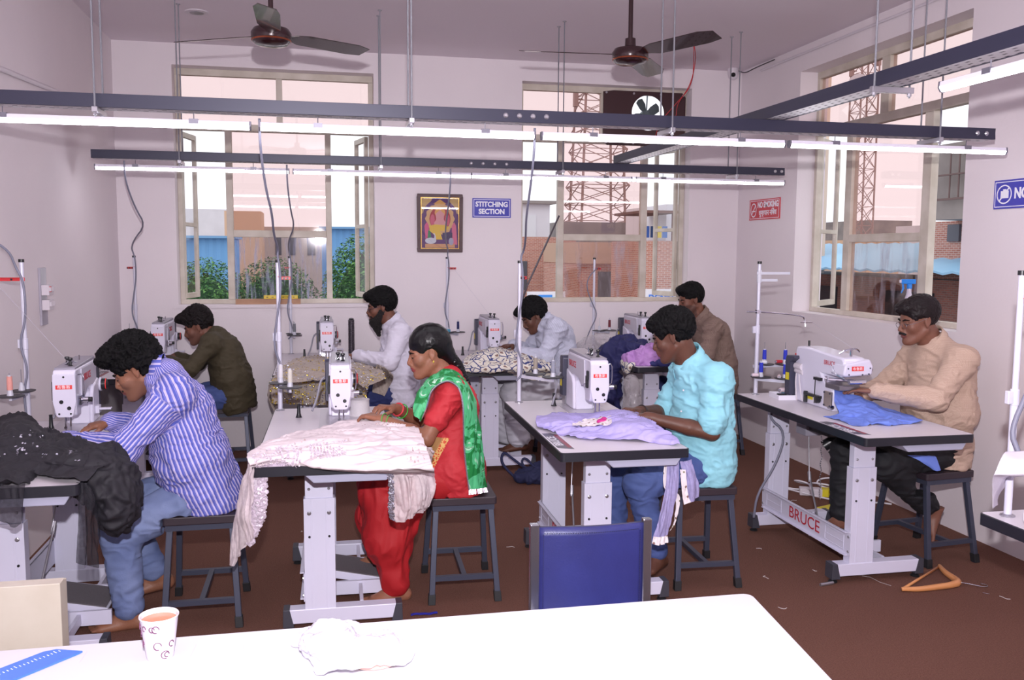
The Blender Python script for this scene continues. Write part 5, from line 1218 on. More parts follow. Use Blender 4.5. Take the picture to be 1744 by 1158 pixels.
    if sh.get('stripes') or sh.get('coords'):
        # coordinate across the cloth: distance from the limb or spine axis in the side view
        def seg(a, b):
            d = nrm((b-a)*np.array([1, 0, 1])); pn = np.array([-d[2], 0, d[0]]); t = np.clip(((v-a)@(b-a))/((b-a)@(b-a)), 0, 1); q_ = v-(a+t[:, None]*(b-a)); dist = np.linalg.norm(q_, axis=1); return q_@pn, dist, t, q_[:, 1]
        ct, dt, tt, yt = seg(sp[0]+(sp[0]-sp[1])*.8, sp[1]); c2, d2, t2, y2 = seg(sp[1], sp[3]+(sp[3]-sp[2])*.2)
        w1_ = np.clip((dt-d2)/.05+.5, 0, 1); cc_ = ct*(1-w1_)+c2*w1_; att = np.arctan2((v[:, 1]-yc)*.72, cc_)*.15
        bestd = np.minimum(dt, d2)-.09
        for a, e_, w in (('sn', 'en', 'wn'), ('sf', 'ef', 'wf')):
            for p, q in ((g[a]+(g[e_]-g[a])*.18, g[e_]), (g[e_], g[w])):
                ca, da, ta, ya = seg(p, q); ca = np.arctan2(ya, ca)*.066; use = (da-.05 < bestd) & (ta > 0) & (da < .088); att = np.where(use, ca+.3, att); bestd = np.where(use, da-.05, bestd)
    am = sh.get('amp', .007); fq = sh.get('freq', 14)
    v = folds(v, n, am, fq, sh.get('seed', 1), sh.get('st', (1, .6, 1.5))); v = folds(v, n, am*.35, fq*2.4, 3, sh.get('st', (1, .6, 1.5)))
    if opt.get('female'):
        m_ = sh['m']; N, L_, bs = nodes(m_); tcn = N.new('ShaderNodeTexCoord'); sp_ = N.new('ShaderNodeSeparateXYZ'); L_.new(tcn.outputs['Object'], sp_.inputs[0])
        def mth(op, a, b_v):
            q = N.new('ShaderNodeMath'); q.operation = op
            for i, x in enumerate((a, b_v)):
                if isinstance(x, (int, float)): q.inputs[i].default_value = x
                else: L_.new(x, q.inputs[i])
            return q.outputs[0]
        X_, Z_ = sp_.outputs[0], sp_.outputs[2]; d_ = mth('ADD', mth('ADD', X_, .055+.72*.55), mth('MULTIPLY', Z_, -.55))   # <0 inside the panel
        zin = mth('MULTIPLY', mth('LESS_THAN', Z_, .745), mth('GREATER_THAN', Z_, .60)); inn = mth('MULTIPLY', mth('LESS_THAN', d_, 0.0), zin); core = mth('MULTIPLY', mth('LESS_THAN', d_, -.026), inn)
        vo = N.new('ShaderNodeTexVoronoi'); vo.feature = 'DISTANCE_TO_EDGE'; vo.inputs['Scale'].default_value = 75; L_.new(tcn.outputs['Object'], vo.inputs['Vector']); ln = mth('LESS_THAN', vo.outputs['Distance'], .14)
        def mixc(fac, a, b_c):
            q = N.new('ShaderNodeMix'); q.data_type = 'RGBA'; L_.new(fac, q.inputs[0])
            for i, x in ((6, a), (7, b_c)):
                if isinstance(x, tuple): q.inputs[i].default_value = lin(x)
                else: L_.new(x, q.inputs[i])
            return q.outputs[2]
        bd_c = mixc(ln, (206, 84, 52), (222, 178, 110)); c1_ = mixc(inn, (186, 40, 50), bd_c); c2_ = mixc(core, c1_, (172, 128, 80)); L_.new(c2_, bs.inputs['Base Color'])
        so = child('kameez', v, f, m_, att)
    else: so = child('shirt', v, f, sh['m'], att)
    # ---- collar ----
    if sh.get('collar', True):
        co = MB(); cN = g['c7']*.55+hp(-.02, 0, -.10)*.45; N_ = Vector(nrm(hp(-.015, 0, -.06)-(g['c7']*.7+g['th']*.3))); A = Vector((0, -1, 0)); A = (A-N_*A.dot(N_)).normalized(); B2 = N_.cross(A)
        B2 = B2 if B2.x < 0 else -B2
        c_ = Vector(g['c7'])*.72+Vector(hp(-.015, 0, -.06))*.28; rr = sh.get('cr', .076); nn = 40; vs_ = []; fs_ = []
        for i in range(nn+1):
            t = R_(18+324*i/nn); dd = B2*math.cos(t)+A*math.sin(t); fr_ = (1+math.cos(t))/2
            lw = .030+.012*fr_; dip = N_*(-.020*fr_-.035*max(0, math.cos(t))**3)
            for rr_, h in ((rr*.98, .0), (rr*1.0, .024), (rr*1.06, .026), (rr*1.12+.012*fr_, .022-lw), (rr*1.14+.014*fr_, .016-lw-.006*fr_)): vs_.append(c_+dd*rr_+N_*h+dip)
        for i in range(nn):
            for j in range(4): a = i*5+j; fs_.append((a, a+1, a+6, a+5))
        co._add([p-Vector(org) for p in vs_], fs_); oc = co.build('collar', sh.get('cm', sh['m']), so, smooth=True, solid=.003, fix=False)
        if sh.get('stripes'):
            at = oc.data.attributes.new('sc', 'FLOAT', 'POINT'); at.data.foreach_set('value', np.array([q[2]*.9 for q in co.v], np.float32))
    for q in sh.get('buttons', []):
        p = Vector(q); bb = MB(); bb.lathe(p-Vector(org), [(.004, 0), (.0042, .0015), (.002, .002)], (-.3, -1, .1), 10); bb.build('button', M_pvc, so)
    if 'specs' in opt:
        gm = mat('spectacle_frame', (40, 40, 66), .3) if opt['specs'] == 'dark' else mat('spectacle_wire', (150, 146, 156), .25, .8); r_ = .0016 if opt['specs'] == 'dark' else .001
        sg_ = MB()
        for l in (-1, 1):
            q = [hp(.098+.0*i, l*(.031+.021*math.cos(R_(a))), -.002+.015*math.sin(R_(a))) for i, a in enumerate(range(0, 361, 24))]
            sg_.tube([Vector(p-np.array(org)) for p in q], r_, 5); sg_.tube([Vector(np.array(p)-np.array(org)) for p in (hp(.096, l*.052, .003), hp(.06, l*.074, .008), hp(.0, l*.080, .018), hp(-.02, l*.080, .004))], r_, 5)
        sg_.tube([Vector(np.array(p)-np.array(org)) for p in (hp(.102, -.011, .002), hp(.106, 0, .005), hp(.102, .011, .002))], r_, 5)
        sg_.build('spectacles', gm, b_)
    return b_, g, M, hp, org
# ================= the eight tailors =================
SK1 = skin('warm', (146, 98, 76)); SK2 = skin('mid', (150, 100, 78)); SK3 = skin('deep', (104, 66, 52)); SK4 = skin('rich', (122, 78, 62)); SK6 = skin('tan', (132, 88, 72)); SK5 = skin('light', (164, 112, 88))
M_jean = mat('denim_blue', (74, 92, 142), .85, bump=(400, .25), var=(4, .35, (146, 160, 198))); M_jean2 = mat('denim_dark', (38, 46, 96), .8, bump=(400, .25), var=(6, .5, (58, 70, 128))); M_jean3 = mat('denim_mid', (54, 72, 130), .8, bump=(400, .25), var=(5, .55, (84, 102, 158)))
M_strp = fabric_pattern(mat('shirt_blue_striped', (88, 98, 190), .75, bump=(500, .15)), 'stripe', (84, 94, 186), (196, 186, 226), 58, 'sc', .38)
M_turq = mat('shirt_turquoise', (140, 206, 222), .75, bump=(300, .15), var=(6, .6, (152, 214, 228)))
M_beige = fabric_pattern(mat('shirt_beige_check', (196, 168, 150), .75, bump=(300, .1)), 'check', (196, 170, 152), (187, 159, 142), 130, None, .25)
M_whsh = mat('shirt_white', (220, 216, 232), .75, bump=(300, .12))
M_pstr = fabric_pattern(mat('shirt_pale_striped', (196, 198, 216), .75), 'stripe', (200, 202, 220), (172, 176, 200), 95, 'sc', .22)
M_olive = mat('shirt_olive', (66, 58, 40), .8, bump=(300, .15)); M_brn = fabric_pattern(mat('shirt_brown_check', (138, 116, 106), .75), 'check', (134, 112, 102), (120, 98, 89), 95, None, .3)
M_blackt = mat('trouser_black', (22, 22, 28), .75, bump=(300, .15)); M_red_ = mat('cotton_red', (172, 24, 32), .7, bump=(300, .15)); M_redk = mat('kameez_red', (186, 40, 50), .7, bump=(300, .12))
M_ivory = mat('shalwar_offwhite', (206, 204, 214), .75, bump=(300, .12))
D = {
'P1': dict(head=(-.760, 4.03, 1.064), c7=(-.672, 4.03, 1.06), th=(-.590, 4.03, .883), lu=(-.556, 4.03, .689), pe=(-.505, 4.03, .565), sn=(-.590, 3.86, .985), en=(-.775, 3.77, .775), wn=(-1.015, 3.93, .800), fn=(-1.11, 4.0, .795), sf=(-.65, 4.2, .945), ef=(-.78, 4.29, .765), wf=(-.905, 4.15, .825), ff=(-1.02, 4.11, .800), hn=(-.49, 3.93, .555), kn=(-.824, 3.90, .405), an=(-.795, 3.88, .060), tn=(-.92, 3.86, .018), hf=(-.51, 4.13, .55), kf=(-.885, 4.16, .44), af=(-.735, 4.18, .115), tf=(-.83, 4.16, .05)),
'P2': dict(head=(.482, 4.08, 1.108), c7=(.556, 4.08, 1.010), th=(.595, 4.08, .864), lu=(.580, 4.08, .70), pe=(.596, 4.08, .575), sn=(.565, 3.93, .955), en=(.445, 3.87, .757), wn=(.262, 3.985, .826), fn=(.175, 4.04, .845), sf=(.565, 4.22, .925), ef=(.455, 4.28, .765), wf=(.335, 4.15, .845), ff=(.225, 4.10, .868), hn=(.58, 4.0, .56), kn=(.255, 3.99, .505), an=(.318, 3.97, .058), tn=(.16, 3.93, .02), hf=(.587, 4.16, .55), kf=(.262, 4.19, .50), af=(.27, 4.22, .135), tf=(.14, 4.20, .10)),
'P3': dict(head=(1.655, 4.05, 1.168), c7=(1.735, 4.05, 1.055), th=(1.812, 4.05, .905), lu=(1.810, 4.05, .695), pe=(1.818, 4.05, .567), sn=(1.805, 3.87, .985), en=(1.765, 3.83, .742), wn=(1.49, 3.94, .805), fn=(1.39, 3.99, .808), sf=(1.79, 4.22, .97), ef=(1.71, 4.29, .755), wf=(1.52, 4.13, .80), ff=(1.405, 4.07, .818), hn=(1.80, 3.96, .555), kn=(1.45, 3.92, .498), an=(1.55, 3.93, .14), tn=(1.46, 3.84, .105), hf=(1.82, 4.15, .55), kf=(1.405, 4.18, .49), af=(1.43, 4.17, .09), tf=(1.30, 4.15, .03)),
'P4': dict(head=(3.030, 4.12, 1.224), c7=(3.118, 4.12, 1.115), th=(3.180, 4.12, .975), lu=(3.180, 4.12, .764), pe=(3.180, 4.12, .582), sn=(3.145, 3.925, 1.04), en=(2.955, 3.86, .860), wn=(2.715, 4.00, .885), fn=(2.60, 4.09, .890), sf=(3.16, 4.31, 1.02), ef=(3.03, 4.40, .83), wf=(2.78, 4.24, .825), ff=(2.69, 4.18, .815), hn=(3.13, 4.03, .565), kn=(2.787, 3.99, .515), an=(3.085, 4.02, .262), tn=(3.055, 4.0, .10), hf=(3.15, 4.22, .565), kf=(2.74, 4.26, .515), af=(2.727, 4.26, .16), tf=(2.60, 4.24, .13)),
'P5': dict(head=(.434, 6.58, 1.162), c7=(.512, 6.58, 1.050), th=(.560, 6.58, .915), lu=(.556, 6.58, .70), pe=(.560, 6.58, .57), sn=(.550, 6.41, .985), en=(.470, 6.28, .800), wn=(.240, 6.46, .832), fn=(.09, 6.56, .812), sf=(.555, 6.75, .974), ef=(.53, 6.80, .73), wf=(.365, 6.66, .72), ff=(.26, 6.56, .70), hn=(.54, 6.49, .56), kn=(.19, 6.46, .50), an=(.25, 6.48, .09), tn=(.12, 6.48, .03), hf=(.55, 6.68, .56), kf=(.16, 6.72, .50), af=(.20, 6.70, .09), tf=(.07, 6.68, .03)),
'P6': dict(head=(1.575, 6.58, 1.085), c7=(1.645, 6.58, 1.050), th=(1.735, 6.58, .925), lu=(1.775, 6.58, .721), pe=(1.79, 6.58, .575), sn=(1.700, 6.40, 1.01), en=(1.60, 6.34, .80), wn=(1.42, 6.46, .835), fn=(1.34, 6.53, .84), sf=(1.71, 6.76, .99), ef=(1.58, 6.82, .80), wf=(1.44, 6.72, .86), ff=(1.345, 6.66, .85), hn=(1.761, 6.49, .56), kn=(1.40, 6.46, .52), an=(1.445, 6.48, .16), tn=(1.32, 6.48, .10), hf=(1.78, 6.68, .56), kf=(1.36, 6.72, .51), af=(1.41, 6.70, .12), tf=(1.28, 6.68, .06)),
'P7': dict(head=(-.832, 6.6, 1.032), c7=(-.735, 6.6, .985), th=(-.670, 6.6, .862), lu=(-.620, 6.6, .675), pe=(-.600, 6.6, .565), sn=(-.735, 6.43, .935), en=(-.865, 6.37, .765), wn=(-1.035, 6.53, .815), fn=(-1.11, 6.62, .815), sf=(-.74, 6.77, .92), ef=(-.87, 6.84, .75), wf=(-1.02, 6.77, .81), ff=(-1.10, 6.72, .81), hn=(-.60, 6.51, .56), kn=(-.98, 6.48, .52), an=(-.97, 6.50, .09), tn=(-1.1, 6.5, .03), hf=(-.61, 6.7, .56), kf=(-1.0, 6.73, .52), af=(-.97, 6.72, .09), tf=(-1.10, 6.70, .03)),
'P8': dict(head=(2.834, 6.6, 1.198), c7=(2.915, 6.6, 1.075), th=(3.020, 6.6, .927), lu=(3.060, 6.6, .70), pe=(3.07, 6.6, .575), sn=(2.945, 6.42, 1.00), en=(2.86, 6.36, .775), wn=(2.64, 6.47, .81), fn=(2.55, 6.56, .81), sf=(2.99, 6.78, .98), ef=(2.90, 6.84, .765), wf=(2.70, 6.72, .81), ff=(2.60, 6.66, .81), hn=(3.04, 6.51, .56), kn=(2.66, 6.48, .51), an=(2.68, 6.50, .09), tn=(2.55, 6.5, .03), hf=(3.06, 6.7, .56), kf=(2.68, 6.73, .51), af=(2.706, 6.72, .09), tf=(2.57, 6.70, .03)),
}
GP = 'tailors at their sewing machines'
p1 = person('man in a blue and white striped shirt and jeans at left front', D['P1'], dict(key='a', skin=SK1, group=GP, r=(.112, .132, .128), pitch=30, hs=.96, neck=1.05, seatbox=(-.66, -.34, 3.83, 4.19), stubble=(130, 88, 69),
    hair=dict(t=.015, top=.028, front=.018, fz=.008, amp=.009, freq=55, nape=-.035, line=.012, add=[((.05, 0, .10), (.055, .06, .045))], seed=2), facial=[('moustache', [((.105, -.003, -.041), (.095, .023, -.050), .0045, .003), ((.105, .003, -.041), (.095, -.023, -.050), .0045, .003)], M_beard)],
    legs=dict(m=M_jean, r=(.100, .075, .058), hem=.10, amp=.005), shirt=dict(m=M_strp, add=.016, drop=.13, stripes=True, sleeve=1.85+.1, amp=.008, freq=13, hn=(.25, 0, -1)), hand_n=dict(curl=.35), hand_f=dict(curl=.55, side=(0, -1, 0))))
p2 = person('woman in a red kameez with a green and white scarf at her machine', D['P2'], dict(key='b', skin=SK2, group=GP, female=True, r=(.100, .108, .130), sy=.74, pitch=15, hs=.91, neck=.86, arm=.92, hands=.90, feet=.9, seatbox=(.47, .78, 3.86, 4.30), lip=(134, 52, 56),
    hair=dict(t=.008, top=.010, amp=.0015, freq=30, nape=-.135, nt=.9, ex=.0, line=-.010, side=.0, add=[((-.075, 0, .0), (.045, .055, .07)), ((-.100, 0, -.055), (.032, .036, .05)), ((-.120, 0, -.10), (.020, .024, .045))], m=mat('hair_sleek', (9, 8, 11), .34, bump=(90, .08), spec=.35)),
    facial=[('ponytail', [((-.085, 0, -.02), (-.125, 0, -.10), .036, .026), ((-.125, 0, -.10), (-.150, 0, -.21), .026, .014)], mat('hair_sleek', (9, 8, 11), .3), .002)],
    legs=dict(m=M_red_, r=(.105, .098, .062), hem=.06, amp=.009, freq=11, st=(1.6, 1.6, .7), flare=True), shirt=dict(m=M_redk, add=.010, drop=.12, sleeve=.62, amp=.004, freq=16, collar=False, hn=(.1, 0, -1), extra=[((.56, 4.08, .60), (.42, 4.08, .56), .13, .10, .04, .65)]),
    hand_n=dict(curl=.75), hand_f=dict(curl=.9)))
p3 = person('man in a turquoise shirt with rolled sleeves and jeans, seated behind the blue chair', D['P3'], dict(key='c', skin=SK3, group=GP, r=(.115, .125, .128), yaw=-31, pitch=22, hs=.96, seatbox=(1.61, 1.94, 3.85, 4.21),
    hair=dict(t=.010, top=.014, front=.004, fz=-.012, amp=.006, freq=48, nape=-.055, line=.006, seed=5),
    legs=dict(m=M_jean3, r=(.098, .070, .052), hem=.08), shirt=dict(m=M_turq, add=.014, drop=.10, sleeve=.80, roll=True, amp=.008, freq=12, hn=(.3, 0, -1), buttons=[(1.683, 3.98, .92), (1.672, 3.975, .82), (1.665, 3.975, .73)]), hand_n=dict(curl=.5), hand_f=dict(curl=.6)))
p4 = person('older man with glasses and moustache in a beige shirt by the right window', D['P4'], dict(key='d', skin=SK6, group=GP, r=(.120, .132, .122), yaw=-5, pitch=12, hs=.97, specs='wire', seatbox=(2.93, 3.26, 3.90, 4.28),
    hair=dict(t=.008, top=.006, front=.010, fz=-.016, amp=.003, freq=40, nape=-.055, line=.004, seed=7, m=mat('hair_brown_black', (26, 18, 20), .5, bump=(120, .25), spec=.25)),
    facial=[('moustache', [((.109, 0, -.0395), (.096, .028, -.050), .0068, .004), ((.109, 0, -.0395), (.096, -.028, -.050), .0068, .004)], M_beard)],
    legs=dict(m=M_blackt, r=(.105, .080, .062), hem=.10), shirt=dict(m=M_beige, add=.016, drop=.16, sleeve=1.97, amp=.007, freq=12, hn=(.2, 0, -1)), hand_n=dict(curl=.35, side=(0, 1, .1)), hand_f=dict(curl=.5)))
p5 = person('bearded man with dark glasses in a white shirt, hand out to the machine, back row', D['P5'], dict(key='e', skin=SK4, group=GP, r=(.110, .128, .130), pitch=10, hs=.96, specs='dark', seatbox=(.33, .65, 6.42, 6.78),
    hair=dict(t=.012, top=.020, front=.014, fz=-.005, amp=.005, freq=45, nape=-.05, line=.004, seed=9),
    facial=[('beard', [((.01, -.056, -.035), (.06, -.030, -.095), .022, .03), ((.01, .056, -.035), (.06, .030, -.095), .022, .03), ((.075, 0, -.095), (.055, 0, -.20), .034, .012), ((.055, 0, -.09), (.05, 0, -.14), .045, .03)], M_beard, .006), ('moustache', [((.106, 0, -.041), (.090, .028, -.056), .005, .006), ((.106, 0, -.041), (.090, -.028, -.056), .005, .006)], M_beard)],
    legs=dict(m=M_jean2, r=(.100, .075, .058), hem=.1), shirt=dict(m=M_whsh, add=.016, drop=.14, sleeve=1.97, amp=.007, freq=12, hn=(.35, 0, -1)), hand_n=dict(curl=.25, spread=1.4), hand_f=dict(curl=.6)), res=.0055)
p6 = person('man in a pale striped shirt bent low behind the white thread stand, back row', D['P6'], dict(key='f', skin=SK3, group=GP, r=(.120, .128, .130), pitch=32, hs=.96, seatbox=(1.63, 1.95, 6.42, 6.78),
    hair=dict(t=.014, top=.022, front=.022, fz=-.008, amp=.005, freq=45, nape=-.045, line=.006, seed=11), facial=[('moustache', [((.107, -.002, -.041), (.096, .024, -.050), .005, .003), ((.107, .002, -.041), (.096, -.024, -.050), .005, .003)], M_beard)],
    legs=dict(m=M_ivory, r=(.105, .100, .085), hem=.12, amp=.009, freq=11), shirt=dict(m=M_pstr, add=.016, drop=.12, stripes=True, sleeve=1.97, amp=.008, freq=12, hn=(.2, 0, -1)), hand_n=dict(curl=.5), hand_f=dict(curl=.5)), res=.0055)
p7 = person('young man in an olive shirt and jeans at the back left', D['P7'], dict(key='g', skin=SK4, group=GP, r=(.112, .125, .125), pitch=22, hs=.95, seatbox=(-.81, -.48, 6.46, 6.82), stubble=(106, 69, 56),
    hair=dict(t=.007, top=.026, front=.024, fz=.000, amp=.005, freq=42, nape=-.02, nt=-.1, line=.0, seed=13, m=mat('hair_dark_brown', (20, 14, 15), .5, bump=(220, .5), spec=.2)), facial=[('moustache', [((.106, 0, -.042), (.095, .024, -.051), .004, .003), ((.106, 0, -.042), (.095, -.024, -.051), .004, .003)], M_beard)],
    legs=dict(m=M_jean3, r=(.095, .072, .055), hem=.1), shirt=dict(m=M_olive, add=.010, drop=.13, sleeve=1.9, amp=.006, freq=12, collar=False, hn=(.3, 0, -1)), hand_n=dict(curl=.4), hand_f=dict(curl=.5)), res=.0055)
p8 = person('man in a brown checked shirt half hidden behind the turquoise shirt, back right', D['P8'], dict(key='h', skin=SK4, group=GP, r=(.118, .125, .130), yaw=3, pitch=14, hs=.96, seatbox=(2.90, 3.22, 6.42, 6.78), stubble=(90, 60, 50),
    hair=dict(t=.008, top=.014, front=.004, amp=.004, freq=50, nape=-.05, line=.010, seed=15), legs=dict(m=M_jean2, r=(.100, .076, .058), hem=.1), shirt=dict(m=M_brn, add=.014, drop=.12, sleeve=.85, roll=True, amp=.007, freq=12, hn=(.2, 0, -1)), hand_n=dict(curl=.4), hand_f=dict(curl=.5)), res=.0055)
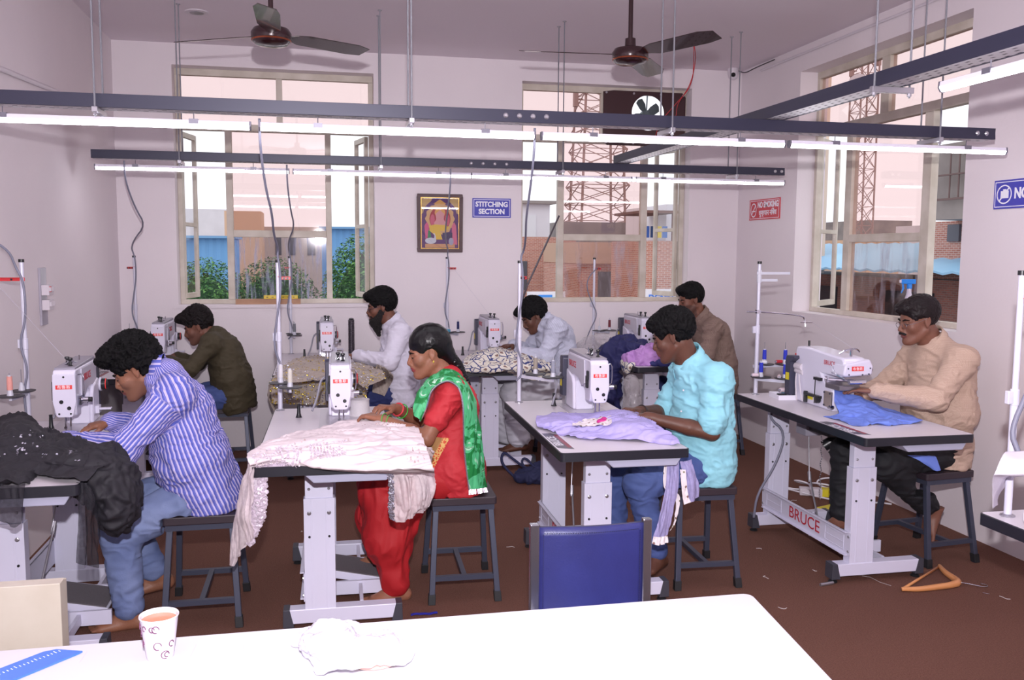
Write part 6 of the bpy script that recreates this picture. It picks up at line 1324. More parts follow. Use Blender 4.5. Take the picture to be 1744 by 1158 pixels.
# control grids of the cloth pieces, in world metres
CG = {'white_top':[[[-0.28,3.597,0.775],[-0.191,3.788,0.785],[-0.046,3.947,0.79],[0.135,4.095,0.8],[0.275,4.013,0.8],[0.408,3.853,0.8]],[[-0.278,3.456,0.8],[-0.175,3.554,0.815],[-0.019,3.587,0.83],[0.133,3.677,0.83],[0.276,3.687,0.83],[0.397,3.643,0.81]],[[-0.266,3.403,0.785],[-0.149,3.442,0.8],[-0.008,3.421,0.81],[0.123,3.438,0.81],[0.268,3.432,0.81],[0.395,3.433,0.8]],[[-0.252,3.436,0.77],[-0.15,3.447,0.774],[-0.009,3.35,0.775],[0.118,3.308,0.775],[0.259,3.272,0.775],[0.395,3.214,0.785]],[[-0.242,3.414,0.768],[-0.146,3.453,0.768],[-0.009,3.405,0.755],[0.121,3.405,0.736],[0.261,3.405,0.725],[0.426,3.43,0.713]]],'white_left':[[[-0.255,3.62,0.79],[-0.263,3.55,0.785],[-0.267,3.472,0.78],[-0.253,3.4,0.767]],[[-0.272,3.6,0.751],[-0.279,3.52,0.747],[-0.279,3.45,0.741],[-0.258,3.39,0.733]],[[-0.309,3.6,0.67],[-0.303,3.52,0.668],[-0.289,3.45,0.663],[-0.261,3.39,0.655]],[[-0.332,3.58,0.583],[-0.324,3.52,0.577],[-0.304,3.45,0.573],[-0.27,3.4,0.575]],[[-0.347,3.56,0.485],[-0.335,3.52,0.485],[-0.302,3.46,0.49],[-0.26,3.42,0.501]],[[-0.357,3.55,0.407],[-0.346,3.52,0.409],[-0.331,3.5,0.41],[-0.304,3.47,0.442]],[[-0.364,3.54,0.359],[-0.361,3.53,0.36],[-0.355,3.52,0.361],[-0.35,3.51,0.369]]],'white_beads':[[[-0.258,3.46,0.749],[-0.234,3.45,0.75],[-0.21,3.44,0.749]],[[-0.268,3.46,0.67],[-0.237,3.44,0.667],[-0.207,3.44,0.666]],[[-0.272,3.46,0.591],[-0.241,3.44,0.591],[-0.213,3.44,0.594]],[[-0.276,3.46,0.523],[-0.254,3.45,0.518],[-0.234,3.45,0.533]],[[-0.28,3.47,0.47],[-0.271,3.46,0.461],[-0.262,3.46,0.472]]],'white_right':[[[0.225,3.405,0.772],[0.314,3.451,0.79],[0.391,3.52,0.8],[0.417,3.432,0.79]],[[0.233,3.42,0.745],[0.313,3.44,0.746],[0.377,3.5,0.746],[0.438,3.6,0.708]],[[0.247,3.4,0.713],[0.309,3.4,0.703],[0.377,3.44,0.697],[0.443,3.55,0.659]],[[0.251,3.4,0.649],[0.307,3.38,0.646],[0.374,3.42,0.632],[0.442,3.52,0.619]],[[0.252,3.42,0.578],[0.307,3.38,0.587],[0.37,3.42,0.586],[0.435,3.52,0.578]],[[0.262,3.44,0.535],[0.308,3.4,0.53],[0.362,3.44,0.538],[0.423,3.52,0.547]]],'white_right2':[[[0.335,3.423,0.8],[0.374,3.476,0.81],[0.389,3.466,0.8]],[[0.358,3.52,0.73],[0.402,3.58,0.726],[0.445,3.66,0.693]],[[0.369,3.5,0.663],[0.414,3.56,0.651],[0.457,3.66,0.623]],[[0.376,3.5,0.592],[0.413,3.56,0.578],[0.447,3.64,0.567]]],'lilac_top':[[[1.02,4.187,0.77],[1.14,4.25,0.775],[1.269,4.178,0.775],[1.415,4.166,0.79],[1.493,4.087,0.79],[1.482,3.788,0.785]],[[0.961,3.967,0.785],[1.067,3.927,0.8],[1.199,3.903,0.8],[1.341,3.947,0.82],[1.401,3.76,0.82],[1.463,3.633,0.79]],[[0.977,3.931,0.775],[1.07,3.836,0.785],[1.179,3.79,0.79],[1.28,3.726,0.82],[1.379,3.625,0.81],[1.472,3.555,0.785]],[[1.012,3.82,0.769],[1.096,3.738,0.772],[1.18,3.707,0.775],[1.274,3.667,0.785],[1.373,3.573,0.785],[1.463,3.496,0.775]],[[1.055,3.734,0.766],[1.113,3.661,0.766],[1.175,3.649,0.766],[1.258,3.62,0.767],[1.384,3.567,0.768],[1.463,3.47,0.768]]],'lilac_strip1':[[[1.415,3.5,0.693],[1.444,3.5,0.697],[1.473,3.5,0.691]],[[1.411,3.5,0.613],[1.432,3.48,0.612],[1.472,3.5,0.61]],[[1.393,3.5,0.513],[1.414,3.48,0.512],[1.451,3.5,0.515]],[[1.374,3.5,0.425],[1.395,3.48,0.423],[1.44,3.5,0.426]],[[1.359,3.5,0.375],[1.387,3.49,0.369],[1.428,3.5,0.376]]],'lilac_strip2':[[[1.481,3.52,0.691],[1.507,3.52,0.692],[1.548,3.54,0.693]],[[1.496,3.52,0.629],[1.516,3.5,0.638],[1.562,3.54,0.647]],[[1.511,3.52,0.565],[1.534,3.5,0.577],[1.58,3.54,0.59]],[[1.517,3.52,0.521],[1.54,3.51,0.518],[1.579,3.54,0.528]]],'floral_strip1':[[[1.414,3.53,0.681],[1.428,3.52,0.683]],[[1.416,3.53,0.58],[1.436,3.52,0.576]],[[1.468,3.53,0.526],[1.482,3.52,0.541]],[[1.462,3.53,0.437],[1.471,3.52,0.452]],[[1.441,3.52,0.39],[1.467,3.52,0.414]]],'floral_hem':[[[1.358,3.49,0.381],[1.386,3.48,0.38],[1.424,3.49,0.382]],[[1.351,3.49,0.351],[1.379,3.48,0.345],[1.427,3.49,0.354]]],'floral_strip2':[[[1.476,3.5,0.66],[1.5,3.5,0.659]],[[1.483,3.5,0.597],[1.507,3.5,0.596]],[[1.49,3.5,0.546],[1.516,3.5,0.544]],[[1.498,3.5,0.507],[1.53,3.5,0.516]]],'blue_top':[[[2.568,4.13,0.879],[2.616,4.1,0.867],[2.685,4.05,0.843],[2.787,4.05,0.803],[2.888,4.0,0.761],[2.822,3.765,0.768]],[[2.524,4.05,0.826],[2.575,4.02,0.809],[2.613,3.962,0.8],[2.694,3.937,0.79],[2.713,3.801,0.785],[2.801,3.753,0.768]],[[2.507,3.982,0.785],[2.521,3.903,0.79],[2.593,3.906,0.79],[2.617,3.818,0.785],[2.692,3.77,0.78],[2.763,3.745,0.768]],[[2.462,4.003,0.768],[2.5,3.91,0.772],[2.549,3.838,0.775],[2.575,3.746,0.78],[2.648,3.729,0.775],[2.718,3.739,0.768]],[[2.435,4.0,0.767],[2.442,3.857,0.767],[2.452,3.736,0.766],[2.579,3.764,0.768],[2.624,3.726,0.768],[2.672,3.74,0.766]]],'blue_hang':[[[2.844,3.9,0.576],[2.911,3.88,0.575],[3.0,3.9,0.564]],[[2.899,3.87,0.548],[2.938,3.86,0.543],[2.999,3.87,0.538]],[[2.967,3.86,0.503],[2.983,3.855,0.5],[3.007,3.86,0.501]]],'cream_top':[[[1.107,6.73,0.775],[1.229,6.851,0.8],[1.37,6.907,0.81],[1.473,6.73,0.8],[1.543,6.174,0.785],[1.612,6.108,0.775]],[[0.989,6.264,0.785],[1.095,6.154,0.85],[1.221,6.155,0.86],[1.368,6.212,0.83],[1.478,5.995,0.8],[1.548,5.847,0.785]],[[0.928,6.083,0.78],[1.043,5.97,0.82],[1.202,6.062,0.83],[1.342,6.036,0.81],[1.433,5.811,0.8],[1.568,5.97,0.748]],[[0.91,5.969,0.775],[1.014,5.875,0.785],[1.15,5.797,0.8],[1.299,5.842,0.795],[1.447,5.95,0.75],[1.551,5.95,0.715]],[[0.92,5.93,0.768],[1.026,5.942,0.768],[1.18,5.947,0.768],[1.303,5.95,0.729],[1.427,5.95,0.693],[1.518,5.95,0.683]]],'gold_top':[[[-0.259,6.24,0.785],[-0.17,6.579,0.795],[-0.027,6.788,0.785],[0.117,6.517,0.78],[0.292,6.285,0.78],[0.395,5.897,0.78]],[[-0.278,5.805,0.785],[-0.155,5.966,0.81],[-0.006,6.175,0.8],[0.147,6.072,0.79],[0.293,5.897,0.79],[0.385,5.543,0.78]],[[-0.297,5.618,0.775],[-0.166,5.676,0.8],[-0.007,5.758,0.8],[0.138,5.753,0.79],[0.255,5.661,0.785],[0.284,5.395,0.775]],[[-0.3,5.543,0.768],[-0.163,5.545,0.775],[-0.007,5.559,0.78],[0.132,5.51,0.78],[0.222,5.406,0.775],[0.26,5.2,0.77]]],'gold_front':[[[-0.315,5.95,0.72],[-0.175,5.945,0.725],[-0.008,5.945,0.721],[0.142,5.945,0.717],[0.298,5.95,0.693]],[[-0.323,5.94,0.672],[-0.176,5.935,0.658],[-0.009,5.93,0.654],[0.141,5.935,0.649],[0.293,5.94,0.636]],[[-0.306,5.94,0.584],[-0.177,5.93,0.582],[-0.01,5.93,0.569],[0.14,5.93,0.564],[0.273,5.94,0.559]]],'gold_left':[[[-0.27,6.3,0.717],[-0.294,6.15,0.738],[-0.316,5.97,0.725]],[[-0.295,6.3,0.637],[-0.34,6.12,0.645],[-0.339,5.95,0.614]],[[-0.29,6.3,0.515],[-0.312,6.12,0.53],[-0.282,5.95,0.516]]],'gold_lap':[[[0.371,6.258,0.79],[0.413,5.997,0.79],[0.442,5.72,0.78]],[[0.357,6.3,0.682],[0.434,6.3,0.668],[0.487,6.3,0.658]],[[0.348,6.3,0.587],[0.404,6.3,0.569],[0.433,6.3,0.556]]],'black_left':[[[-1.12,3.28,0.801],[-1.071,3.265,0.788],[-1.025,3.26,0.779],[-0.986,3.265,0.784]],[[-1.116,3.27,0.733],[-1.07,3.255,0.731],[-1.024,3.25,0.73],[-0.989,3.255,0.734]],[[-1.114,3.27,0.672],[-1.07,3.25,0.671],[-1.029,3.245,0.665],[-0.994,3.25,0.671]],[[-1.075,3.26,0.657],[-1.049,3.25,0.648],[-1.023,3.245,0.634],[-1.0,3.25,0.645]]],'black_right':[[[-0.826,3.3,0.768],[-0.803,3.33,0.759],[-0.786,3.38,0.745],[-0.762,3.45,0.72]],[[-0.828,3.3,0.71],[-0.8,3.31,0.701],[-0.781,3.36,0.686],[-0.762,3.45,0.665]],[[-0.835,3.31,0.634],[-0.807,3.31,0.626],[-0.792,3.36,0.606],[-0.773,3.43,0.595]],[[-0.842,3.31,0.561],[-0.813,3.31,0.549],[-0.794,3.34,0.527],[-0.78,3.38,0.524]],[[-0.848,3.31,0.481],[-0.82,3.31,0.471],[-0.799,3.33,0.456],[-0.778,3.35,0.443]]],'black_top':[[[-1.478,4.158,0.8],[-1.38,4.209,0.83],[-1.27,4.192,0.85],[-1.153,4.099,0.8],[-1.012,3.95,0.8],[-0.895,3.826,0.79]],[[-1.39,3.904,0.8],[-1.233,3.754,0.86],[-1.127,3.715,0.88],[-1.031,3.696,0.83],[-0.903,3.598,0.83],[-0.809,3.584,0.8]],[[-1.31,3.672,0.79],[-1.174,3.564,0.82],[-1.081,3.55,0.83],[-0.978,3.498,0.82],[-0.865,3.439,0.82],[-0.765,3.429,0.79]],[[-1.249,3.493,0.775],[-1.146,3.471,0.78],[-1.056,3.46,0.785],[-0.966,3.449,0.79],[-0.877,3.406,0.79],[-0.772,3.323,0.78]],[[-1.168,3.26,0.786],[-1.079,3.26,0.778],[-1.007,3.262,0.774],[-1.016,3.417,0.768],[-0.882,3.309,0.768],[-0.789,3.27,0.765]]],'scarf':[[[0.397,3.9,0.859],[0.405,3.87,0.851],[0.418,3.88,0.833]],[[0.402,3.92,0.897],[0.415,3.88,0.887],[0.436,3.88,0.866]],[[0.418,3.95,0.939],[0.431,3.89,0.929],[0.451,3.87,0.909]],[[0.448,3.98,0.978],[0.453,3.9,0.975],[0.465,3.86,0.962]],[[0.493,4.0,1.014],[0.491,3.908,1.009],[0.495,3.855,0.995]],[[0.541,4.0,1.04],[0.535,3.905,1.03],[0.536,3.85,1.011]],[[0.58,3.98,1.036],[0.572,3.895,1.019],[0.572,3.85,0.992]],[[0.625,3.96,1.009],[0.606,3.885,0.99],[0.592,3.85,0.96]],[[0.665,3.96,0.93],[0.633,3.887,0.922],[0.603,3.855,0.902]],[[0.694,3.97,0.813],[0.65,3.895,0.822],[0.607,3.86,0.823]],[[0.708,3.97,0.69],[0.659,3.9,0.707],[0.611,3.87,0.716]],[[0.719,3.97,0.581],[0.671,3.905,0.599],[0.623,3.88,0.607]],[[0.73,3.97,0.499],[0.683,3.905,0.513],[0.636,3.88,0.516]]],'right_sheet':[[[2.01,2.3,0.984],[2.049,2.28,0.987],[2.102,2.26,0.992]],[[1.96,2.26,0.97],[1.987,2.22,0.973],[2.049,2.2,0.976]],[[1.926,2.24,0.934],[1.963,2.2,0.935],[2.015,2.16,0.946]],[[1.94,2.26,0.912],[2.033,2.32,0.898],[2.152,2.4,0.878]],[[1.975,2.3,0.856],[2.028,2.34,0.846],[2.093,2.4,0.832]],[[2.006,2.33,0.798],[2.04,2.36,0.795],[2.083,2.4,0.785]]],'plastic_bag':[[[-0.059,1.633,0.853],[-0.035,1.642,0.875],[0.007,1.63,0.89],[0.05,1.656,0.87],[0.092,1.632,0.865],[0.129,1.621,0.853]],[[-0.04,1.61,0.855],[-0.014,1.542,0.9],[0.027,1.558,0.895],[0.068,1.56,0.885],[0.109,1.56,0.875],[0.148,1.568,0.855]],[[-0.019,1.572,0.855],[-0.004,1.526,0.88],[0.036,1.525,0.88],[0.076,1.528,0.875],[0.111,1.525,0.87],[0.148,1.532,0.853]],[[-0.014,1.507,0.853],[0.005,1.489,0.865],[0.044,1.488,0.862],[0.084,1.495,0.86],[0.112,1.5,0.855],[0.13,1.503,0.852]]]}
# ================= cloth =================
def catmull(G, nu, nv):
    G = np.array(G, float)
    def interp(A, n):
        m = len(A); t = np.linspace(0, m-1, n); i = np.clip(t.astype(int), 0, m-2); f = (t-i).reshape((-1,)+(1,)*(A.ndim-1))
        p0 = A[np.clip(i-1, 0, m-1)]; p1 = A[i]; p2 = A[i+1]; p3 = A[np.clip(i+2, 0, m-1)]
        return .5*((2*p1)+(-p0+p2)*f+(2*p0-5*p1+4*p2-p3)*f**2+(-p0+3*p1-3*p2+p3)*f**3)
    A = interp(G, nv); return interp(A.transpose(1, 0, 2), nu).transpose(1, 0, 2)
def sheet(name, grids, m, label=None, cat='fabric', parent=None, nu=90, nv=70, amp=.006, freq=14, st=(1, 1, 1), seed=1, solid=.0015, up=0, group=None, edge=1.0):
    """a garment built of one or more smooth panels with folds"""
    Vs = []; Fs = []; o = 0
    for key in (grids if isinstance(grids, (list, tuple)) else [grids]):
        P = catmull(CG[key] if isinstance(key, str) else key, nu, nv); V = P.reshape(-1, 3)
        F = np.array([(j*nu+i, j*nu+i+1, (j+1)*nu+i+1, (j+1)*nu+i) for j in range(nv-1) for i in range(nu-1)])
        N = vnormals(V, F); 
        if N[:, 2].mean() < -.2: N = -N
        V2 = folds(V, N, amp, freq, seed, st); V2 = folds(V2, N, amp*.4, freq*2.3, seed+3, st)
        if up:
            V2[:, 2] = np.maximum(V2[:, 2], np.minimum(V[:, 2], TZ+.0015)) if up == 1 else V2[:, 2]
        Vs.append(V2); Fs.append(F+o); o += len(V)
    V = np.concatenate(Vs); F = np.concatenate(Fs); org = V.mean(0) if parent is None else np.array(parent.location)
    ob = to_obj(name, V, F, m, parent, org)
    if parent is None: ob.location = org
    md = ob.modifiers.new('solid', 'SOLIDIFY'); md.thickness = solid; md.offset = 0
    if label: tag(ob, label, cat, group)
    return ob
def sheer(name, col, alpha, rough=.6, scale=60, var=None):
    m = mat(name, col, rough); N, L, b = nodes(m); t = N.new('ShaderNodeTexCoord'); z = N.new('ShaderNodeTexNoise'); z.inputs['Scale'].default_value = scale; z.inputs['Detail'].default_value = 3
    r = N.new('ShaderNodeMapRange'); r.inputs[3].default_value = max(0, alpha-.15); r.inputs[4].default_value = min(1, alpha+.15); L.new(t.outputs['Object'], z.inputs['Vector']); L.new(z.outputs[0], r.inputs[0]); L.new(r.outputs[0], b.inputs['Alpha'])
    return m
def sequins(name, G, m, parent, n, r=.004, seed=1, region=None, off=.004, names='sequin_cluster'):
    """clusters of small raised discs following a control grid"""
    P = catmull(CG[G] if isinstance(G, str) else G, 60, 50); rs = np.random.RandomState(seed); V = P.reshape(-1, 3); F = np.array([(j*60+i, j*60+i+1, (j+1)*60+i+1, (j+1)*60+i) for j in range(49) for i in range(59)]); N = vnormals(V, F)
    if N[:, 2].mean() < -.2: N = -N
    if abs(N[:, 2].mean()) < .3 and N[:, 1].mean() > 0: N = -N
    b = MB(); org = Vector(parent.location)
    for _ in range(n):
        u, v = rs.rand(2)
        if region: 
            ru = region[rs.randint(len(region))]; u = ru[0]+(rs.rand()-.5)*2*ru[2]; v = ru[1]+(rs.rand()-.5)*2*ru[3]
        i = int(np.clip(u, 0, .999)*60); j = int(np.clip(v, 0, .999)*50); k = j*60+i; c = Vector(V[k])+Vector(N[k])*off; nn = (Vector(N[k])+Vector(rs.normal(size=3))*.35).normalized()
        s = r*rs.uniform(.6, 1.3); b.lathe(c-org, [(s, 0), (s*.8, s*.25), (s*.3, s*.35)], nn, 6)
    o = b.build(names, m, parent, fix=False); o['kind'] = 'stuff'; return o
M_tul = sheer('tulle_white', (236, 222, 226), .46); M_tuls = sheer('tulle_white_dense', (238, 224, 228), .93)
M_seq = mat('sequin_white', (225, 212, 226), .18, .35); M_seqd = mat('sequin_silver', (200, 200, 215), .15, .8); M_gold = mat('sequin_gold', (205, 180, 80), .25, .6); M_bead = mat('beads_rosy', (196, 172, 172), .35, .2)
w = sheet('embroidered_fabric', ['white_top'], M_tuls, 'white embroidered net garment spilling over the red-dressed woman\'s table', 'fabric', amp=.013, freq=9, st=(.5, 1.6, 1), seed=2, nu=150, nv=110, up=1)
for k, a, f, st in (('white_left', .010, 14, (2.2, 2.2, .25)), ('white_right', .014, 12, (2.2, 2.2, .35)), ('white_right2', .012, 12, (2, 2, .4))):
    q = sheet('sheer_panel', k, M_tul, parent=w, amp=a, freq=f, st=st, nu=70, nv=80, seed=4); 
q = sheet('beaded_panel', 'white_beads', mat('lining_white', (220, 210, 220), .7), parent=w, amp=.003, freq=30, nu=40, nv=60); sequins('seq', 'white_beads', M_seq, w, 330, .0085, 3, off=.004, names='crystal_beads')
sequins('seq', 'white_top', M_seq, w, 420, .005, 4, [(.18, .55, .13, .22), (.45, .5, .1, .12)], .012, 'crystal_beads'); sequins('seq', 'white_top', M_bead, w, 110, .0035, 5, [(.42, .38, .14, .1), (.72, .2, .09, .14), (.9, .6, .05, .1)], .013, 'rosy_beads')
q = sequins('seq', 'white_right', M_seqd, w, 260, .006, 7, [(.06, .62, .06, .35)], .004, 'silver_trim')
# lilac
M_lil = mat('chiffon_lilac', (176, 166, 222), .7, bump=(120, .2)); M_lils = sheer('chiffon_lilac_sheer', (186, 178, 226), .58)
def floral(name, base, cols, scale=28):
    m = mat(name, base, .75); N, L, b = nodes(m); t = N.new('ShaderNodeTexCoord'); v = N.new('ShaderNodeTexVoronoi'); v.inputs['Scale'].default_value = scale; L.new(t.outputs['Object'], v.inputs['Vector'])
    r = N.new('ShaderNodeValToRGB'); e = r.color_ramp.elements; e[0].position = 0; e[0].color = lin(cols[0]); e[1].position = .22; e[1].color = lin(cols[1])
    for p, c in ((.25, base), (.95, base)): q = e.new(p); q.color = lin(c)
    L.new(v.outputs['Distance'], r.inputs[0]); L.new(r.outputs[0], b.inputs['Base Color']); return m
M_flor = floral('floral_trim', (232, 222, 226), ((176, 40, 120), (120, 130, 90)), 42)
l = sheet('chiffon_fabric', 'lilac_top', M_lil, 'lilac chiffon with floral trim bunched on the table behind the blue chair', 'fabric', amp=.012, freq=10, st=(.55, 1.5, 1), seed=5, nu=140, nv=90, up=1)
sheet('sheer_panel', 'lilac_strip1', M_lils, parent=l, amp=.008, freq=16, st=(2.2, 2.2, .2), nu=40, nv=90); sheet('sheer_panel', 'lilac_strip2', M_lils, parent=l, amp=.008, freq=16, st=(2.2, 2.2, .3), nu=40, nv=60)
for k in ('floral_strip1', 'floral_hem', 'floral_strip2'): sheet('floral_trim', k, M_flor, parent=l, amp=.006, freq=22, st=(2, 2, .6), nu=24, nv=60)
fp_ = np.array(CG['lilac_top']); g_ = [[list(fp_[2][1]*.75+fp_[1][2]*.25+np.array([0, 0, .012])), list(fp_[1][2]+np.array([0, 0, .012])), list(fp_[1][3]*.6+fp_[2][3]*.4+np.array([-.03, 0, .006]))], [list(fp_[2][1]+np.array([.02, -.02, .012])), list(fp_[2][2]+np.array([0, -.02, .014])), list(fp_[2][3]+np.array([-.04, -.02, .004]))]]
sheet('floral_patch', [np.array(g_)], M_flor, parent=l, amp=.006, freq=20, nu=60, nv=20)
bq = MB(); c0 = fp_[2][2]+np.array([.045, .01, .03]); bq.sph(Vector(c0)-l.location, (.026, .018, .012)); bq.sph(Vector(c0)+Vector((.015, .02, .004))-l.location, (.015, .014, .012)); bq.build('magenta_flower', mat('flower_magenta', (190, 40, 130), .6), l, smooth=True)
# blue cotton on T4
M_blu = mat('cotton_cornflower', (110, 136, 222), .75, bump=(200, .15))
bl_ = sheet('cotton_fabric', 'blue_top', M_blu, 'cornflower blue cotton cloth held at the coverstitch machine', 'fabric', amp=.009, freq=9, st=(1, 1, 1), seed=8, nu=120, nv=90, up=1)
sheet('hanging_corner', 'blue_hang', M_blu, parent=bl_, amp=.003, freq=12, nu=30, nv=40)
# cream patterned on T5
M_crm = mat('cotton_cream_motif', (226, 220, 208), .75)
N, L, b0 = nodes(M_crm); t_ = N.new('ShaderNodeTexCoord'); v_ = N.new('ShaderNodeTexVoronoi'); v_.feature = 'DISTANCE_TO_EDGE'; v_.inputs['Scale'].default_value = 17; L.new(t_.outputs['Object'], v_.inputs['Vector'])
r_ = N.new('ShaderNodeValToRGB'); e = r_.color_ramp.elements; e[0].position = 0; e[0].color = lin((52, 62, 120)); e[1].position = .05; e[1].color = lin((52, 62, 120)); q = e.new(.06); q.color = lin((228, 222, 210)); q = e.new(.30); q.color = lin((228, 222, 210)); q = e.new(.34); q.color = lin((134, 104, 96))
L.new(v_.outputs['Distance'], r_.inputs[0]); L.new(r_.outputs[0], b0.inputs['Base Color'])
sheet('patterned_fabric', 'cream_top', M_crm, 'cream cloth with navy scroll pattern heaped on the middle back table', 'fabric', amp=.018, freq=9, seed=9, nu=110, nv=80, up=1)
# beige and gold on T8
M_be = sheer('net_beige', (196, 182, 172), .70)
gb = sheet('sequinned_garment', ['gold_top'], M_be, 'beige net garment with gold and silver sequins at the bearded man\'s machine', 'fabric', amp=.010, freq=10, seed=12, nu=100, nv=70, up=1)
for k in ('gold_front', 'gold_left', 'gold_lap'): sheet('sheer_panel', k, M_be, parent=gb, amp=.010, freq=14, st=(2, 2, .4), nu=60, nv=50)
sequins('s', 'gold_top', M_gold, gb, 260, .006, 2, None, .012, 'gold_sequins'); sequins('s', 'gold_front', M_gold, gb, 260, .006, 3, None, .010, 'gold_sequins'); sequins('s', 'gold_front', M_seqd, gb, 240, .006, 4, [(.8, .5, .2, .5), (.4, .5, .3, .5)], .010, 'silver_sequins'); sequins('s', 'gold_top', M_seqd, gb, 200, .006, 6, None, .014, 'silver_sequins')
# black net on T1
M_bn = sheer('net_black', (34, 32, 40), .97, .7); M_bns = sheer('net_black_sheer', (40, 38, 48), .44, .7)
bk = sheet('net_fabric', ['black_top'], M_bn, 'black net fabric with silver sequins over the left front table', 'fabric', amp=.020, freq=9, seed=15, nu=130, nv=90, up=1)
sheet('sheer_panel', 'black_left', M_bns, parent=bk, amp=.008, freq=14, st=(2, 2, .3), nu=50, nv=50); sheet('sheer_panel', 'black_right', M_bns, parent=bk, amp=.012, freq=14, st=(2, 2, .3), nu=60, nv=80)
sequins('s', 'black_top', M_seqd, bk, 130, .005, 8, [(.33, .45, .13, .12), (.45, .35, .1, .1), (.62, .55, .06, .06), (.8, .5, .05, .08)], .016, 'silver_sequins')
def blob(name, label, ells, m, amp=.012, freq=10, res=.006, parent=None, clipz=None, cat='fabric', st=(1, 1, 1), seed=1, box=None, group=None, alpha=None):
    pts = np.array([e[0] for e in ells]); rm = max(max(e[1]) for e in ells)+.05; fd = Field(pts.min(0)-rm, pts.max(0)+rm, res)
    for e in ells: fd.ell(e[0], e[1], None, .04)
    if clipz: fd.clip((0, 0, -1), (0, 0, clipz))
    if box:
        x0, x1, y0, y1, z1 = box; sl, P = fd.sl((x0, y0, z1-.3), (x1, y1, z1))
        if sl: e = np.minimum(np.minimum(P[0]-x0, x1-P[0]), np.minimum(P[1]-y0, y1-P[1])); e = np.minimum(e, z1+.0005-P[2])+0*P[0]; fd.d[sl] = np.maximum(fd.d[sl], e.astype(np.float32))
    v, f = fd.mesh(); n = vnormals(v, f); z = v[:, 2].copy(); v = folds(v, n, amp, freq, seed, st); v = folds(v, n, amp*.4, freq*2.2, seed+2, st)
    if clipz: v[:, 2] = np.maximum(v[:, 2], clipz)
    org = pts.mean(0) if parent is None else np.array(parent.location); o = to_obj(name, v, f, m, parent, org)
    if parent is None: o.location = org; tag(o, label, cat, group)
    return o
# bulk of the black net hanging at the operator's side of T1
blob('net_bundle', '', [((-.80, 3.52, .74), (.075, .16, .10)), ((-.74, 3.50, .66), (.06, .13, .12)), ((-.78, 3.6, .62), (.05, .10, .08))], M_bn, .022, 12, .006, bk)
# pile on T6: navy heap, lilac chiffon, navy folded piece, white printed end, plastic bags
M_navy = mat('cloth_navy', (30, 32, 84), .7, bump=(200, .2)); M_orc = mat('chiffon_orchid', (190, 142, 208), .65, bump=(150, .15))
X6, Y6, _r = TABS['T6']; bx6 = (X6-.001, X6+TW+.001, Y6-.001, Y6+TL_, TZ)
blob('navy_garment', 'navy garment heaped on the back right table and sliding off its left side', [((X6+.06, Y6+.40, .83), (.16, .17, .10)), ((X6-.06, Y6+.38, .80), (.09, .14, .09)), ((X6-.09, Y6+.36, .66), (.06, .10, .20)), ((X6-.085, Y6+.34, .50), (.05, .08, .14))], M_navy, .030, 8, .0065, box=bx6)
blob('orchid_chiffon', 'pinkish lilac chiffon heaped on the back right table', [((X6+.10, Y6+.19, .80), (.13, .12, .05)), ((X6+.22, Y6+.18, .82), (.17, .14, .075)), ((X6+.36, Y6+.22, .81), (.15, .14, .075)), ((X6+.50, Y6+.20, .78), (.10, .12, .03))], M_orc, .020, 13, .0055, clipz=TZ+.001)
blob('navy_folded_cloth', 'flat folded navy cloth at the near edge of the back right table', [((X6+.25, Y6+.06, .785), (.13, .05, .028)), ((X6+.38, Y6+.07, .785), (.09, .05, .028))], mat('cloth_navy_light', (52, 56, 120), .7), .012, 14, .005, clipz=TZ+.001)
blob('printed_cloth', 'white printed cloth end at the left corner of the back right table', [((X6+.03, Y6+.22, .775), (.07, .12, .018)), ((X6-.015, Y6+.20, .74), (.018, .09, .045))], M_crm, .006, 12, .006, box=bx6)
M_pl = sheer('plastic_clear', (196, 190, 196), .38, .15, 14); M_pl.node_tree.nodes['Principled BSDF'].inputs['Roughness'].default_value = .15
blob('plastic_bag', 'clear plastic bag bulging behind the navy garment', [((X6-.17, Y6+.55, .80), (.11, .10, .12)), ((X6-.10, Y6+.50, .88), (.08, .08, .06))], M_pl, .02, 9, .008, cat='bag')
blob('plastic_bag', 'clear plastic bag hanging below the navy garment', [((X6-.03, Y6-.02+.05, .60), (.05, .05, .10)), ((X6-.02, Y6+.02, .50), (.065, .05, .07))], M_pl, .014, 10, .007, cat='bag')
# ================= scarf, jewellery =================
M_grn = mat('scarf_green', (24, 140, 68), .6); N, L, b0 = nodes(M_grn); t_ = N.new('ShaderNodeTexCoord'); z_ = N.new('ShaderNodeTexNoise'); z_.inputs['Scale'].default_value = 9; z_.inputs['Detail'].default_value = 2; z_.inputs['Distortion'].default_value = 1.6
L.new(t_.outputs['Object'], z_.inputs['Vector']); r_ = N.new('ShaderNodeValToRGB'); e = r_.color_ramp.elements; e[0].position = .0; e[0].color = lin((18, 122, 56)); e[1].position = .47; e[1].color = lin((20, 128, 60)); q = e.new(.50); q.color = lin((82, 186, 128)); q = e.new(.60); q.color = lin((72, 180, 118)); q = e.new(.635); q.color = lin((196, 228, 208)); q = e.new(.66); q.color = lin((30, 140, 74))
L.new(z_.outputs[0], r_.inputs[0]); L.new(r_.outputs[0], b0.inputs['Base Color'])
b2, g2, M2, hp2, org2 = p2
sc_ = sheet('scarf', 'scarf', M_grn, parent=b2, amp=.006, freq=9, st=(1.6, 2.0, .4), nu=50, nv=190, seed=21, solid=.003)
SG = catmull(CG['scarf'], 50, 190); b = MB(); b.tube([Vector(SG[i, -1])+Vector((0, -.005, 0))-Vector(org2) for i in range(0, 190, 3)], .0035, 5); b.build('silver_edging', M_seqd, sc_)
b = MB()
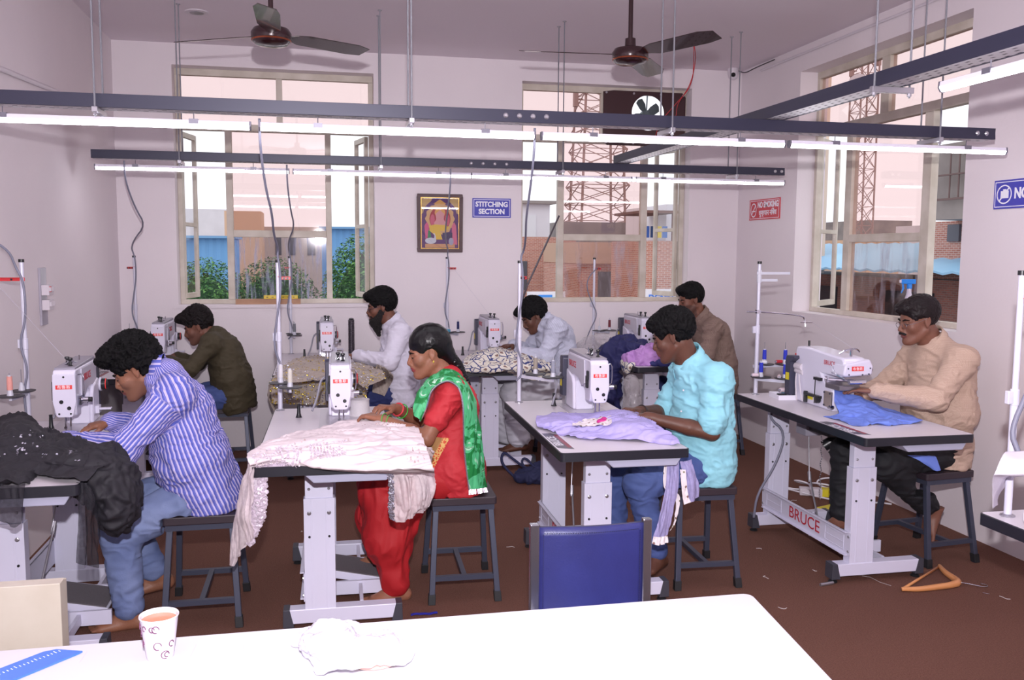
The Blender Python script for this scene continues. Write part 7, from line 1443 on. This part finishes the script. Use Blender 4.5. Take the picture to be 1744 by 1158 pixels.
for i in range(0, 50, 4): p = Vector(SG[-1, i])-Vector(org2); b.cyl(p, p+Vector((random.uniform(-.006, .006), -.004, -.022)), .003, .005, 5)
b.build('fringe', M_seq, sc_)
def torus_at(c, axis, R, r, m, name, parent, org):
    b = MB(); a = Vector(axis).normalized(); u = a.orthogonal().normalized(); w_ = a.cross(u); c = Vector(c)-Vector(org)
    b.tube([c+(u*math.cos(2*math.pi*i/20)+w_*math.sin(2*math.pi*i/20))*R for i in range(21)], r, 6); return b.build(name, m, parent, smooth=True)
M_bgl = mat('bangle_green', (60, 170, 60), .2, coat=.5)
a = (g2['en']-g2['wn'])/np.linalg.norm(g2['en']-g2['wn']); af = (g2['ef']-g2['wf'])/np.linalg.norm(g2['ef']-g2['wf'])
torus_at(g2['wn']+a*.012, a+np.array([.1, 0, .3]), .0315, .0022, M_bgl, 'bangle', b2, org2); torus_at(g2['wn']+a*.035, a+np.array([.2, 0, .2]), .0325, .0022, M_bgl, 'bangle', b2, org2)
torus_at(g2['wf']+af*.05, af, .034, .003, M_bgl, 'bangle', b2, org2); torus_at(g2['wf']+af*.02, af, .030, .0045, mat('thread_band_red', (205, 60, 70), .6), 'thread_bracelet', b2, org2)
for l in (1,): 
    b = MB(); b.sph(Vector(hp2(-.004, l*.086, -.036))-Vector(org2), (.004, .004, .007)); b.build('earring', M_gold, b2)
b3, g3, M3, hp3, org3 = p3
a = (g3['ef']-g3['wf'])/np.linalg.norm(g3['ef']-g3['wf']); torus_at(g3['wf']+a*.02, a, .029, .003, mat('bracelet_dark', (40, 30, 34), .6), 'bracelet', b3, org3)

# ================= props =================
M_desk = mat('desk_white', (186, 183, 192), .45, var=(3, .5, (178, 176, 187)))
dk = thing('cutting_table', 'large white cutting table in the foreground', 'table', (0, 1.0, 0), 0)
pts = [(-1.40, -.62), (.66, -.62), (.735, -.60), (.885, .69)]; c_ = []
for i in range(7): t = R_(-4+94*i/6); c_.append((.868+.02*math.cos(t), .698+.02*math.sin(t)))
b = MB(); b.prism([(-1.40, -.62), (.735, -.62)]+c_+[(-1.40, .728)], 'z', .82, .85); b.build('tabletop', M_desk, dk, bevel=.003)
for x, y in ((-1.3, .62), (.78, .60), (-1.3, -.55), (.66, -.55)):
    b = MB(); b.box(x-.02, x+.02, y-.02, y+.02, 0, .82); b.build('leg', M_st, dk)
b = MB(); b.box(-1.3, .78, .60, .63, .76, .82); b.box(-1.3, .66, -.57, -.54, .76, .82); b.build('apron', M_st, dk)
# faint pencil marks
rs = random.Random(4); M_pen = mat('pencil_mark', (176, 174, 200), .8); b = MB()
for k in range(46):
    x, y = rs.uniform(-.6, .8), rs.uniform(.25, .68); a = rs.choice((1.3, .2, 1.6, .9))+rs.uniform(-.3, .3); l_ = rs.uniform(.01, .06)
    b.box(-l_/2, l_/2, -.0006, .0006, .8501, .8504, M=Matrix.Translation((x, y, 0)) @ Matrix.Rotation(a, 4, 'Z'))
q = b.build('pencil_marks', M_pen, dk); q['kind'] = 'stuff'
# paper cup
cp = thing('paper_cup', 'small printed paper cup of milky tea on the white cutting table', 'cup', (-.288, 1.642, .85), 0)
M_cup = mat('cup_paper', (196, 190, 198), .5)
b = MB(); b.lathe((0, 0, 0), [(.022, 0), (.023, .001), (.0325, .074), (.034, .076), (.0335, .078), (.031, .076), (.0305, .068), (.001, .067)], n=32); b.build('cup', M_cup, cp, smooth='auto')
b = MB(); b.lathe((0, 0, .0685), [(.0305, 0), (.0295, .001), (.001, .001)], n=28); b.build('tea', mat('milky_tea', (176, 112, 84), .2), cp)
M_pr = mat('cup_print_plum', (96, 52, 84), .5)
rs = random.Random(8)
for k in range(11):
    th_, z = rs.uniform(-170, -5), rs.choice((.012, .03, .048, .062)); rr = .0232+(z/.074)*.0100; rr += .0004; b = MB(); s = rs.uniform(.004, .007); ring_ = []
    for i in range(9):
        a = math.pi*1.6*i/8; ring_.append(((rr)*math.cos(R_(th_)+s*math.cos(a)/rr), rr*math.sin(R_(th_)+s*math.cos(a)/rr), z+s*math.sin(a)))
    b.tube(ring_, .0009, 4); b.build('printed_swirl', M_pr, cp)
# blue plastic set square / scale
rl = thing('ruler', 'translucent blue plastic ruler lying at the table\'s left corner', 'ruler', (-.50, 1.64, .8505), 0)
b = MB(); b.prism([(-.12, -.075), (-.035, -.075), (.066, .035), (.073, .045), (.025, .062), (.005, .055)], 'z', 0, .003); b.build('ruler', mat('plastic_blue', (62, 104, 190), .3, alpha=.92), rl)
b = MB()
for i in range(22): u = i/21; b.box(-.0005, .0005, 0, .006 if i % 5 else .010, .003, .0033, M=Matrix.Translation((-.07+.105*u, -.055+.105*u, 0)) @ Matrix.Rotation(R_(45), 4, 'Z'))
q = b.build('scale_marks', M_sw, rl); q['kind'] = 'stuff'
# crumpled plastic bag with a peach snack
pb = sheet('plastic_bag', 'plastic_bag', sheer('plastic_white', (226, 222, 234), .6, .12, 22), 'crumpled clear plastic bag on the white cutting table', 'bag', amp=.010, freq=22, seed=31, nu=110, nv=80)
b = MB(); n_ = 20; o_ = pb.location; b.lathe((.075-o_.x+.01, 1.555-o_.y, .851-o_.z), [(.045, 0), (.05, .004), (.04, .010), (.01, .012)], n=20); b.v = [(v[0]*1.0, v[1], v[2]) for v in b.v]; b.build('peach_contents', mat('peach_crumb', (232, 190, 176), .7), pb, smooth='auto')
# blue chair
ch = thing('office_chair', 'visitor chair with blue leatherette back and square steel posts', 'chair', (.80, 2.45, 0), R_(-1.5))
M_bl = mat('leatherette_blue', (36, 38, 92), .42, bump=(160, .08), var=(7, .55, (44, 48, 110))); M_sst = mat('steel_satin', (150, 148, 158), .25, .9)
b = MB(); nx, nz = 16, 12
def CB(u, v): return (-.165+.33*u, .138-.018*math.sin(math.pi*u)-.0, .452+.288*v)
b.grid(CB, nx, nz); o = b.build('backrest', M_bl, ch, smooth=True, solid=.022, fix=False)
b = MB()
for q in ((-.150, .150, .735-.012, .735-.0105), (-.150, .150, .466, .4675)):
    for i in range(42): u0 = -.150+.3*i/42; y_ = .1245-.018*math.sin(math.pi*((u0+.165)/.33)); b.box(u0, u0+.004, y_, y_+.003, q[2], q[3])
for xx in (-.153, .153):
    for i in range(36): z0 = .468+.255*i/36; y_ = .1245-.018*math.sin(math.pi*((xx+.165)/.33)); b.box(xx-.0007, xx+.0007, y_, y_+.003, z0, z0+.004)
q = b.build('stitching', mat('stitch_dark', (26, 26, 60), .6), o); q['kind'] = 'stuff'
for s in (-1, 1):
    b = MB(); b.box(s*.178-.014, s*.178+.014, .125, .150, .02, .752); b.build('back_post', M_sst, ch, bevel=.003)
    b = MB(); b.box(s*.178-.014, s*.178+.014, -.25, -.225, .02, .45); b.build('leg', M_sst, ch, bevel=.003)
    b = MB(); b.box(s*.178-.012, s*.178+.012, -.25, .15, .43, .45); b.build('side_rail', M_sst, ch, bevel=.002)
b = MB(); b.box(-.18, .18, -.27, .115, .44, .465); b.build('seat', M_bl, ch, bevel=.008)
# cream cupboard panel at the left
cb = thing('cream_cabinet', 'scuffed cream cabinet end behind the cutting table at the left edge', 'cabinet', (-.93, 2.45, 0), 0)
M_crmp = mat('cabinet_cream', (196, 188, 176), .5, var=(5, .6, (180, 170, 156)))
b = MB(); b.box(-.35, .262, 0, .045, .0, .712); b.build('door_panel', M_crmp, cb, bevel=.002); b = MB(); b.box(-.35, .258, .0455, .075, .0, .70); b.build('body', M_crmp, cb)
b = MB(); b.box(.20, .262, -.006, 0, .49, .525); b.build('latch', mat('latch_cream', (186, 180, 168), .4), cb, bevel=.001); b = MB(); b.box(.185, .20, -.004, 0, .505, .51); b.build('latch_pin', M_md, cb)
b = MB(); b.tube([(.06, -.0015, .40), (.075, -.0015, .425), (.09, -.0015, .42), (.085, -.0015, .45), (.105, -.0015, .47), (.11, -.0015, .485)], .007, 5, smooth=1); b.v = [(v[0], max(v[1], -.003), v[2]) for v in b.v]; b.build('ochre_smear', mat('smear_ochre', (206, 160, 70), .7), cb)
# wooden coat hanger on the floor
M_wd = mat('hanger_wood', (214, 146, 92), .35, coat=.4, bump=(40, .1)); hg = thing('coat_hanger', 'wooden coat hanger lying on the carpet at the right', 'hanger', (0, 0, 0), 0)
b = MB(); b.tube([(2.640, 3.612, .012), (2.72, 3.592, .013), (2.82, 3.600, .014), (2.90, 3.605, .015), (2.955, 3.625, .016), (2.972, 3.68, .015), (2.985, 3.76, .014), (3.025, 3.855, .012)], [.010, .013, .0145, .0155, .019, .0155, .014, .010], 10, smooth=2); b.build('shoulder', M_wd, hg, smooth=True)
b = MB(); b.tube([(2.645, 3.615, .010), (3.022, 3.853, .010)], .0065, 8); b.build('trouser_bar', M_wd, hg, smooth=True)
b = MB(); b.tube([(2.965, 3.635, .013), (3.01, 3.605, .01), (3.045, 3.575, .006), (3.075, 3.575, .005), (3.085, 3.60, .005), (3.07, 3.62, .005)], .0022, 6, smooth=1); b.build('hook', M_chr, hg, smooth=True)
b = MB(); b.cyl((3.0, 3.52, .002), (3.02, 3.50, .002), .002, n=6); tag(b.build('steel_pin', M_chr), 'tiny steel pin on the carpet beside the wooden hanger', 'pin')
b = MB(); b.cyl((2.30, 3.745, .008), (2.375, 3.76, .008), .008, n=10); tag(b.build('metal_tube', M_galv), 'short metal tube lying at the foot of the right front table', 'tube')
# power strips and white wires on the floor by the right wall
pw = thing('power_strip', 'white power strip with yellow tape on the carpet under the right front table', 'power strip', (3.20, 5.20, 0), R_(-25))
b = MB(); b.box(-.16, .10, -.035, .035, .0, .045); b.build('body', M_pvc, pw, bevel=.004); b = MB(); b.box(-.02, .03, -.0365, .0365, -.0, .0465); b.build('yellow_tape', M_yel, pw); b = MB(); b.box(.04, .10, -.03, .03, .045, .085); b.build('plug', M_mg, pw, bevel=.004)
M_wire = mat('wire_white', (222, 218, 226), .4); rs = random.Random(3); b = MB(); p = []
for i in range(30): t = i/29; p.append((2.98+.40*t+.05*math.sin(t*29), 5.42-.15*t+.11*math.sin(t*17), .012+.03*(1+math.sin(t*23))))
b.tube(p, .006, 6, smooth=2); p = [(2.93, 5.5, .012), (3.0, 5.35, .02), (3.12, 5.10, .015), (3.25, 4.98, .012), (3.42, 4.95, .012), (3.48, 4.9, .012)]; b.tube(p, .006, 6, smooth=2)
tag(b.build('white_cable', M_wire, smooth=True), 'tangled white cable on the carpet under the right front table', 'cable')
p2_ = thing('power_strip', 'second power strip wrapped in clear film with yellow tape by the right table', 'power strip', (3.0, 4.80, 0), R_(20))
b = MB(); b.box(-.12, .10, -.03, .03, .0, .05); b.build('body', M_pvc, p2_, bevel=.004); b = MB(); b.box(-.09, .03, -.032, .032, .0, .053); b.build('yellow_tape', M_yel, p2_)
cord('grey cord running down the far column of the right front table', [tl('T4', .17, 1.10, .72), tl('T4', .10, 1.08, .66), tl('T4', .20, 1.05, .58), tl('T4', .14, 1.04, .40), tl('T4', .03, 1.04, .24), tl('T4', .02, 1.05, .10)], .007, M_cord, 2, 'hanging_cable', None)
b = MB(); x, y, z = tl('T4', .27, .80, .66)
for k in range(34): b.sph((x+.004*math.sin(k), y, z-.012*k), .0042, 6, 4)
q = tag(b.build('bead_chain', M_galv), 'silver ball chain hanging under the right front table', 'chain')
kb = thing('knee_lifter', 'grey knee lifter box with black roller under the right front table', 'machine part', tl('T4', .22, .86, .66), TABS['T4'][2])
b = MB(); b.box(-.04, .05, -.05, .05, -.055, .06); b.cyl((.05, -.03, -.02), (.13, -.06, -.01), .008, n=8); b.build('box', M_mg, kb, bevel=.004); b = MB(); b.cyl((.11, .02, -.13), (.24, -.03, -.03), .03, n=14); b.build('roller', M_blk, kb, smooth='auto')
# floor bits
b = MB(); b.grid(lambda u, v: (.365+.115*u, 3.765+.022*v+.004*math.sin(u*7), .004+.006*abs(math.sin(u*9))*abs(math.sin(v*3+.4))), 24, 6)
tag(b.build('cloth_scrap', mat('scrap_royal', (34, 36, 150), .7), solid=.002, fix=False), 'blue cloth scrap on the carpet near the woman\'s stool', 'scrap')
blob('navy_bag', 'dark navy cloth bag with loops on the floor by the middle back table', [((1.42, 5.90, .04), (.14, .10, .05)), ((1.50, 5.95, .06), (.08, .08, .06))], mat('bag_navy', (34, 38, 74), .8), .014, 14, .007, clipz=.002, cat='bag')
b = MB(); b.tube([(1.40, 5.92, .06), (1.27, 5.98, .16), (1.22, 6.0, .20), (1.20, 5.98, .12), (1.30, 5.92, .02)], .010, 6, smooth=2); b.tube([(1.44, 5.92, .08), (1.36, 5.95, .17), (1.33, 5.93, .12), (1.42, 5.88, .05)], .009, 6, smooth=2)
b.build('bag_loop', mat('bag_navy', (34, 38, 74), .8), bpy.data.objects['navy_bag'], smooth=True).matrix_parent_inverse = Matrix.Translation(-bpy.data.objects['navy_bag'].location)
# spray bottle on the sill of window 3
sp_b = thing('spray_bottle', 'spray bottle with blue trigger head on the sill of the right window', 'bottle', (XR+.06, 4.98, 1.13), R_(-20))
b = MB(); b.lathe((0, 0, 0), [(.030, 0), (.033, .01), (.033, .11), (.028, .15), (.014, .20), (.013, .23)], n=24); b.build('bottle', mat('bottle_clear', (216, 206, 222), .15, alpha=.8), sp_b, smooth='auto')
b = MB(); b.lathe((0, 0, .01), [(.0335, 0), (.0338, .08)], n=24); b.build('label_band', mat('label_blue', (60, 60, 160), .4, alpha=.9), sp_b, smooth='auto')
M_trg = mat('trigger_blue', (40, 130, 220), .35); b = MB(); b.cyl((0, 0, .225), (0, 0, .255), .016, n=14); b.box(-.05, .035, -.011, .011, .255, .285); b.prism([(-.045, .255), (-.035, .255), (-.03, .225), (-.045, .195), (-.05, .2), (-.042, .225)], 'y', -.006, .006); b.build('trigger_head', M_trg, sp_b, bevel=.003)
b = MB(); b.box(-.06, -.05, -.008, .008, .262, .28); b.build('nozzle', M_pvc, sp_b)
# ribbed column behind the bearded man's machine
rb_ = thing('ribbed_column', 'tall narrow ribbed dark column of bobbins behind the bearded man\'s machine', 'bobbin column', (.235, 7.10, TZ), 0)
b = MB(); pr = []
for k in range(27): pr += [(.021, .008+.0098*k), (.025, .0105+.0098*k), (.025, .0135+.0098*k), (.021, .016+.0098*k)]
b.lathe((0, 0, 0), [(.024, 0), (.024, .006)]+pr, n=20); b.build('bobbins', mat('bobbin_steel', (96, 90, 98), .35, .6), rb_, smooth='auto'); b = MB(); b.lathe((0, 0, .272), [(.018, 0), (.02, .008), (.008, .012)], n=14); b.build('cap', M_blk, rb_)
# curled white sheet at the right edge, with a pocket of dots
ws = sheet('vinyl_sheet', 'right_sheet', mat('vinyl_white', (222, 216, 230), .4), 'curled white sheet draped over the machine at the right edge', 'sheet', amp=.003, freq=6, nu=50, nv=60, solid=.002)
b = MB(); b.cyl((2.3, 2.05, TZ), (2.3, 2.05, .925), .05, n=16); b.box(2.2, 2.45, 1.7, 2.2, .90, .935); tag(b.build('covered_machine', M_mw, bevel=.01), 'white machine hidden under the curled sheet at the right edge', 'sewing machine')
b = MB(); b.prism([(3.30, 1.06), (3.44, 1.03), (3.44, 1.10)], 'z', 0, .01)
# small spool on the stand below the picture
x, y, z, _q = S5; b = MB(); b.box(-.03, .03, -.02, .02, 0, .022); o = b.build('thread_packet', mat('packet_teal', (50, 130, 160), .4), bevel=.003); o.location = (x-.02, y-.10, z+.166); tag(o, 'teal thread packet on the stand below the framed picture', 'packet')
# remaining cones of thread on T2 by the needle: pale cylinder behind the machine
x, y, z = tl('T2', .42, 1.02); o = thing('thread_cone', 'large pale cylinder of thread beside the woman in red\'s machine', 'thread', (x, y, z)); b = MB(); b.lathe((0, 0, 0), [(.055, 0), (.055, .006), (.05, .008), (.048, .075), (.05, .078), (.05, .082)], n=28); b.build('thread', mat('thread_ivory', (205, 200, 204), .6, bump=(200, .3)), o, smooth='auto')
